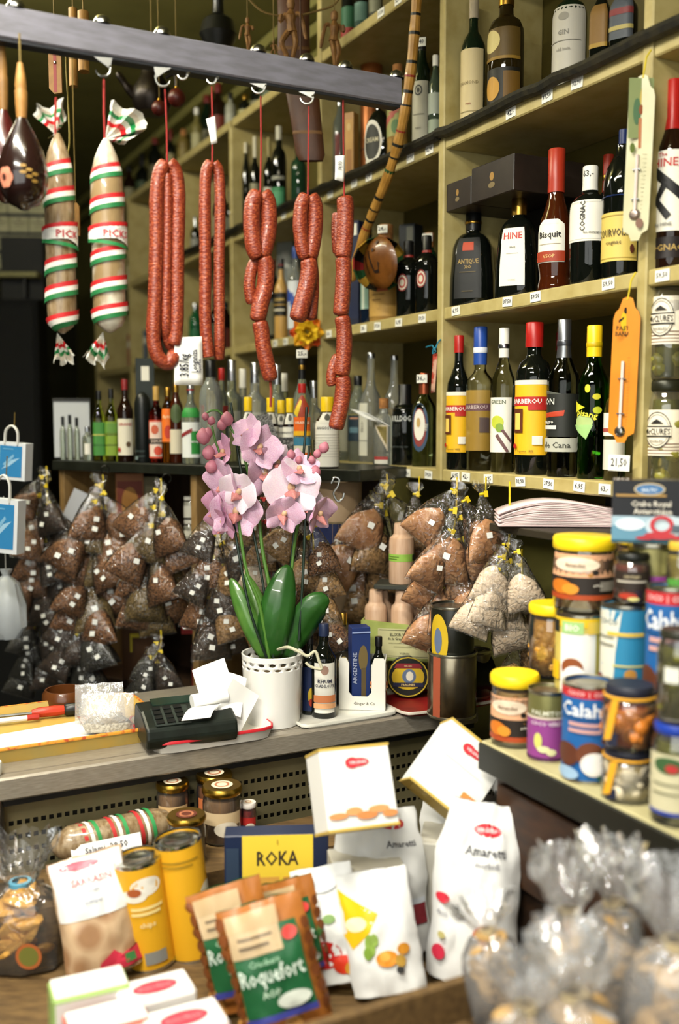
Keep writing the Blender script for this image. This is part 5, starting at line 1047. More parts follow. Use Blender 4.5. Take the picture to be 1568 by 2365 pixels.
TIE_Y = mb.mesh('tie', M('d8bd1e', .5)); TIE_R = mb.mesh('tie', M('b8241c', .5))
mb = MB(); mb.box(-.046, -.002, -.042, .046, 0, .042); STK = mb.mesh('price_sticker', M('e9e9e2', .6))
SEED_BR = M('96663c', .7, hx2='4a2d14', nscale=34, sharp=(.4, .62), bump=1, bscale=34); SEED_DK = M('46321f', .6, hx2='1c130c', nscale=30, sharp=(.4, .62), bump=1, bscale=30); SEED_RED = M('bd8a5c', .75, hx2='a06a40', nscale=8, bump=.3, bscale=200); SEED_OL = M('7a6230', .7, hx2='45360f', nscale=36, sharp=(.4, .62), bump=1, bscale=36)
PALEF = M('dfcbb0', .75, hx2='cbb092', nscale=30, bump=.3, bscale=120); BLACKT = M('1c1a14', .6, hx2='3a362a', nscale=26, sharp=(.4, .62), bump=1, bscale=26); GING = M('b48a55', .7, hx2='7a5a30', nscale=22, sharp=(.4, .62), bump=1, bscale=24)
rb = random.Random(11)
def spice_bag(label, p, L, swing, front, yaw, mat, k, tie, group, stickers=1):
    t = thing('spice_bag', label, 'spice bag', p, (R(front), R(swing), R(yaw)), group); t.scale = (L, L, L)
    link('film', FILMS[k][0], t); link('contents', content(k, mat), t); link('tie', tie, t)
    for j in range(stickers):
        z = -.62 - .17 * j; link('price_sticker', STK, t, (rb.uniform(-.08, .1), -.15 * (.75 + .15 * k), z), (R(8 - 14 * j), R(rb.uniform(-25, 25)), 0))
    return t
def bunch(where, group, plane, x0, y0, x1, y1, n, Lpx, mats, tie=TIE_Y, spread=36, cordcol='d8bd1e', stk=1, ytie=0, front=-6):
    A, B = plane(x0, y0), plane(x1, y1); c = thing('tie_cord', 'knotted yellow cord of ' + where if tie is TIE_Y else 'red knotted cord of ' + where, 'cord', A)
    up = Vector((0, 0, .03)) if ytie == 0 else Vector((0, 0, plane(x0, ytie).z - A.z))
    cord(c, catmull([A + up, A, A.lerp(B, .33) + Vector((.004, 0, 0)), A.lerp(B, .66) - Vector((.004, 0, 0)), B], 4), .0022, M(cordcol, .5), 'cord')
    for i in range(n):
        f = i / max(1, n - 1); p = A.lerp(B, f); L = Lpx * depth(p) / F * rb.uniform(.88, 1.1)
        sg = -1 if i % 2 == 0 else 1
        sw = -sg * rb.uniform(.35, 1.0) * spread * (1 - .35 * f) if n > 1 else 0
        if i % 3 == 2: sw *= .25
        w = p + Vector((sg * .012, -.02 - .03 * ((i * 5) % 3) / 2 , 0))
        lb = 'clear bag of %s, %s from top in %s' % (mats[i % len(mats)][1], ORD[i], where) if n > 1 else 'clear bag of %s %s' % (mats[0][1], where)
        spice_bag(lb, w, L, sw, front - rb.uniform(0, 14), rb.uniform(-25, 25), mats[i % len(mats)][0], rb.randrange(5), tie, group, stk)
barp = lambda o: (lambda x, y: onplane(x, y, BI, BI.dot(BO) + o))
wallp = lambda o: (lambda x, y: Wp(x, y, o))
br, dk, rd, ol, pl, bt, gg = (SEED_BR, 'brown seeds'), (SEED_DK, 'dark leaves'), (SEED_RED, 'reddish spice'), (SEED_OL, 'olive brown seeds'), (PALEF, 'pale powder'), (BLACKT, 'black tea'), (GING, 'ginger')
bunch('the leftmost bunch', 'spice bags, leftmost bunch', barp(-.08), 108, 1100, 100, 1370, 14, 112, [br, dk], stk=2)
bunch('the low dark bunch at far left', 'spice bags, low dark bunch', barp(-.09), 96, 1410, 92, 1500, 7, 100, [bt, dk], stk=2)
bunch('the second bunch from left', 'spice bags, second bunch', barp(-.08), 238, 1120, 208, 1350, 14, 132, [br, br, ol], stk=2)
bunch('the dark bunch under the second', 'spice bags, dark bunch under the second', barp(-.10), 205, 1400, 190, 1490, 8, 118, [dk, bt], stk=2)
bunch('the third bunch from left', 'spice bags, third bunch', barp(-.08), 372, 1130, 345, 1340, 12, 138, [br, (SEED_BR, 'brown grains'), ol], stk=1)
bunch('the bunch above the card terminal', 'spice bags, small dark bunch', barp(-.12), 372, 1480, 350, 1540, 5, 100, [bt, dk], stk=2)
bunch('the bunch left of the orchid', 'spice bags, bunch left of the orchid', barp(-.10), 508, 1180, 500, 1400, 10, 130, [dk, dk, br, gg], stk=2)
bunch('the red tied bunch', 'spice bags, red tied bunch', barp(-.12), 618, 1150, 628, 1330, 8, 120, [gg, pl, gg], tie=TIE_R, cordcol='a8281c')
bunch('the bunch behind the orchid stems', 'spice bags, bunch right behind the orchid', barp(-.12), 712, 1180, 735, 1380, 8, 125, [gg, br, gg], stk=2)
bunch('the bunch left of the pink bottle', 'spice bags, large bunch left of the pink bottle', wallp(-.09), 893, 1120, 840, 1310, 10, 160, [rd, rd, gg], spread=58, ytie=1095, front=-4)
bunch('hanging alone right of the pink bottle', 'spice bags', wallp(-.05), 968, 1140, 968, 1150, 1, 125, [gg], ytie=1100)
bunch('the tall bunch under the price tags', 'spice bags, tall bunch under the price tags', wallp(-.07), 1055, 1130, 1032, 1350, 11, 158, [rd, rd, (SEED_RED, 'rusty spice')], spread=40, ytie=1102, front=-4)
bunch('hanging alone left of the pink paper', 'spice bags', wallp(-.06), 1122, 1140, 1122, 1145, 1, 150, [(SEED_RED, 'coral spice')], ytie=1102)
bunch('the pale bunch under the paper', 'spice bags, pale bunch', wallp(-.10), 1175, 1255, 1130, 1345, 8, 145, [pl, pl, (PALEF, 'ivory powder')], spread=28, stk=0, ytie=1112)
bunch('the faint bunch beside the tins', 'spice bags, faint bunch beside the tins', wallp(-.04), 1205, 1300, 1195, 1480, 5, 100, [(GING, 'dried roots')], spread=25, stk=0)
for px, py, lb in ((243, 1085, 'second bunch'), (385, 1105, 'third bunch'), (385, 1455, 'small dark bunch')):
    q = barp(-.08)(px, py); t = thing('wire_hook', 'small dark wire hook above the %s of spice bags' % lb, 'hook', q, (0, 0, face_cam(q)), 'wire hooks for spice bags')
    mb = MB(); mb.tube([(.012 * math.cos(a), 0, .012 * math.sin(a)) for a in [R(-60) + R(300) * k / 12 for k in range(13)]], .0022, 6); mb.build('wire', M('2a2a26', .35, .8), t)
# small jars, red boxes and tins in the compartments
JG = FILM('ffffff', 0.12, 0.05, 5, 0.0, 0.03)
for i, (px, z, w, yt) in enumerate(((440, -.355, 32, 1200), (472, -.355, 32, 1198), (500, -.355, 30, 1200))):
    q = onbar(px, z, .09)
    j = jar('little spice jar with pale label on the compartment shelf, %s of three' % ORD[i], q, w, yt, M('d5d2c4', .4), M('b9b6a2', .6), [(.1, .6, 60, [('r', -1, 0, 1, 1, 'dcd9c8'), ('t', 'epices', 0, .5, .2, '6a6a58', 1.5)])], lid=.16, extra=0, group='little spice jars')
    q2 = q.copy(); q2.z = ztop(q, yt) + .001
    if i < 2: jar('little spice jar stacked on the %s jar of the compartment' % ORD[i], q2, w, 1146, M('d5d2c4', .4), M('b9b6a2', .6), [(.1, .6, 60, [('r', -1, 0, 1, 1, 'dcd9c8')])], lid=.16, extra=0, group='little spice jars')
post_box('small red printed carton at the front of the lower compartment', onbar(440, -.605, .06), 42, 1405, M('a81f1a', .45), [('r', -.9, .55, -.1, .9, 'd8c8b8'), ('r', .05, .55, .9, .9, 'd8b8a8'), ('t', 'THE', -.5, .7, .15, 'a81f1a', .6), ('r', -.8, .2, .8, .28, 'e0c0b0')], extra=0, dp=.05)
jar('red topped jar in the bottom compartment', onbar(462, -.86, .08), 40, 1490, REDC, M('7a3a22', .6), [(.15, .7, 60, [('r', -1, 0, 1, 1, '8a2a20'), ('r', -.6, .3, .6, .6, 'd0b090')])], lid=.18, extra=0)
post_box('orange and brown printed carton in the left compartment', onbar(303, -.45, .16), 62, 1092, M('a8642a', .5), [('r', -.9, .45, .9, .92, '8a3a20'), ('e', 0, .68, .6, .18, 'c88a3a'), ('r', -1, .1, .2, .3, '2f7a2a'), ('r', -.4, .14, .0, .28, 'c8c02a'), ('r', -1, .34, 1, .38, '9a1c1c')], extra=0, dp=.08)
post_box('olive brown carton beside the orange one in the left compartment', onbar(352, -.45, .18), 32, 1100, M('6f6440', .55), [('r', -.8, .5, .8, .9, '8a8058')], extra=0, dp=.07)
post_box('brown carton on the lower left compartment shelf', onbar(330, -.80, .17), 90, 1400, M('4a2f16', .6), [('r', -.6, .6, -.1, .66, 'b8a82a'), ('r', -.6, .4, -.5, .66, 'b8a82a')], extra=0, dp=.1)
q = onbar(165, -.45, .03)
mb = MB(); mb.box(-.03, 0, 0, .03, .002, .13); tag(mb.build('paper_sheet', M('a8aab0', .7), None, Vector((q.x, q.y - .05, EYE - .33)), (R(-5), R(24), 0)), 'grey white sheet of paper leaning beside the leftmost bunch', 'paper')
# ------------------------------------------------------------------ orchid in a white pot
op = onz(630, 1668, ZC); od = depth(op); os_ = od / F
orch = thing('potted_orchid', 'pink moth orchid in a white ceramic pot with two rows of holes', 'potted plant', op, (0, 0, face_cam(op)))
def pot(r0, r1, H):
    mb = MB(); n = 17; prof = lambda z: r0 + (r1 - r0) * z / H
    def pt(a, z): r = prof(z); return (r * math.sin(a), -r * math.cos(a), z)
    da = 2 * math.pi / n; rows = [(H * .80, H * .855, 0.0), (H * .865, H * .935, .5)]
    def band(z0, z1, m=2):
        for i in range(n * m): a0, a1 = da * i / m, da * (i + 1) / m; mb.add([pt(a0, z0), pt(a1, z0), pt(a1, z1), pt(a0, z1)], [(0, 1, 2, 3)], 0, True)
    band(.001, .0025); band(.0025, .006); band(.006, H * .4); band(H * .4, rows[0][0])
    for z0, z1, sh in rows:
        for i in range(n):
            a0 = da * (i + sh); K = 8; ca, cz = a0 + da / 2, (z0 + z1) / 2; inn = []; out = []
            for k in range(K):
                t = 2 * math.pi * k / K; c, s = math.cos(t), math.sin(t); m = max(abs(c), abs(s))
                inn.append(pt(ca + c * da * .30, cz + s * (z1 - z0) * .40)); out.append(pt(ca + c / m * da / 2, cz + s / m * (z1 - z0) / 2))
            mb.add(inn + out, [(k, K + k, K + (k + 1) % K, (k + 1) % K) for k in range(K)], 0, True)
    band(rows[0][1], rows[1][0]); band(rows[1][1], H - .004); band(H - .004, H - .0015); band(H - .0015, H)
    o = mb.build('pot', M('e4e2dc', .25, coat=.4), orch, fix=False, sharp=180)
    bm = bmesh.new(); bm.from_mesh(o.data); bmesh.ops.remove_doubles(bm, verts=bm.verts, dist=.0002); bm.to_mesh(o.data); bm.free()
    sm = o.modifiers.new('thickness', 'SOLIDIFY'); sm.thickness = .004; sm.offset = -1
    mb = MB(); mb.lathe([(0, .003), (r0 * .9, 0.0), (r0 * .965, .001), (r0 * .965, .012), (0, .012)], 34); mb.build('pot_base', M('e4e2dc', .25, coat=.4), orch)
    mb = MB(); mb.lathe([(prof(H * .1) * .6, H * .1), (prof(H * .12) * .86, H * .12), (prof(H * .74) * .88, H * .74), (0, H * .77)], 20); mb.build('bark_mix', M('2e2314', .9, hx2='57452a', nscale=60, bump=1, bscale=60), orch)
PH = 165 * os_; pot(62 * os_, 71 * os_, PH)
LEAF = M('1b4614', .38, hx2='28581c', nscale=14, coat=.25); LEAF2 = M('3b6a26', .38, hx2='557d33', nscale=14, coat=.2)
def oleaf(pts, wpx, mat, fold=.25, nrm=None):
    """leaf blade along a polyline of (px, py, extra depth)"""
    c = catmull([P(x, y, od + dz) - op for x, y, dz in pts], 5); k = len(c); mb = MB(); rows = []
    for i, p in enumerate(c):
        t = (c[min(i + 1, k - 1)] - c[max(i - 1, 0)]).normalized(); s = t.cross(nrm or Vector((0, -1, 0))).normalized(); f = i / (k - 1)
        w = wpx * os_ * (math.sin(math.pi * (f * .90 + .085)) ** .65); nn = s.cross(t)
        rows.append([p + s * (x * w) - nn * (abs(x) * w * fold) for x in (-1, -.6, -.25, 0, .25, .6, 1)])
    vs = [q for r in rows for q in r]; fs = [(i * 7 + j, i * 7 + j + 1, (i + 1) * 7 + j + 1, (i + 1) * 7 + j) for i in range(k - 1) for j in range(6)]
    mb.add(vs, fs, 0, True); o = mb.build('leaf', mat, orch, fix=False, sharp=180); sm = o.modifiers.new('thickness', 'SOLIDIFY'); sm.thickness = .0016; sm.offset = 0; o.rotation_euler = (0, 0, -orch.rotation_euler.z)
    return o
oleaf([(628, 1520, 0), (632, 1450, -.02), (648, 1370, -.02), (665, 1305, .01)], 40, LEAF)
oleaf([(655, 1520, .01), (690, 1460, .0), (730, 1400, -.01), (760, 1384, .0)], 36, LEAF, .3, Vector((.35, -.9, .2)).normalized())
oleaf([(612, 1520, 0), (585, 1460, -.01), (555, 1390, 0), (533, 1336, .02)], 22, LEAF2, .3)
oleaf([(620, 1520, .02), (602, 1450, .02), (588, 1390, .03), (565, 1325, .05)], 26, LEAF2, .35)
oleaf([(650, 1525, .03), (668, 1490, .05), (690, 1470, .07)], 22, LEAF)
def ostem(pts, r, mat, name, taper=.6):
    c = catmull([P(x, y, od + dz) - op for x, y, dz in pts], 6); k = len(c)
    mb = MB(); mb.tube(c, [r * os_ * (1 - (1 - taper) * i / k) for i in range(k)], 7); o = mb.build(name, mat, orch); o.rotation_euler = (0, 0, -orch.rotation_euler.z); return o
STEM = M('4f7a2c', .45); STAKE = M('16281c', .4)
ostem([(640, 1525, .02), (626, 1380, .0), (606, 1270, .0), (596, 1180, 0), (580, 1120, 0), (562, 1050, -.01), (540, 1000, -.02), (512, 955, -.02), (490, 948, -.02), (474, 956, -.02)], 4.6, STEM, 'flower_stem', .5)
ostem([(622, 1525, .0), (600, 1400, -.02), (570, 1320, -.03), (553, 1220, -.03), (545, 1150, -.03), (520, 1080, -.03), (498, 1020, -.03), (490, 985, -.03)], 4.4, STEM, 'flower_stem', .5)
ostem([(655, 1525, .02), (668, 1380, .02), (680, 1260, .02), (696, 1180, .0), (712, 1110, -.01), (728, 1060, -.02), (748, 1032, -.02)], 4.2, STEM, 'flower_stem', .5)
for pts in ([(632, 1525, .0), (606, 1340, -.005), (575, 1180, -.005), (552, 1060, 0), (533, 930, 0)], [(618, 1525, -.01), (575, 1400, -.03), (540, 1210, -.025)], [(690, 1480, 0), (700, 1320, -.01), (708, 1120, -.02), (714, 1030, -.02)], [(660, 1500, .03), (672, 1300, .03), (700, 1060, .02), (708, 940, .02)]):
    ostem(pts, 3.2, STAKE, 'stake', .95)
PINK = M('d79fc4', .5, hx2='ecd0e0', nscale=40, sss=.25); PINKW = M('ead0e0', .5, hx2='f3e6ec', nscale=40, sss=.25); PINKD = M('cb84ae', .5, hx2='e2b4cc', nscale=45, sss=.25); LIP = M('b8506a', .5, hx2='d8a08a', nscale=60); CENT = M('d8b08a', .5); BUD = M('b8627c', .5, hx2='c98a94', nscale=40)
def opetal(L, wd, cup):
    mb = MB()
    def f(u, v):
        x = (u - .5) * 2; w = wd * (math.sin(math.pi * (v * .86 + .09)) ** .55)
        return Vector((x * w, -cup * L * (v * v) + .10 * L * x * x, L * v * (1 - .10 * x * x)))
    mb.sheet(f, 6, 6); return mb
PW = {c: (opetal(1, .62, .18).mesh('petal', c, False, 180), opetal(1, .40, .12).mesh('petal', c, False, 180)) for c in (PINK, PINKW, PINKD)}
mb = MB(); mb.sheet(lambda u, v: Vector(((u - .5) * .5 * math.sin(math.pi * (v * .8 + .15)), -.45 * v - .18 * math.cos((u - .5) * 5), -.35 * v - .05 * math.sin(9 * u))), 5, 5); mb.lathe([(0, -.14), (.10, -.1), (.13, 0), (.09, .12), (0, .16)], 8, 1, xf=Matrix.Translation((0, -.12, .02)))
LIPM = mb.mesh('lip', [LIP, CENT], False, 180)
def flower(px, py, Rpx, yaw, pitch, roll, c, dz=-.03):
    o = link('flower', LIPM, orch, P(px, py, od + dz) - op); Rr = Rpx * os_ * 1.14
    Mx = Matrix.Rotation(-orch.rotation_euler.z, 4, 'Z')
    base = Mx @ Matrix.Translation(P(px, py, od + dz) - op) @ Matrix.Rotation(R(yaw), 4, 'Z') @ Matrix.Rotation(R(pitch), 4, 'X') @ Matrix.Rotation(R(roll), 4, 'Y') @ Matrix.Scale(Rr, 4)
    o.matrix_local = base
    for ang, kind in ((78, 0), (-78, 0), (0, 1), (140, 1), (-140, 1)):
        q = link('petal', PW[c][kind], o); q.matrix_local = Matrix.Translation((0, .03 if kind else 0, 0)) @ Matrix.Rotation(R(ang), 4, 'Y') @ Matrix.Rotation(R(12), 4, 'X')
for a in ((545, 1180, 58, 5, 5, 10, PINK), (672, 1128, 64, 10, -5, -8, PINKW), (700, 1160, 46, 30, 8, 12, PINKW, -.01), (598, 1035, 50, 25, -12, 20, PINK), (608, 1090, 56, 40, 5, -10, PINK, -.01), (575, 1000, 40, -30, -20, 5, PINK), (520, 1110, 50, -40, 10, 0, PINK), (505, 1170, 44, -55, 12, 10, PINKD), (518, 1045, 40, -50, -15, -10, PINKD), (552, 1135, 46, -15, 10, 30, PINKW, -.05), (735, 1185, 44, 55, 20, -8, PINK), (655, 1185, 44, 15, 20, 14, PINK, -.05), (690, 1085, 44, 20, -25, 0, PINK), (515, 1205, 40, -35, 30, 10, PINKD), (640, 1070, 42, 20, -10, 25, PINKW, .0)): flower(*a)
for x, y, r in ((474, 962, 9), (488, 972, 10), (470, 1008, 18), (482, 1046, 16), (488, 1078, 15), (524, 968, 16), (512, 982, 12), (748, 1034, 13), (733, 1048, 10), (720, 1062, 9), (728, 1090, 14), (672, 1050, 11), (690, 1062, 9), (480, 1000, 12)):
    mb = MB(); mb.lathe([(0, -1.1), (.6, -.8), (.95, -.2), (.9, .3), (.5, .85), (0, 1.15)], 12); o = mb.build('bud', BUD, orch); o.matrix_local = Matrix.Rotation(-orch.rotation_euler.z, 4, 'Z') @ Matrix.Translation(P(x, y, od - .03) - op) @ Matrix.Rotation(R(x % 50 - 25), 4, 'Y') @ Matrix.Scale(r * os_, 4)
ostem([(642, 1500, -.02), (665, 1495, -.06), (690, 1505, -.07), (710, 1515, -.07), (728, 1505, -.07), (736, 1525, -.07), (742, 1545, -.07), (718, 1540, -.07), (706, 1530, -.07)], 4, M('b9b59a', .7), 'aerial_root', .8)

# ------------------------------------------------------------------ trays, terminal and papers on the counter
CROT = WROT + math.pi / 2
def tray(label, px, py, wx, wy, h, mat, rim, zr=ZC, rot=0.0, name='tray'):
    p = onz(px, py, zr); t = thing(name, label, 'tray', p, (0, 0, CROT + R(rot)))
    pr = [(0, 0.002), (.90, 0.002), (.93, .0), (.985, h - .002), (1.0, h), (1.0, h + .003), (.975, h + .003), (.92, .006), (0, .006)]
    mb = MB(); mb.lathe(pr, 44, 0, 9.0, wx / 2, wy / 2); mb.build('tray_dish', mat, t, sharp=30)
    mb = MB(); mb.lathe([(.972, h + .0032), (.99, h + .0045), (1.004, h + .003), (1.004, h - .002)], 44, 0, 9.0, wx / 2, wy / 2); mb.build('rim', rim, t, sharp=60)
    return t
tray('yellow patterned tray holding white papers at the left', 112, 1698, .44, .30, .03, M('b9a05a', .45, hx2='c9a24a', nscale=14), M('c98a2c', .45, hx2='a8421c', nscale=60, sharp=(.5, .6)))
tray('white tray with a red rim under the card terminal', 463, 1692, .27, .22, .022, M('dcd8cf', .4), M('b8232c', .4), rot=0)
tray('white tray under the dark bottles right of the orchid', 790, 1656, .24, .10, .006, M('d5d3c8', .4), M('c9c7bc', .4))
tray('red lacquered tray under the round tins', 1015, 1622, .28, .16, .008, M('8a1c1c', .35, hx2='6f1414', nscale=20), M('b8aea0', .4))
def on_counter(px, py, dz=.0): q = onz(px, py, ZC + dz); return q
q = on_counter(95, 1708, .007); t = thing('paper_stack', 'blank white papers lying in the yellow tray', 'paper', q, (0, 0, CROT + R(3)))
for k in range(3): mb = MB(); mb.box(-.16, -.07, .001 * k, .13, .075, .001 * k + .0008); mb.build('sheet', M('f0efe9', .7), t, rot=(0, 0, R(2 * k)))
q = on_counter(95, 1655, .012); t = thing('screwdriver', 'screwdriver with red and black handle at the back of the yellow tray', 'screwdriver', q, (0, 0, CROT - R(6)))
mb = MB(); mb.tube([(-.16, 0, .01), (-.02, 0, .01)], .0035, 8); mb.build('shaft', M('a8a8a4', .3, 1.0), t)
mb = MB(); mb.tube([(-.02, 0, .01), (-.005, 0, .01), (.03, 0, .01), (.05, 0, .01)], [.007, .011, .012, .010], 10); mb.build('grip', M('b8361c', .4), t)
mb = MB(); mb.tube([(.05, 0, .01), (.055, 0, .01), (.085, 0, .01), (.09, 0, .01)], [.011, .014, .014, .009], 10); mb.build('handle_end', M('0f1110', .35), t)
q = on_counter(30, 1668, .012); t = thing('marker_pen', 'white marker pen beside the screwdriver', 'pen', q, (0, 0, CROT - R(4)))
mb = MB(); mb.tube([(-.07, 0, .006), (.03, 0, .006)], .006, 8); mb.build('barrel', M('e3e3df', .4), t); mb = MB(); mb.tube([(.03, 0, .006), (.055, 0, .006)], .0065, 8); mb.build('cap', M('a8281c', .4), t)
# clear bag of beads in the tray
def clear_pouch(label, p, w, h, fillm, fillh, rot, name='clear_bag', cat='bag'):
    t = thing(name, label, cat, p, rot)
    def front(s):
        def f(u, v):
            x = (u - .5) * 2; b = (1 - x * x) ** .6 * (math.sin(math.pi * min(1, v * 1.05 + .02)) ** .7 if v < .95 else .1); z = v * h
            n = mnoise.noise(Vector((x * 3 + s, v * 5, s)))
            return Vector((x * w / 2 * (1 - .06 * v), s * (.022 * b + .004 * n * b), z + .004 * n))
        return f
    mb = MB(); mb.sheet(front(-1), 14, 14); mb.sheet(front(1), 14, 14); mb.build('film', FILM('ffffff', .14, .22, 40, .9, .12), t, fix=False)
    mb = MB(); mb.lathe([(0, .003), (.85, .004), (1, .02), (.9, fillh * .6), (.5, fillh * .95), (0, fillh)], 18, 0, 3, w * .45, .018); mb.build('contents', fillm, t); return t
clear_pouch('clear zip bag of small beads standing in the yellow tray', on_counter(248, 1695, .009), .115, .085, M('8a8478', .5, hx2='b8b2a4', nscale=200, bump=1, bscale=200), .045, (R(-14), 0, R(8)))
clear_pouch('flat clear zip bag behind the bead bag', on_counter(232, 1672, .009), .11, .088, M('9a948c', .5, hx2='a86a5a', nscale=100), .02, (R(-12), R(-3), R(4)))
q = on_counter(150, 1640); t = thing('brown_pot', 'brown rounded dish behind the yellow tray', 'dish', q, (0, 0, 0)); s = depth(q) / F
mb = MB(); mb.lathe([(0, 0), (44 * s, 0), (52 * s, 14 * s), (50 * s, 40 * s), (44 * s, 50 * s), (40 * s, 50 * s), (42 * s, 20 * s), (0, 10 * s)], 28); mb.build('bowl', M('5a3214', .3, coat=.4), t)
# card terminal: wedge shaped black machine with paper roll
q = on_counter(428, 1702, .010); t = thing('card_terminal', 'black payment terminal with a white paper roll in the red rimmed tray', 'card terminal', q, (0, 0, face_cam(q, 14))); s = depth(q) / F
TB = M('10150f', .38, hx2='1a211b', nscale=30)
mb = MB(); mb.prism([(-.062, 0), (.0, 0), (.05, .006), (.062, .03), (.05, .072), (-.01, .068), (-.066, .045), (-.070, .02)], -.095, .095, 0, Matrix.Rotation(math.pi / 2, 4, 'Z')); b_ = mb.build('housing', TB, t)
bv = b_.modifiers.new('edges', 'BEVEL'); bv.width = .006; bv.segments = 2
mb = MB(); mb.box(-.085, -.03, .0, -.01, .03, .005, 0, .002); pd = mb.build('keypad', M('222a24', .5), t, (0.01, -.035, .058), (R(22), 0, 0))
for i in range(4):
    for j in range(3): mb = MB(); mb.box(-.008, -.005, 0, .008, .005, .004, 0, .001); mb.build('key', M('0a0c0a', .4), pd, (-.075 + j * .022, -.022 + i * .0145, .005))
mb = MB(); mb.box(-.045, -.016, 0, .045, .016, .0035, 0, .001); mb.build('display', M('1a2a22', .15), t, (-.02, .028, .071), (R(12), 0, 0))
mb = MB(); mb.tube([(.010, -.02, .078), (.085, -.015, .083)], .016, 16); mb.build('paper_roll', M('ecebe6', .7), t)
mb = MB(); mb.sheet(lambda u, v: Vector((.01 + .06 * u - .035 * v, -.035 - .035 * v + .0, .072 + .012 * math.sin(2.5 * v) - .022 * v)), 4, 8); mb.build('receipt_strip', M('ecebe6', .7), t, fix=False)
for k, (x, y, z, rx, ry, rz_) in enumerate(((.085, .03, .085, 55, 20, 18), (.055, .05, .10, 70, -25, -10), (.105, .02, .06, 75, 35, 20))):
    mb = MB(); mb.sheet(lambda u, v: Vector(((u - .5) * .075, (v - .5) * .09, .006 * math.sin(u * 3 + k))), 5, 5); tag(mb.build('receipt', M('eeede8', .7), None, q + Vector((x, y, z)), (R(rx), R(ry), R(rz_)), fix=False), 'loose white receipt behind the payment terminal, %s of three' % ORD[k], 'receipt', 'receipts by the terminal')
# ------------------------------------------------------------------ bottles and cartons right of the orchid
def cb(label, px, py, w, yt, kind, g, c, decs, dz=.007, **k): return bottle(label, on_counter(px, py, dz), w, yt, kind, g, c, decs, **k)
RL = [('r', -1, 0, 1, 1, 'dedbcf'), ('e', 0, .86, .35, .09, '9a7a6a'), ('t', 'RHUM', 0, .64, .07, '3a3a4a', 1.5), ('t', 'GUADELOUPE', 0, .55, .06, '3a3a4a', 1.7), ('r', -1, .22, 1, .36, 'c8794a'), ('r', -1, .1, 1, .2, 'd8a070')]
cb('dark bottle with white and orange label just right of the pot', 748, 1652, 58, 1440, 'liquor', BLK, M('1a2440', .4), [(.06, .60, 50, RL)], extra=4)
cb('dark bottle with blue and yellow label tucked behind the pot', 716, 1646, 40, 1462, 'liquor', BLK, BLACKC, [(.05, .6, 60, [('r', -1, 0, 1, 1, '14234a'), ('e', .2, .35, .5, .2, 'c8a82a'), ('e', .2, .2, .4, .1, 'a8341c')])], extra=4)
q = on_counter(836, 1640, .007); s = depth(q) / F; w, h = 108 * s, 122 * s
t = thing('bottle_carrier', 'white cardboard bottle carrier with an open front window', 'carton', q, (0, 0, face_cam(q, -4))); WC = M('dcd9cf', .6)
mb = MB(); mb.prism([(-w / 2, 0), (w / 2, 0), (w / 2, h * .92), (w / 2 - .004, h), (w * .26, h), (w * .22, h * .9), (w * .20, h * .34), (w * .12, h * .26), (-w * .20, h * .26), (-w * .28, h * .34), (-w * .28, h * .90), (-w * .34, h), (-w / 2 + .004, h), (-w / 2, h * .92)], 0, .002); mb.build('front_panel', WC, t)
mb = MB(); mb.box(-w / 2, 0, 0, -w / 2 + .002, .075, h * .95); mb.build('side_panel', WC, t); mb = MB(); mb.box(w / 2 - .002, 0, 0, w / 2, .075, h * .95); mb.build('side_panel', WC, t)
mb = MB(); mb.box(-w / 2, .073, 0, w / 2, .075, h * .95); mb.build('back_panel', WC, t)
f = lambda x, v, o: Vector((x * w / 2, -o, v * h)); decal(t, 'small_print', f, w, h, [('t', 'Ginger & Co', .1, .12, .055, '77756c', 1.0)])
q2 = q + Vector((-.006, .036, .0)); bx_w = 44 * s
t2 = carton('blue carton with gold figure standing in the white carrier', q2, bx_w, bx_w * .9, 190 * s, M('1c2f62', .45), 'bottle_carton', 'box', (0, 0, face_cam(q2, 14)), shapes=[('e', .2, .62, .5, .16, '6a5a34'), ('r', .0, .1, .5, .5, '57492c'), ('t', 'ARGENTINE', -.7, .5, .05, '9aa2b8', 3.4, 90), ('r', -1, .93, 1, .95, '8a9ac0')])
cb('dark bottle with white label at the right inside the carrier', 874, 1632, 40, 1470, 'liquor', BLK, BLACKC, [(.25, .62, 60, RL)], extra=4, dz=.007)
cb('dark bottle with gold top behind the carrier', 792, 1622, 46, 1415, 'liquor', BLK, GOLD, [(.3, .6, 60, [('r', -1, 0, 1, 1, '3a3220'), ('e', 0, .5, .5, .3, 'b8a05a')])], extra=4, dz=0)
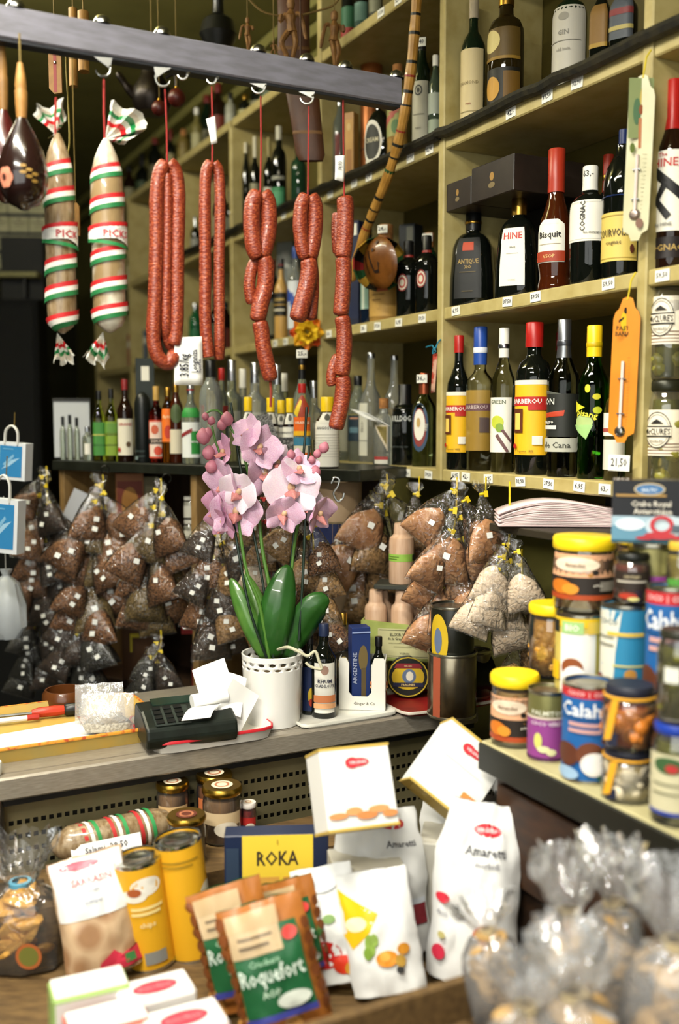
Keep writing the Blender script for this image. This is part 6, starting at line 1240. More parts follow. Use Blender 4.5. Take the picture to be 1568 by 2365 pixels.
# green crate of pink wooden bottles on round tins
def round_tin(label, px, py, rpx, depthm, yaw, dz=.008, art=0, zabs=None):
    q = on_counter(px, py, dz); s = depth(q) / F; r = rpx * s
    t = thing('round_tin', label, 'tin', Vector((q.x, q.y, q.z + r)), (0, 0, face_cam(q, yaw)), 'round biscuit tins')
    X = Matrix.Rotation(math.pi / 2, 4, 'X')
    mb = MB(); mb.lathe([(0, -depthm), (r * .97, -depthm), (r * .97, -.004), (r, -.004), (r, 0), (r * .96, .001), (0, .001)], 36, xf=X); mb.build('tin_body', M('15160f', .3, .4), t)
    f = lambda x, v, o: Vector((x * r * .94, -.0015 - o, (2 * v - 1) * r * .94))
    decal(t, 'lid_print', f, r * 1.88, r * 1.88, [('e', 0, .5, 1, .5, '12130e'), ('o', 0, .5, 1, .5, .06, 'b8a02a'), ('e', 0, .5, .8, .32, 'c2a21f'), ('e', .05, .52, .34, .18, '5a6a86'), ('e', .08, .52, .18, .12, 'd8d2c0'), ('p', [(-.7, .72), (.7, .72), (.55, .84), (-.55, .84)], '7a1c24'), ('p', [(-.75, .26), (.75, .26), (.72, .36), (-.72, .36)], '161a3a'), ('t', 'PRALINES', 0, .31, .055, 'd0b878', 1.2), ('t', 'BELGES', 0, .78, .04, 'c8a878', .9)]); return t
round_tin('round black and yellow tin facing forward under the green crate', 942, 1612, 50, .07, 2)
round_tin('round black and yellow tin turned sideways beside the first', 1052, 1612, 54, .08, -52)
qt = on_counter(1095, 1606, .008); tin('tall plain steel can at the right end of the red tray', qt, 74, 1500, M('8a8478', .28, .9, hx2='5a4a30', nscale=10), name='steel_can')
qk = on_counter(935, 1600, .008); zk = ztop(on_counter(935, 1614, .008), 1530)
qc = Vector((qk.x - .008, qk.y + .01, zk)); s = depth(qc) / F; w, h, dp = 170 * s, 100 * s, .10
cr = thing('bottle_crate', 'pale green open crate with a paper label for herbal elixir', 'crate', qc, (0, 0, face_cam(qc, -8))); GC = M('a3ad5e', .6, hx2='8c9648', nscale=20)
mb = MB(); mb.box(-w / 2, -dp / 2, 0, w / 2, dp / 2, .004); mb.build('bottom', GC, cr)
mb = MB(); mb.prism([(-w / 2, 0), (w / 2, 0), (w / 2, h * .78), (-w / 2, h * .92)], -dp / 2, -dp / 2 + .004); mb.build('front_board', GC, cr)
mb = MB(); mb.prism([(-w / 2, 0), (w / 2, 0), (w / 2, h), (-w / 2, h)], dp / 2 - .004, dp / 2); mb.build('back_board', GC, cr)
for x in (-1, 1): mb = MB(); mb.box(x * w / 2 - .002, -dp / 2, 0, x * w / 2 + .002, dp / 2, h * .9); mb.build('side_board', GC, cr)
f = lambda x, v, o: Vector((w * .08 + x * w * .36, -dp / 2 - .001 - o, h * .08 + v * h * .66)); decal(cr, 'paper_label', f, w * .72, h * .66, [('r', -1, 0, 1, 1, 'b5b183'), ('r', -.95, .04, .95, .06, '5a5a3a'), ('r', -.95, .94, .95, .96, '5a5a3a'), ('t', 'ELIXIR VEGETAL', 0, .80, .10, '4a4a34', 1.5), ('t', 'de la Grande-Chartreuse', 0, .66, .08, '4a4a34', 1.6), ('r', -.6, .5, .6, .515, '77754f'), ('r', -.4, .38, .4, .395, '77754f'), ('t', 'VOIRON', 0, .16, .06, '4a4a34', .8)])
for sx_, rr in ((-.5, 18), (-.5, -18)):
    mb = MB(); mb.sheet(lambda u, v: Vector((-w * .5 - .03 * u, -dp / 2 + .02 * v, h * (.9 - .5 * v) + .03 * u)), 3, 3)
PINKB = M('cfae92', .55, hx2='bd987a', nscale=12, stretch=(6, 6, .8))
def pink_bottle(label, p, wpx, ytop, grp=None, stripe=False):
    d = depth(p); r = wpx * d / F / 2; H = ztop(p, ytop) - p.z
    t = thing('wooden_bottle', label, 'bottle', p, (0, 0, face_cam(p, 6)), grp)
    pr = [(.95, 0), (1, .02), (1, .70), (.93, .76), (.70, .80), (.66, .82)]; pr = [(a * r, b * H) for a, b in pr]
    mb = MB(); mb.lathe([(0, 0)] + pr + [(0, .82 * H)], 24); mb.build('body', PINKB, t)
    mb = MB(); mb.lathe([(0, .815 * H), (.64 * r, .815 * H), (.60 * r, .98 * H), (.55 * r, H), (0, H)], 20); mb.build('cap', PINKB, t)
    f, ww, hh = round_surf(pr, .38 * H if stripe else .1 * H, .50 * H if stripe else .5 * H, 88)
    decal(t, 'label', f, ww, hh, [('r', -1, 0, 1, 1, '8fb84a'), ('r', .55, .1, .95, .9, '3a3a34'), ('r', -.9, .6, -.2, .7, '5a7a2a'), ('r', -.9, .3, -.3, .4, '5a7a2a')] if stripe else [('r', -.9, 0, .9, 1, 'c9c6b4'), ('r', -.7, .7, .7, .75, '8a8878'), ('r', -.7, .4, .7, .45, '8a8878')]); return t
cy = Matrix.Rotation(cr.rotation_euler.z, 4, 'Z')
zc0 = qc.z + .004
ytb = 1362
for i, (x, y) in enumerate(((-.34, -.16), (0.02, -.2), (.36, -.16), (-.30, .24), (.06, .24), (.38, .24))):
    p = qc + cy @ Vector((x * w, y * dp, .004)); pink_bottle('pink wooden bottle standing in the green crate, %s row, %s from left' % ('front' if i < 3 else 'back', ORD[i % 3]), p, 52, ytb, 'pink bottles in the crate')
zb = ztop(qc + cy @ Vector((0, 0, 0)), ytb) + .006
mb = MB(); mb.box(-.062, -.045, 0, .062, .045, .012, 0, .002); bd = tag(mb.build('dark_board', M('33342c', .4), None, Vector((qc.x, qc.y, zb)), (0, 0, cr.rotation_euler.z)), 'dark flat board lying across the crated bottles', 'board')
pb_ = Vector((qc.x - .002, qc.y - .01, zb + .0125)); pink_bottle('pink wooden bottle with green paper band standing on the dark board', pb_, 58, 1208, None, True)
# upper round tin, drum with blue band, hooks
q = wallp(-.14)(1046, 1490); tin('black and yellow round tin half hidden behind the pale bags', Vector((q.x, q.y, on_counter(1046, 1490).z + .30)) if False else Vector((onwall(1050, 0, -.13).x, onwall(1050, 0, -.13).y, EYE + ZC + .109)), 100, 1395, M('16170f', .35), [('e', -.3, .5, .35, .42, 'c2a21f'), ('e', -.3, .5, .15, .2, '5a6a86'), ('r', -1, .02, 1, .06, 'a8902a')], name='tin_can')
tin('wide plain steel tin under the upper round tin', Vector((onwall(1050, 0, -.13).x, onwall(1050, 0, -.13).y, EYE + ZC + .0085)), 112, 1502, M('8f8672', .25, .9, hx2='5a4a30', nscale=8), [('r', -.4, 0, -.15, 1, '9a4a30')], name='steel_tin')
q = onwall(775, ZC, -.17); dr = tin('tall beige drum with blue lettered band behind the orchid', Vector((q.x, q.y, EYE + ZC)), 120, 1106, M('b59a78', .55), [('r', -1, .55, 1, .80, '24315f'), ('t', 'GRAIN', .35, .675, .11, 'c9c2a8', .9), ('r', -1, .80, 1, .81, '8a7a5a')], name='drum', half=110, cat='drum', extra=0)
q = P(776, 1135, depth(onwall(775, -.2, -.23)) - .02); t = thing('wire_hook', 'twisted chrome hook hanging before the beige drum', 'hook', q)
mb = MB(); mb.tube(catmull([(-.012, 0, .02), (-.004, 0, .035), (.008, 0, .03), (.004, 0, .012), (-.006, 0, -.005), (.004, 0, -.024), (.016, 0, -.018), (.020, 0, -.004)], 5), .0026, 7); mb.build('wire', CHROME, t)
# ------------------------------------------------------------------ tins and jars on the low cabinet
def cabp(px, zr, n): return online(px, zr, NX, n)
N1, N2 = 1.03, 1.135; Z2, Z3 = -.444, -.314
mb = MB(); mb.box(0, 0, 0, .80, .20, ZS * -1 + Z2 - .0, 0, .002)
rs = tag(mb.build('riser_box', M('3a2c18', .6), None, W(-1.30, 1.082, ZS), (0, 0, WROT)), 'plain wooden riser under the second row of tins', 'riser')
YJ = M('f2cf1c', .35)
NUT = M('b98a3a', .6, hx2='9a6a24', nscale=30); NUTD = M('a87430', .55)
LABN = [('r', -1, .50, 1, 1, 'd9a37c'), ('r', -1, .0, 1, .12, 'a8441c'), ('r', -1, .12, 1, .50, '241c16'), ('e', -.2, .78, .55, .16, 'dcc9b0'), ('e', -.55, .28, .32, .16, 'c8701c'), ('e', -.3, .24, .2, .12, 'd88a2a'), ('e', .25, .62, .08, .05, '1a1410'), ('r', .35, .2, .95, .42, '8a8478'), ('t', 'Amandes', -.2, .78, .08, '6a4a34', .9), ('t', 'grillees', .3, .33, .05, 'd8d0c0', .7)]
jar('wide plastic jar of nuts with yellow lid at the front left of the tins', cabp(1187, ZS, N1), 108, 1553, YJ, M('b08a4a', .6), [(.10, .72, 82, LABN)], lid=.16, lidr=1.0, pieces=(NUTD, .009, 26), extra=0, name='nut_jar')
tin('purple labelled tin of palm hearts in the front row', cabp(1262, ZS, N1), 88, 1588, M('7d7a4a', .35, .5), [('r', -1, 0, 1, .62, '8a3c84'), ('r', -1, 0, 1, .05, '4a1c48'), ('r', -1, .62, 1, .66, 'c8b8a8'), ('t', 'COCO VERDE', 0, .56, .055, 'e0d0d8', 1.3), ('t', 'PALMITOS', 0, .72, .07, 'd8d6c0', 1.4), ('e', -.3, .30, .14, .12, 'c8c86a'), ('e', -.1, .18, .22, .05, 'd5d2a0'), ('e', .15, .14, .16, .05, 'd5d2a0')], extra=0)
CAL = [('r', -1, 0, 1, 1, '1b5c9c'), ('r', -1, .90, 1, 1, 'b8262c'), ('t', 'COCO  |  COCO', 0, .945, .045, 'e8c8c8', 1.3), ('r', -1, .66, 1, .68, '174a80'), ('t', 'Calahua', 0, .78, .15, 'e6e9ea', 1.45), ('r', -.5, .60, .6, .64, 'c89a94'), ('r', -.5, .53, .6, .57, 'c89a94'), ('e', -.55, .28, .35, .13, '5a2f1c'), ('e', .05, .30, .32, .14, '6a3a22'), ('e', .5, .27, .35, .14, '54301c'), ('e', .15, .20, .32, .13, 'e8e3dc'), ('e', .15, .20, .24, .10, 'f0ece6'), ('e', -.5, .08, .3, .07, '9ab8d2'), ('e', .6, .06, .4, .06, '2a5a34')]
tin('blue tin with red top band and coconuts in the front row', cabp(1357, ZS, N1), 120, 1572, M('1b5c9c', .4), CAL, extra=0, half=88)
def bow_jar(label, p, w, yt, cm, pc, n, rr):
    t = jar(label, p, w, yt, M('1f2230', .5), cm, [], lid=.15, lidr=.84, pieces=(pc, rr, n), extra=0, name='gift_jar'); d = depth(p); r = w * d / F / 2; H = ztop(p, yt) - p.z
    mb = MB(); mb.lathe([(r * .88, H * .76), (r * .92, H * .79), (r * .90, H * .83), (r * .86, H * .85)], 24); mb.build('cloth_skirt', M('2b3048', .7, hx2='4a4a66', nscale=120), t)
    mb = MB(); mb.lathe([(r * .92, H * .80), (r * .96, H * .81), (r * .96, H * .84), (r * .92, H * .85)], 24); rb_ = mb.build('ribbon', M('e0a21c', .5), t)
    mb = MB(); mb.sheet(lambda u, v: Vector((-r * .5 - .01 * v + (u - .5) * .010, -r * (.86 + .10 * v) - .004, H * (.82 - .62 * v))), 2, 8); mb.build('ribbon_tail', M('e0a21c', .5), t, fix=False)
    mb = MB(); mb.box(-r * .75, -r * 1.02, H * .10, -r * .40, -r * .98, H * .30); mb.build('hang_tag', M('20243a', .5), t); return t
pg = cabp(1448, ZS, N1 - .005)
bow_jar('jar of pale garlic bulbs with an orange ribbon, lower of two', pg, 120, 1722, M('b09a68', .5), M('e0d3b4', .45), 16, .016)
pg2 = pg.copy(); pg2.z = ztop(pg, 1722) + .001
bow_jar('jar of amber onions with an orange ribbon stacked on the garlic jar', pg2, 124, 1578, M('8a3c10', .35), M('c8762a', .25, coat=.5), 13, .020)
po = cabp(1556, ZS, N1 - .01)
jar('large jar of olives with cream label at the right edge, lower one', po, 110, 1665, M('1c3a9a', .4), M('5c5a1e', .4), [(.12, .72, 75, [('r', -1, 0, 1, 1, 'c9c2a0'), ('r', -1, 0, 1, .06, '1c3a9a'), ('e', -.2, .82, .5, .14, '3a5a34'), ('e', -.1, .78, .2, .07, 'b03030'), ('r', -.7, .5, .5, .53, '77755a'), ('r', -.7, .35, .5, .38, '77755a')])], lid=.10, pieces=(M('6a6a22', .4), .010, 16), extra=0)
po2 = po.copy(); po2.z = ztop(po, 1665) + .001
jar('jar of green olives with white sticker stacked at the right edge', po2, 96, 1452, M('28281e', .4), M('55531a', .4), [(.45, .62, 30, [('r', -1, 0, .4, 1, 'd8d8cc')])], lid=.10, pieces=(M('6a6822', .4), .010, 20), extra=-8)
# second row
jar('yellow lidded jar of cashew nuts in the second row', cabp(1272, Z2, N2 - .012), 104, 1392, YJ, M('c08a34', .55), [], lid=.14, lidr=.98, pieces=(M('c8923c', .5), .011, 44), extra=0, name='nut_jar')
COC = [('r', -1, 0, 1, 1, 'c9b45a'), ('r', -.55, 0, .45, .80, 'e3e0da'), ('r', -1, .88, 1, 1, 'e0b81c'), ('r', -.95, .80, -.6, .96, '1a1c16'), ('r', -.5, .80, .1, .96, '9ac07a'), ('t', 'BIO', -.2, .88, .08, 'e8efdc', .5), ('r', .2, .80, .6, .96, 'd8b84a'), ('r', .7, .80, 1, .96, '1a1c16'), ('r', -1, .18, -.55, .42, 'e3b41a'), ('e', -.18, .36, .28, .13, '8a4a22'), ('e', -.12, .24, .30, .15, 'efece6'), ('e', -.12, .24, .22, .11, 'f4f1ec'), ('e', .4, .08, .35, .05, '3a5a34')]
tin('tin of coconut milk with white yellow label in the second row', cabp(1336, Z2, N2 - .045), 108, 1414, M('c9b45a', .4), COC, extra=0, half=88)
BCO = [('r', -1, 0, 1, 1, '2a7fa6'), ('p', [(-1, .98), (-.1, .98), (-.25, .55), (-.3, .2), (-1, .2)], 'd9d6c6'), ('t', 'COCO', -.5, .86, .06, '3a5a6a', .6), ('r', -.95, .68, -.3, .71, '8a8878'), ('r', -.95, .60, -.3, .63, '8a8878'), ('r', -.5, .72, .5, .76, 'd8b84a'), ('r', -.3, .40, .5, .42, 'c8c070'), ('e', .15, .32, .16, .06, 'b8843a'), ('e', -.75, .18, .28, .12, '7a3a2a'), ('e', -.35, .13, .24, .11, 'e8dcd8')]
tin('tall blue tin of coconut cream in the second row', cabp(1440, Z2, N2 - .02), 108, 1392, M('2a7fa6', .4), BCO, extra=0, half=88)
tin('blue tin with red top band in the second row at the right', cabp(1540, Z2, N2 - .02), 104, 1352, M('1b5c9c', .4), CAL, extra=-6, half=88)
# third row
jar('large yellow lidded jar of nuts on top of the second row', cabp(1347, Z3, N2 - .005), 140, 1236, YJ, M('c09a4a', .55), [(.18, .78, 82, LABN)], lid=.18, lidr=.98, pieces=(NUTD, .011, 30), extra=0, name='nut_jar')
pz = cabp(1452, Z2, N2 - .02); pz.z = ztop(pz, 1392) + .001
jar('small jar of red chutney with black lid on the blue tin', pz, 84, 1276, M('12140f', .4), M('5c2410', .4), [(.30, .66, 60, [('r', -1, 0, 1, 1, '2a2018'), ('r', -.8, .4, .8, .5, 'c0b8a8'), ('t', 'CHUTNEY', 0, .72, .13, 'c8b890', 1.3)]), (.06, .26, 60, [('e', -.2, .6, .5, .3, 'a8321c'), ('e', .1, .3, .3, .2, 'c8c07a')])], lid=.14, extra=0)
tin('tin with purple label on top at the right, behind the chutney', cabp(1502, Z3 + .032, N2 + .03), 104, 1252, M('8a8450', .4, .4), [('r', -1, .0, 1, .45, '8a3c8a'), ('r', .3, .5, .8, .9, '9a945a')], extra=0)
jar('yellow lidded jar under the black crab box', cabp(1478, Z3 + .032, N2 + .10), 112, 1236, YJ, M('b08a3a', .55), [], lid=.16, lidr=.98, extra=0, name='nut_jar')
jar('jar with green label at the right edge under the crab box', cabp(1568, Z3 + .04, N2 + .02), 60, 1250, M('c8a83a', .4), M('8a7a2a', .5), [(.1, .4, 60, [('r', -1, 0, 1, 1, '4a8a34')])], lid=.14, extra=0)
pc = cabp(1481, Z3, N2 + .02); cz = ztop(cabp(1347, Z3, N2), 1234); s = depth(pc) / F
CRB = [('r', -1, 0, 1, 1, '12141a'), ('r', -1, 0, 1, .43, '9db6c4'), ('r', -1, .0, 1, .28, '5c8aa0'), ('e', -.5, .30, .40, .10, 'd5dfe4'), ('e', .45, .28, .55, .18, 'b9c8d0'), ('r', -1, .0, 1, .05, '1c4a5a'), ('p', [(-.9, .745), (.45, .745), (.45, .775), (-.9, .775)], 'b08a4a'), ('e', .0, .86, .42, .10, 'c8b488'), ('e', .0, .86, .38, .08, '3a6a9a'), ('t', 'BALTIC', 0, .85, .05, 'd8e2ea', .6), ('t', 'Crabe Royal', .05, .62, .085, 'd9d3c4', 1.5), ('t', 'Antarctique', .1, .50, .085, 'd9d3c4', 1.5), ('o', .35, .30, .32, .15, .35, 'b8303a'), ('e', .3, .13, .42, .06, 'b03038'), ('e', -.1, .09, .25, .03, 'a82a34'), ('e', .8, .10, .18, .03, 'a82a34'), ('r', .62, .2, .95, .3, '4a5a66')]
carton('black and pale blue carton with a red crab picture on the jars', Vector((pc.x, pc.y - .02, cz + .002)), 158 * s, .06, 140 * s, M('12141a', .3, coat=.4), 'crab_box', 'box', (0, 0, face_cam(pc, 2)), shapes=CRB)
# ledge, pink wrapping paper and dark carton under the shelf
mb = MB(); mb.box(.0, 0, 0, .62, .26, .016, 0, .002)
lz = -.212
tag(mb.build('ledge_board', M('2a2416', .6), None, W(-1.72, NF - .12, lz - .016), (0, 0, WROT)), 'dark narrow ledge board under the pink paper', 'ledge')
_q = onz(1150, 1217, lz)
ps = thing('paper_sheaf', 'fanned stack of pale pink wrapping paper on the ledge', 'paper', Vector((_q.x, _q.y, EYE + lz + .001)), (0, 0, R(-4)))
for k in range(14):
    L = .36; x0 = .004 * ((k * 5) % 4)
    def f(u, v, k=k, x0=x0):
        x = x0 + (L - x0) * u; e = max(0, 1 - u * 3.2)
        return Vector((x, -.012 + .11 * v, .0012 + .0033 * k * (1 - .35 * u) + .010 * (k / 13) * math.sin(math.pi * min(1, u * 1.6)) * (u < .63) - e * e * (.004 * k * .35)))
    mb = MB(); mb.sheet(f, 18, 1); mb.build('sheet', M('e0ccc9', .7) if k % 3 else M('d8bcbc', .7), ps, fix=False)
    sm = ps.children[-1].modifiers.new('thickness', 'SOLIDIFY'); sm.thickness = .0030; sm.offset = 1
carton('black flat carton with gold lines behind the pink paper', W(-1.45, NF + .13, lz), .30, .08, .085, M('14100e', .5), name='flat_carton', shapes=[('r', -.9, .8, -.6, .85, '8a7a4a'), ('r', -.4, .8, -.1, .85, '8a7a4a'), ('r', .1, .8, .6, .85, '8a7a4a')])

# ------------------------------------------------------------------ thermometers on the upright
def thermo(label, x0, x1, y0, y1, off, col, art, tubey, bulb, notch):
    c = Wp((x0 + x1) / 2, (y0 + y1) / 2, off); d = depth(c); s = d / F; w, h = (x1 - x0) * s, (y1 - y0) * s
    t = thing('thermometer', label, 'thermometer', c, (0, R(1.5), face_cam(c, -16)), 'wall thermometers')
    k = w / 2; pts = [(-k * .3, -h / 2), (k * .3, -h / 2), (k * .5, -h / 2 + .012), (k * .95, -h / 2 + .018), (k, -h / 2 + .03), (k, h / 2 - .04), (k * .85, h / 2 - .028), (k * .6, h / 2 - .022), (k * .35, h / 2 - .003), (0, h / 2), (-k * .35, h / 2 - .003), (-k * .6, h / 2 - .022), (-k * .85, h / 2 - .028), (-k, h / 2 - .04), (-k, -h / 2 + .03), (-k * .95, -h / 2 + .018), (-k * .5, -h / 2 + .012)]
    mb = MB(); mb.prism(pts, -.002, .002); mb.build('enamel_plate', col, t)
    f = lambda x, v, o: Vector((x * w / 2, -.002 - o, (v - .5) * h)); decal(t, 'plate_print', f, w, h, art)
    z0, z1 = (tubey[0] - .5) * h, (tubey[1] - .5) * h
    mb = MB(); mb.tube([(-.002, -.006, z0), (-.002, -.006, z1)], .0032, 8); mb.build('glass_tube', M('dcc8c0', .1, coat=.6), t)
    for q in (.25, .75): mb = MB(); mb.box(-.009, -.009, z0 + (z1 - z0) * q - .001, .005, -.002, z0 + (z1 - z0) * q + .001); mb.build('clip', SILV, t)
    mb = MB(); mb.lathe([(.010, 0), (.010, .003), (.006, .007), (0, .008)], 14, xf=Matrix.Translation((-.002, -.002, z0)) @ Matrix.Rotation(math.pi / 2, 4, 'X')); mb.build('bulb_cover', bulb, t)
    cord(t, [c + Vector((0, -.002, h / 2 - .006)), c + Vector((.004, .0, h / 2 + .03)), c + Vector((.008, .012, h / 2 + .045))], .0016, M('c9b41c', .5), 'hanging_string'); t.children[-1].matrix_parent_inverse = Matrix.LocRotScale(None, t.rotation_euler, None).inverted(); return t
ot = thermo('orange enamel thermometer with yellow figure hanging on the upright', 1411, 1473, 688, 1022, -.03, M('dc8a1e', .35, hx2='c87a16', nscale=10, coat=.3), [('e', -.1, .83, .30, .07, 'e3b81a'), ('e', -.05, .905, .12, .022, '1a1410'), ('p', [(-.55, .84), (-.15, .865), (-.2, .85), (-.55, .82)], '1a1410'), ('p', [(.25, .855), (.6, .84), (.6, .83), (.3, .84)], '1a1410'), ('e', .35, .79, .2, .03, 'd0481c'), ('t', 'PASTIS', -.1, .786, .028, '1a1410', 1.5), ('t', 'BANANE', 0, .746, .030, '1a1410', 1.6)] + [('r', .05, .12 + .02 * k, .25, .122 + .02 * k, 'a8641a') for k in range(24)], (.08, .56), CHROME, 0)
mb = MB(); mb.box(-.020, -.0052, -.188, .020, -.004, -.158); tg = mb.build('price_tag', PAPER, ot); decal(tg, 'price_figures', lambda x, v, o: Vector((x * .02, -.0052 - o, -.188 + v * .03)), .04, .03, [('t', '21,50', 0, .5, .5, '4a4a52', 1.5)])
thermo('white enamel thermometer with green printed top hanging before the cognacs', 1446, 1506, 180, 552, -.035, M('c6c2a0', .4, hx2='b4b08a', nscale=10), [('r', -.95, .62, .95, .98, '7f8a5a'), ('e', .3, .86, .4, .08, 'b8a04a'), ('e', -.3, .78, .3, .08, '4a6a4a'), ('r', -.15, .56, .25, .74, 'b0704a'), ('e', .0, .79, .16, .03, '8a4a2a'), ('e', .6, .68, .25, .04, '5a6a2a'), ('e', -.6, .56, .2, .03, '5a6a2a')] + [('r', .1, .14 + .025 * k, .45, .142 + .025 * k, '8a8468') for k in range(16)] + [('e', 0, .10, .3, .03, '8a6a5a')], (.16, .52), M('9a8a80', .3, .6), 0)
# ------------------------------------------------------------------ goods on the front display
def pouch(label, p, w, h, th, mat, shapes, rot, name='pouch', cat='bag', seed=0, top=.12, crumple=1.0, back=None, shoulder=0.0, base=.75, bot=None):
    p = Vector(p) + Vector((0, 0, abs(math.sin(rot[1])) * w / 2 + abs(math.sin(rot[0])) * th / 2 * base))
    t = thing(name, label, cat, p, rot)
    def thick(x, v):
        g = (base + (1 - base) * math.sin(min(1, v / .35) * math.pi / 2)) * (1 - max(0, (v - .55) / .45) ** 1.6 * (1 - top))
        return th / 2 * max(0.0, 1 - abs(x) ** 2.6) ** .6 * g
    def surf(sgn):
        def f(x, v, o=0.0):
            xx = x * (1 - shoulder * max(0, (v - .7) / .3))
            n = mnoise.noise(Vector((x * 2.1 + seed, v * 3.7, seed * 1.7))) + .5 * mnoise.noise(Vector((x * 5 + seed, v * 9, 3 + seed)))
            e = 1 - max(abs(x), 0) ** 6
            return Vector((xx * w / 2 + .004 * crumple * n * abs(x), sgn * (thick(x, v) + .006 * crumple * n * e + o), v * h + .003 * crumple * n * v))
        return f
    front = surf(-1)
    mb = MB(); mb.sheet(lambda u, v: front(2 * u - 1, v), 16, 22); bk = surf(1); mb.sheet(lambda u, v: bk(1 - 2 * u, v), 16, 22); mb.build('wrapper', mat, t, fix=False, sharp=70)
    mb = MB(); mb.sheet(lambda u, v: front(2 * u - 1, 0).lerp(bk(2 * u - 1, 0), v), 16, 1); mb.build('base_fold', mat, t, fix=False)
    if shapes and shapes[0][0] != 'r': shapes = [('r', -.97, .01, .97, .97, mat)] + list(shapes)
    if shapes: decal(t, 'front_print', front, w, h, shapes, lift=.0012, nx=18, ny=22, rough=.35)
    return t
WB = M('dcdcda', .32, coat=.25)
sc_ = lambda p: depth(p) / F
# white pouches
p = onz(903, 2318, ZP); s = sc_(p)
pouch('white pouch printed with yellow flower, herbs and orange fruits', p, 172 * s, 272 * s, .05, WB, [('p', [(-1, .92), (-.35, .75), (.1, .66), (-.2, .52), (-.75, .40), (-1, .55)], 'e0b41c'), ('e', -.55, .60, .3, .06, 'efe3b8'), ('e', -.25, .42, .14, .09, '8aa84a'), ('e', -.1, .46, .1, .05, '9ab85a'), ('e', -.35, .36, .12, .05, '7a9a3a'), ('e', .15, .30, .3, .065, 'd88a2a'), ('e', .1, .32, .15, .04, 'e8a84a'), ('e', .62, .36, .16, .045, 'c8862a'), ('e', .5, .27, .14, .05, 'b08a3a'), ('e', .45, .20, .1, .03, '3a3a3a')], (R(-16), R(-13), face_cam(p, -4)), seed=3)
p = onz(788, 2312, ZP); s = sc_(p)
pouch('white pouch with red tomatoes tucked left of the yellow flower pouch', p + Vector((0, .03, 0)), 150 * s, 262 * s, .04, WB, [('e', -.3, .26, .6, .12, 'b82420'), ('e', .3, .16, .35, .08, 'c8341c'), ('e', -.4, .48, .25, .05, '5a8a4a'), ('e', .1, .56, .2, .04, '7a9a5a'), ('e', .55, .12, .25, .06, 'b8842a'), ('e', 0, .85, .5, .06, 'c8cdd2')], (R(-14), R(-14), face_cam(p, -8)), seed=5)
# roquefort cracker pouches
RQ = [('r', -1, 0, 1, 1, 'a8672c')] + [('e', -.85 + .34 * ((k * 3) % 6), .03 + .12 * (k % 3) * .6, .20, .05, 'c08a48') for k in range(9)] + [('e', -.93, .15 + .11 * k, .10, .05, '7a4420') for k in range(8)] + [('e', .95, .18 + .12 * k, .09, .05, '6a3a1c') for k in range(6)] + [('r', -.78, .22, .78, .84, '1f5a34'), ('r', -.8, .84, .40, .97, 'b59a72'), ('r', -.78, .66, .38, .84, 'b8a07c'), ('r', -.6, .78, .2, .80, '6a5a44'), ('r', -.6, .72, .1, .74, '6a5a44'), ('e', .58, .76, .17, .05, 'd0403a'), ('t', 'Crackers', -.1, .61, .045, '9ac0a0', 1.0), ('t', 'Roquefort', 0, .50, .12, 'cfdccf', 1.45), ('t', 'AOP', -.1, .38, .05, 'b8d0b8', .7), ('e', .35, .30, .38, .06, 'c9cfc4'), ('r', -.8, .18, .8, .23, '3a3f8a')]
GP = M('17512a', .35, coat=.3)
p = onz(672, 2415, ZP); s = sc_(p)
pouch('green and brown pouch of cheese crackers at the front', p, 205 * s, 300 * s, .05, GP, RQ, (R(-14), R(-15), face_cam(p, 2)), seed=8, name='cracker_pouch')
p = onz(590, 2370, ZP); s = sc_(p)
pouch('pouch of cheese crackers just behind and left of the front one', p + Vector((-.005, .03, 0)), 180 * s, 280 * s, .045, GP, RQ, (R(-12), R(-15), face_cam(p, 2)), seed=9, name='cracker_pouch')
p = onz(700, 2330, ZP); s = sc_(p)
pouch('pouch of cheese crackers with only its brown top showing', p + Vector((.0, .055, 0)), 150 * s, 245 * s, .03, GP, RQ, (R(-8), R(-13), face_cam(p, 2)), seed=10, name='cracker_pouch')
# ROKA carton
p = onz(640, 2178, ZP); s = sc_(p)
carton('navy carton with a plain yellow front behind the cracker pouches', p, 236 * s, .05, ztop(p, 1922) - p.z, M('16223f', .4), 'biscuit_carton', 'box', (R(-3), 0, face_cam(p, 0)), shapes=[('r', -.66, 0, .70, 1, 'e2c23a'), ('t', 'ROKA', .02, .80, .12, '3a2f20', .80), ('e', .02, .94, .02, .025, 'b8982a'), ('r', -.35, .50, .05, .64, 'cf9a44'), ('r', .12, .50, .45, .64, 'c88f3c'), ('e', .1, .3, .4, .1, 'c88f3c'), ('r', -.97, .1, -.72, .9, '24344a')])
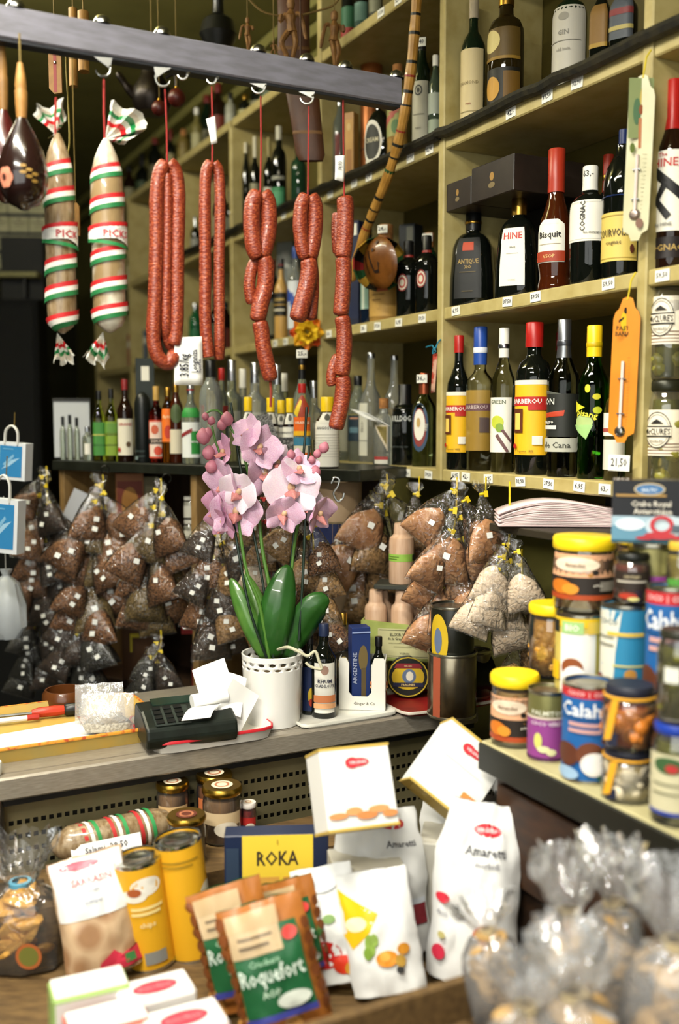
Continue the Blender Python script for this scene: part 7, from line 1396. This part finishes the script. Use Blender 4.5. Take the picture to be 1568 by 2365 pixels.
# yellow tubs
YT = [('r', -1, 0, 1, 1, 'e3a91f'), ('e', .1, .82, .45, .09, 'ece6da'), ('e', -.3, .74, .4, .06, 'e6e0d2'), ('e', -.25, .78, .2, .04, 'a8562a'), ('r', -.4, .60, .5, .63, 'f0d890'), ('r', -.4, .55, .4, .58, 'f0d890'), ('t', 'chips', 0, .45, .05, 'f0dca0'), ('r', -.2, .06, .4, .18, '8a8a86')]
YT2 = [('r', -1, 0, 1, 1, 'e3a91f'), ('e', .75, .48, .4, .16, 'e3dccb'), ('e', .8, .42, .1, .05, '4a3a2a'), ('r', -.6, .88, .5, .90, 'a8801c'), ('r', -.6, .84, .3, .86, 'a8801c'), ('e', -.9, .8, .25, .1, 'e8e0c8')]
for px, py, w, yt, sh, lb in ((352, 2218, 108, 1972, YT, 'yellow crisp tube with white bowl picture, left of two'), (447, 2198, 106, 1928, YT2, 'yellow crisp tube with pale round picture, right of two')):
    p = onz(px, py, ZP); t = tin(lb, p, w, yt, M('e3a91f', .4), sh, name='crisp_tube', rimm=M('c9c9c4', .2, 1.0), extra=6, half=85); t.rotation_euler = (0, R(-7), t.rotation_euler.z)
# biscuit bag with white label
p = onz(245, 2262, ZP); s = sc_(p)
BIS = M('9c7552', .5, hx2='c9ab88', nscale=22, kind='voronoi', coat=.5)
bg = pouch('bag of brown biscuits with large white label and red foot', p, 168 * s, 270 * s, .06, BIS, [('r', -.95, .50, .95, .99, 'e3e3e0'), ('e', -.2, .93, .55, .035, 'd06070'), ('t', 'SARRASIN', .05, .80, .055, 'd87a80', 1.5), ('t', 'biscuits', .05, .72, .025, '9aa0b0', .7), ('t', 'Quimper', .0, .63, .03, '8a90a4', .8), ('p', [(-.2, .03), (1, .03), (1, .18), (.5, .14), (.3, .2), (-.1, .12)], 'c8344a'), ('r', .55, .06, .85, .13, '3f7a44')], (R(-14), R(-8), face_cam(p, 6)), seed=12, name='biscuit_bag')
# cellophane bag at the left with pale biscuits
def cello(label, p, w, h, hb, cm, tiem, rot, seed, name='cellophane_bag', cols=None, nb=12, flare=.8, white=.15):
    t = thing(name, label, 'bag', p, rot); rg = random.Random(seed)
    def wob(a, z):
        c, s_ = math.cos(a), math.sin(a); n1 = mnoise.noise(Vector((c * 2.4 + seed, s_ * 2.4, z * 25))); n2 = mnoise.noise(Vector((c * 6 + seed, s_ * 6, z * 40)))
        return 1 + .10 * n1 + .07 * n2 if z < hb * .9 else 1 + .30 * n1 + .35 * n2
    pr = [(0, .001), (.85, .001), (1, .03 * h), (1.02, .25 * h), (1, .6 * hb), (.9, .8 * hb), (.62, .93 * hb), (.26, hb), (.36, hb + .12 * (h - hb)), (.52, hb + .3 * (h - hb)), (.66, hb + .5 * (h - hb)), (flare * .95, hb + .75 * (h - hb)), (flare * 1.05, h)]
    mb = MB(); mb.lathe([(a * w / 2, z) for a, z in pr], 56, 0, 2.6, 1, .72, None, True, wob)
    top = [i for i, v in enumerate(mb.v) if v[2] > hb * 1.02]
    for i in top: v = mb.v[i]; mb.v[i] = (v[0], v[1], v[2] + .30 * (v[2] - hb) * mnoise.noise(Vector((v[0] * 60 + seed, v[1] * 60, seed))))
    mb.build('cellophane', FILM('ffffff', .10 if white > .1 else .05, white, 24, 1.0, .12), t, fix=False, sharp=60)
    me = MB(); me.lathe([(0, -.3), (.7, -.28), (1, -.1), (1, .1), (.7, .28), (0, .3)], 10); me = me.mesh('biscuit', cm)
    for i in range(nb):
        a = rg.uniform(0, 6.28); rr = w * .27 * rg.random() ** .5; o = link('biscuit', me, t, (rr * math.cos(a), rr * .55 * math.sin(a) - .01, .022 + (hb * .78) * (i + .5) / nb), (rg.uniform(-.9, .9), rg.uniform(-.9, .9), rg.uniform(0, 6))); q = w * rg.uniform(.14, .19); o.scale = (q, q, q)
    mb = MB(); mb.lathe([(.19 * w / 2, hb - .004), (.26 * w / 2, hb - .004), (.27 * w / 2, hb + .004), (.19 * w / 2, hb + .005)], 14); mb.build('tie', tiem, t); return t
p = onz(52, 2222, ZP); s = sc_(p)
cl = cello('cellophane bag of golden biscuits tied with blue at the left edge', p, 190 * s, 300 * s, 190 * s, M('d8a54c', .6, hx2='b9843a', nscale=20), M('5fa8c8', .5), (0, 0, 0), 3, nb=30, white=.035)
decal(cl, 'round_label', lambda x, v, o: Vector((.03 + x * .022, -.058 - o, .02 + v * .045)), .044, .045, [('e', 0, .5, 1, .5, 'a85a2a'), ('e', 0, .5, .75, .38, '6a6a2a')])
# lying salami with card on the back step
p = onz(262, 1968, -.835); s = sc_(p); sm_ = thing('lying_salami', 'salami with red and green stripes lying behind the biscuit bag', 'sausage', p, (0, 0, WROT + math.pi / 2 + R(4)))
pr = [(.2, -.12), (.6, -.11), (1, -.085), (1, .085), (.75, .11), (.25, .125)]; pr = [(a * .034, z) for a, z in pr]
mb = MB(); mb.lathe([(0, -.12)] + pr + [(0, .125)], 22, xf=Matrix.Translation((0, 0, .036)) @ Matrix.Rotation(math.pi / 2, 4, 'Y')); bd_ = mb.build('casing', SAL, sm_)
XF = Matrix.Translation((0, 0, .036)) @ Matrix.Rotation(math.pi / 2, 4, 'Y')
f0, w0, h0 = round_surf(pr, -.12, .125, 170); decal(bd_, 'printed_bands', lambda x, v, o: XF @ f0(x, v, o), w0, h0, [sh for k in range(3) for sh in (('b', -1, 1, .25 + .22 * k, .05, .03, 'b83030'), ('b', -1, 1, .30 + .22 * k, .05, .03, 'e0ddd2'), ('b', -1, 1, .35 + .22 * k, .05, .03, '2f8a4a'))], ny=10)
p2 = P(248, 1968, depth(p) - .06); mb = MB(); mb.sheet(lambda u, v: Vector(((u - .5) * .13, -.012 * math.sin(v * 1.5), (v - .5) * .042)), 4, 3)
cdd = tag(mb.build('white_card', M('e8e8e4', .7), None, p2, (R(-38), R(-7), R(14)), fix=False), 'white handwritten card on the lying salami', 'card')
decal(cdd, 'handwriting', lambda x, v, o: Vector((x * .065, -.012 * math.sin(v * 1.5) - o - .001, (v - .5) * .042)), .13, .042, [('t', 'Salami  29,50', 0, .65, .25, '55555c', 1.6), ('t', 'extra 6,90', .1, .3, .2, '66666c', 1.2)])
# jars with gold lids on the step
GLD = M('b8953c', .28, 1.0); HON = M('8a4a14', .25, hx2='a8642a', nscale=8); PATE = M('8f6a44', .5)
for px, py, w, yt, lm, fm, lb, lc in ((400, 1920, 74, 1804, GLD, PATE, 'jar of pate with round lid sticker behind the yellow tubes', 'c9a878'), (496, 1905, 82, 1784, GLD, HON, 'jar with gold lid at the very back by the vents', 'b8683c'), (514, 1938, 90, 1812, GLD, PATE, 'jar with gold lid and oval white label, in front of the back one', 'c8b08a'), (432, 1990, 88, 1880, GLD, M('5a3a14', .4), 'jar with brown topped gold lid behind the right yellow tube', '6a5a3a'), (574, 1928, 36, 1852, M('d8d0c8', .4), M('8a1c1c', .4), 'slim red jar right of the gold lids', 'a82420')):
    p = onz(px, py, -.835)
    t = jar(lb, p, w, yt, lm, fm, [(.15, .60, 60, [('r', -1, .5, 1, 1, lc), ('e', .2, .35, .6, .3, 'd5cbb8')])], lid=.14, lidr=.98, extra=0)
    H = ztop(p, yt) - p.z; r = w * depth(p) / F / 2
    decal(t, 'lid_sticker', lambda x, v, o: Vector((x * r * .55, (v - .5) * r * 1.1, H + o)), r, r, [('e', 0, .5, 1, .5, 'd8ccb0' if px not in (432,) else '5a2a1c'), ('o', 0, .5, .7, .35, .3, 'a86a4a')])
p = onz(-12, 1990, -.835); jar('dark jar with white lid cut off by the left edge', p, 50, 1760, WHITEC, M('3a1c10', .4), [], extra=0)
# white cartons and bags of almond biscuits
VIR = [('e', .05, .80, .32, .055, 'c2303a'), ('e', -.12, .80, .2, .07, 'c2303a'), ('t', 'VIRGINIA', .05, .80, .04, 'f0d0d0', .55), ('r', -.6, .55, .6, .555, 'c8c4bc'), ('e', -.7, .16, .28, .04, 'cf8a54'), ('e', -.25, .20, .24, .05, 'd8945c'), ('e', .1, .14, .3, .05, 'c87f48'), ('e', .45, .20, .3, .045, 'd8945c'), ('e', .75, .13, .22, .045, 'c8844c')]
BX = M('e2e1dc', .5)
def biscuit_box(label, px, py, d, w, h, dp, rot, sh):
    c = P(px, py, d); Rm = Matrix.LocRotScale(None, __import__('mathutils').Euler(rot), None)
    t = thing('biscuit_box', label, 'box', c + (Rm @ Vector((0, 0, -h / 2))), rot)
    mb = MB(); mb.box(-w / 2, -dp / 2, 0, w / 2, dp / 2, h, 0, .0015); mb.build('carton', BX, t)
    for z in (0, h): mb = MB(); mb.box(-w / 2 - .0008, -dp / 2 - .0008, z - .003, w / 2 + .0008, dp / 2 + .0008, z + .0015, 0); mb.build('gold_edge', M('c2a550', .45), t)
    f, ww, hh = flat(w, 0, h, -dp / 2 - .001); decal(t, 'front_print', f, ww, hh, sh); return t
biscuit_box('white box of almond biscuits tilted back on the pile', 812, 1822, 1.66, .122, .128, .075, (R(-26), R(1), R(20)), VIR)
biscuit_box('white box of almond biscuits turned diagonally behind the white bags', 1048, 1782, 1.78, .125, .13, .075, (R(-30), R(38), R(-8)), VIR[:4] + [('r', .4, .05, 1, .3, 'cf8a44')])
mb = MB(); mb.box(-.06, -.05, 0, .06, .05, .18, 0, .002); q = P(845, 1985, 1.72); tag(mb.build('plain_carton', M('b8b4a8', .6), None, Vector((q.x, q.y, EYE + ZP)), (0, 0, R(10))), 'plain pale carton hidden under the tilted biscuit box', 'box')
mb = MB(); mb.box(-.06, -.05, 0, .06, .05, .19, 0, .002); q = P(1050, 1950, 1.80); tag(mb.build('plain_carton', M('b8b4a8', .6), None, Vector((q.x, q.y, EYE + ZP)), (0, 0, R(-10))), 'plain pale carton under the diagonal biscuit box', 'box')
AM = [('e', .15, .86, .36, .035, 'c8303a'), ('t', 'VIRGINIA', .15, .86, .022, 'f2d0d0', .6), ('t', 'Amaretti', .15, .75, .05, '4a4a4e', .95), ('t', 'morbidi', .2, .68, .03, '8a8a90', .7), ('e', .3, .30, .28, .06, 'd04a5a'), ('e', -.72, .46, .18, .03, 'c83040'), ('t', 'dolci', -.72, .38, .03, '9a9aa0', .4), ('e', -.72, .16, .16, .045, 'c83048'), ('e', -.7, .26, .1, .02, 'b8ae70')]
AM2 = [('e', .35, .90, .36, .04, 'c8303a'), ('t', 'VIRGINIA', .35, .90, .022, 'f2d0d0', .6), ('t', 'Amaretti', .5, .76, .045, '4a4a4e', .8), ('e', -.6, .93, .3, .015, '6a6258'), ('r', .55, .2, .95, .34, '8a3038'), ('r', .55, .34, .95, .38, 'd0d4dc')]
p = onz(1118, 2262, ZP); s = sc_(p)
pouch('tall white bag of soft amaretti standing at the right', p + Vector((-.028, -.014, 0)), 200 * s, 398 * s, .09, WB, AM, (R(-10), R(4), face_cam(p, -4)), seed=21, name='amaretti_bag', crumple=1.6, shoulder=.22)
p = onz(890, 2225, ZP); s = sc_(p)
pouch('white bag of amaretti behind the yellow flower pouch', p + Vector((.0, .02, 0)), 215 * s, 322 * s, .09, WB, AM2, (R(-14), R(-3), face_cam(p, 4)), seed=25, name='amaretti_bag', crumple=1.6, shoulder=.15)
p = onz(1030, 2130, ZP); s = sc_(p)
pouch('white bag of amaretti leaning between the box and the tall bag', p, 190 * s, 375 * s, .08, WB, AM2, (R(-14), R(12), face_cam(p, 10)), seed=29, name='amaretti_bag', crumple=2.0, shoulder=.2)
# small white cartons at the lower left, seen from above
def low_box(label, px, py, d, w, dp, rz, edge, red):
    c = P(px, py, d); h = c.z - (EYE + ZP)
    return carton(label, Vector((c.x, c.y, EYE + ZP)), w, dp, h, M(edge, .5), 'small_carton', 'box', (0, 0, R(rz)), shapes=[('r', -.95, .0, .95, .96, 'e3e0da')], bev=.004,
                  top=[('r', -.94, .06, .94, .94, 'e8e6e2')] + ([('e', 0, .5, .62, .26, 'd03a4a'), ('t', 'Bonne Maman', 0, .5, .12, 'e88a90', .9)] if red else [('e', 0, .5, .4, .12, 'dcd9d2')]))
low_box('small white carton with green edges at the lower left', 205, 2268, 1.40, .105, .058, 24, '9ab86a', False)
low_box('small white carton with red edges at the lower left corner', 245, 2345, 1.33, .105, .062, 26, 'd06a5a', False)
low_box('small white carton with a red oval, upper of the two', 358, 2280, 1.40, .104, .062, 26, 'dcd6d2', True)
low_box('small white carton with a red oval, nearest the bottom edge', 425, 2352, 1.33, .108, .068, 26, 'd8c9c6', True)
# crumpled cellophane bags at the lower right, in the crate
for i, (px, py, d, w, h, hb, lb) in enumerate(((1160, 2270, 1.31, 140, 190, 90, 'small cellophane bag of biscuits right before the tall white bag'), (1300, 2330, 1.20, 200, 340, 180, 'cellophane bag of biscuits with a high ruffled top, left in the crate'), (1440, 2300, 1.24, 200, 330, 190, 'cellophane bag of biscuits in the middle of the crate'), (1345, 2420, 1.08, 230, 260, 150, 'cellophane bag of biscuits at the bottom edge'), (1540, 2330, 1.12, 230, 330, 190, 'cellophane bag of biscuits against the right edge'), (1180, 2420, 1.10, 190, 210, 120, 'cellophane bag of biscuits at the left front of the crate'))):
    p = P(px, py, d); p.z = EYE + ZK - .05 + .0; s = sc_(p)
    cello(lb, p, w * s, ztop(p, py - h) - p.z, (ztop(p, py - h) - p.z) * .72, M('c9a46a', .65, hx2='a8824a', nscale=25), M('c9b488', .5), (R(-4), R((i * 37) % 20 - 10), R(i * 40)), 31 + i, nb=24, flare=1.0)
# ------------------------------------------------------------------ small extras
def quad_card(name, label, cat, cs, mat, th=.001, bend=.0):
    o = cs[0]; t = thing(name, label, cat, o); n = (cs[1] - cs[0]).cross(cs[3] - cs[0]).normalized()
    mb = MB(); mb.sheet(lambda u, v: ((cs[0] - o) * (1 - u) + (cs[1] - o) * u) * (1 - v) + ((cs[3] - o) * (1 - u) + (cs[2] - o) * u) * v + n * bend * math.sin(math.pi * u), 6, 6)
    c = mb.build('face', mat, t, fix=False); sm = c.modifiers.new('thickness', 'SOLIDIFY'); sm.thickness = th; sm.offset = 0; return t
bq = barp(.20)
wbz = onbar(168, L3, .20)
t = thing('white_board', 'small grey white board with black top edge behind the miniature bottles', 'board', wbz, (R(-4), 0, face_cam(wbz)))
s = depth(wbz) / F; mb = MB(); mb.box(-40 * s, 0, 0, 40 * s, .006, 132 * s, 0, .001); mb.build('panel', M('b8bcc0', .5), t); mb = MB(); mb.box(-42 * s, -.001, 128 * s, 42 * s, .008, 136 * s); mb.build('edge_strip', M('10100e', .5), t)
q = Hp(176, 545, .12); t = thing('wooden_plaque', 'small wooden plaque hanging between the two salamis', 'plaque', q); s = depth(q) / F
mb = MB(); mb.prism([(-9 * s, 0), (9 * s, 0), (9 * s, 66 * s), (4 * s, 74 * s), (-9 * s, 72 * s)], -.004, .004); mb.build('plate', TAN, t)
mb = MB(); mb.lathe([(0, -.001), (.006, -.001), (.006, .001), (0, .001)], 12, xf=Matrix.Translation((0, -.0045, 14 * s)) @ Matrix.Rotation(math.pi / 2, 4, 'X')); mb.build('painted_dot', M('6a4a2a', .6), t)
cord(t, [q + Vector((0, 0, 70 * s)), q + Vector((0, 0, 400 * s))], .0012, OLTAN)
cs = [Wp(1000, 818, -.006), Wp(1010, 816, -.006), Wp(1004, 906, -.006), Wp(995, 908, -.006)]
t = quad_card('paper_strip', 'narrow red and white paper strip pinned to the tall upright', 'paper strip', cs, M('c9a08a', .6, hx2='b03a28', nscale=30, sharp=(.45, .55)))
t = thing('blue_string', 'small knotted blue string on the tall upright', 'string', Wp(1003, 800, -.008))
cord(t, catmull([Wp(984, 802, -.01), Wp(998, 798, -.012), Wp(1004, 806, -.014), Wp(1012, 790, -.01), Wp(1018, 784, -.008)], 4), .0018, M('1f7a94', .5)); cord(t, catmull([Wp(1000, 800, -.012), Wp(1006, 812, -.014), Wp(999, 816, -.012), Wp(1002, 801, -.012)], 4), .0018, M('1f7a94', .5))
cs = [Wp(800, 944, -.03), Wp(815, 946, -.03), Wp(902, 984, -.03), Wp(880, 976, -.03)]
t = quad_card('plastic_sliver', 'white curled plastic sliver in front of the long necked bottle', 'plastic', [Wp(808, 944, -.05), Wp(850, 955, -.05), Wp(900, 984, -.05), Wp(842, 966, -.05)], M('e8e8e4', .3), bend=.004)
t = hung('black_gourd', 'black rounded gourd vessel hanging behind the rail left of the dolls', 'gourd', 505, 118, 2.8); s = 2.8 / F; BG = M('0c0d0a', .35)
mb = MB(); mb.lathe([(0, 0), (30 * s, 6 * s), (44 * s, 36 * s), (36 * s, 66 * s), (14 * s, 82 * s), (12 * s, 110 * s), (16 * s, 120 * s), (0, 120 * s)], 20); mb.build('vessel', BG, t)
mb = MB(); mb.lathe([(0, 118 * s), (13 * s, 118 * s), (12 * s, 134 * s), (0, 136 * s)], 12); mb.build('stopper', M('8a8a80', .5), t); cord(t, [t.location + Vector((0, 0, 135 * s)), t.location + Vector((0, 0, .6))], .0015, OLTAN)
# dried twigs on the far upper shelf
q = onwall(318, L1, .10); t = thing('dried_twig_bundle', 'bundle of dried dark green twigs on the far shelf beside the pale salami', 'twigs', q); rg = random.Random(8)
for i in range(22):
    a = rg.uniform(0, 6.28); l = rg.uniform(.12, .24); sp = rg.uniform(.02, .09)
    mb = MB(); mb.tube(catmull([(0.008 * math.cos(a), .008 * math.sin(a), 0), (sp * .4 * math.cos(a), sp * .4 * math.sin(a), l * .6), (sp * math.cos(a), sp * math.sin(a), l)], 3), [.0022] * 4 + [.0012] * 3, 5); w_ = mb.build('twig', M('4a4f2a', .7), t)
    for j in range(3):
        b = rg.uniform(0, 6.28); z = l * (.5 + .2 * j); c = Vector((sp * (z / l) * math.cos(a), sp * (z / l) * math.sin(a), z)); e = Vector((math.cos(b), math.sin(b), .5)) * .03
        mb = MB(); n = Vector((-math.sin(b), math.cos(b), 0)) * .009; mb.add([c, c + e * .5 + n, c + e, c + e * .5 - n], [(0, 1, 2, 3)]); mb.build('leaf', M('55603a', .6), w_, fix=False)
mb = MB(); mb.lathe([(.012, .03), (.014, .032), (.014, .04), (.012, .042)], 10); mb.build('binding', M('8a7a4a', .7), t)
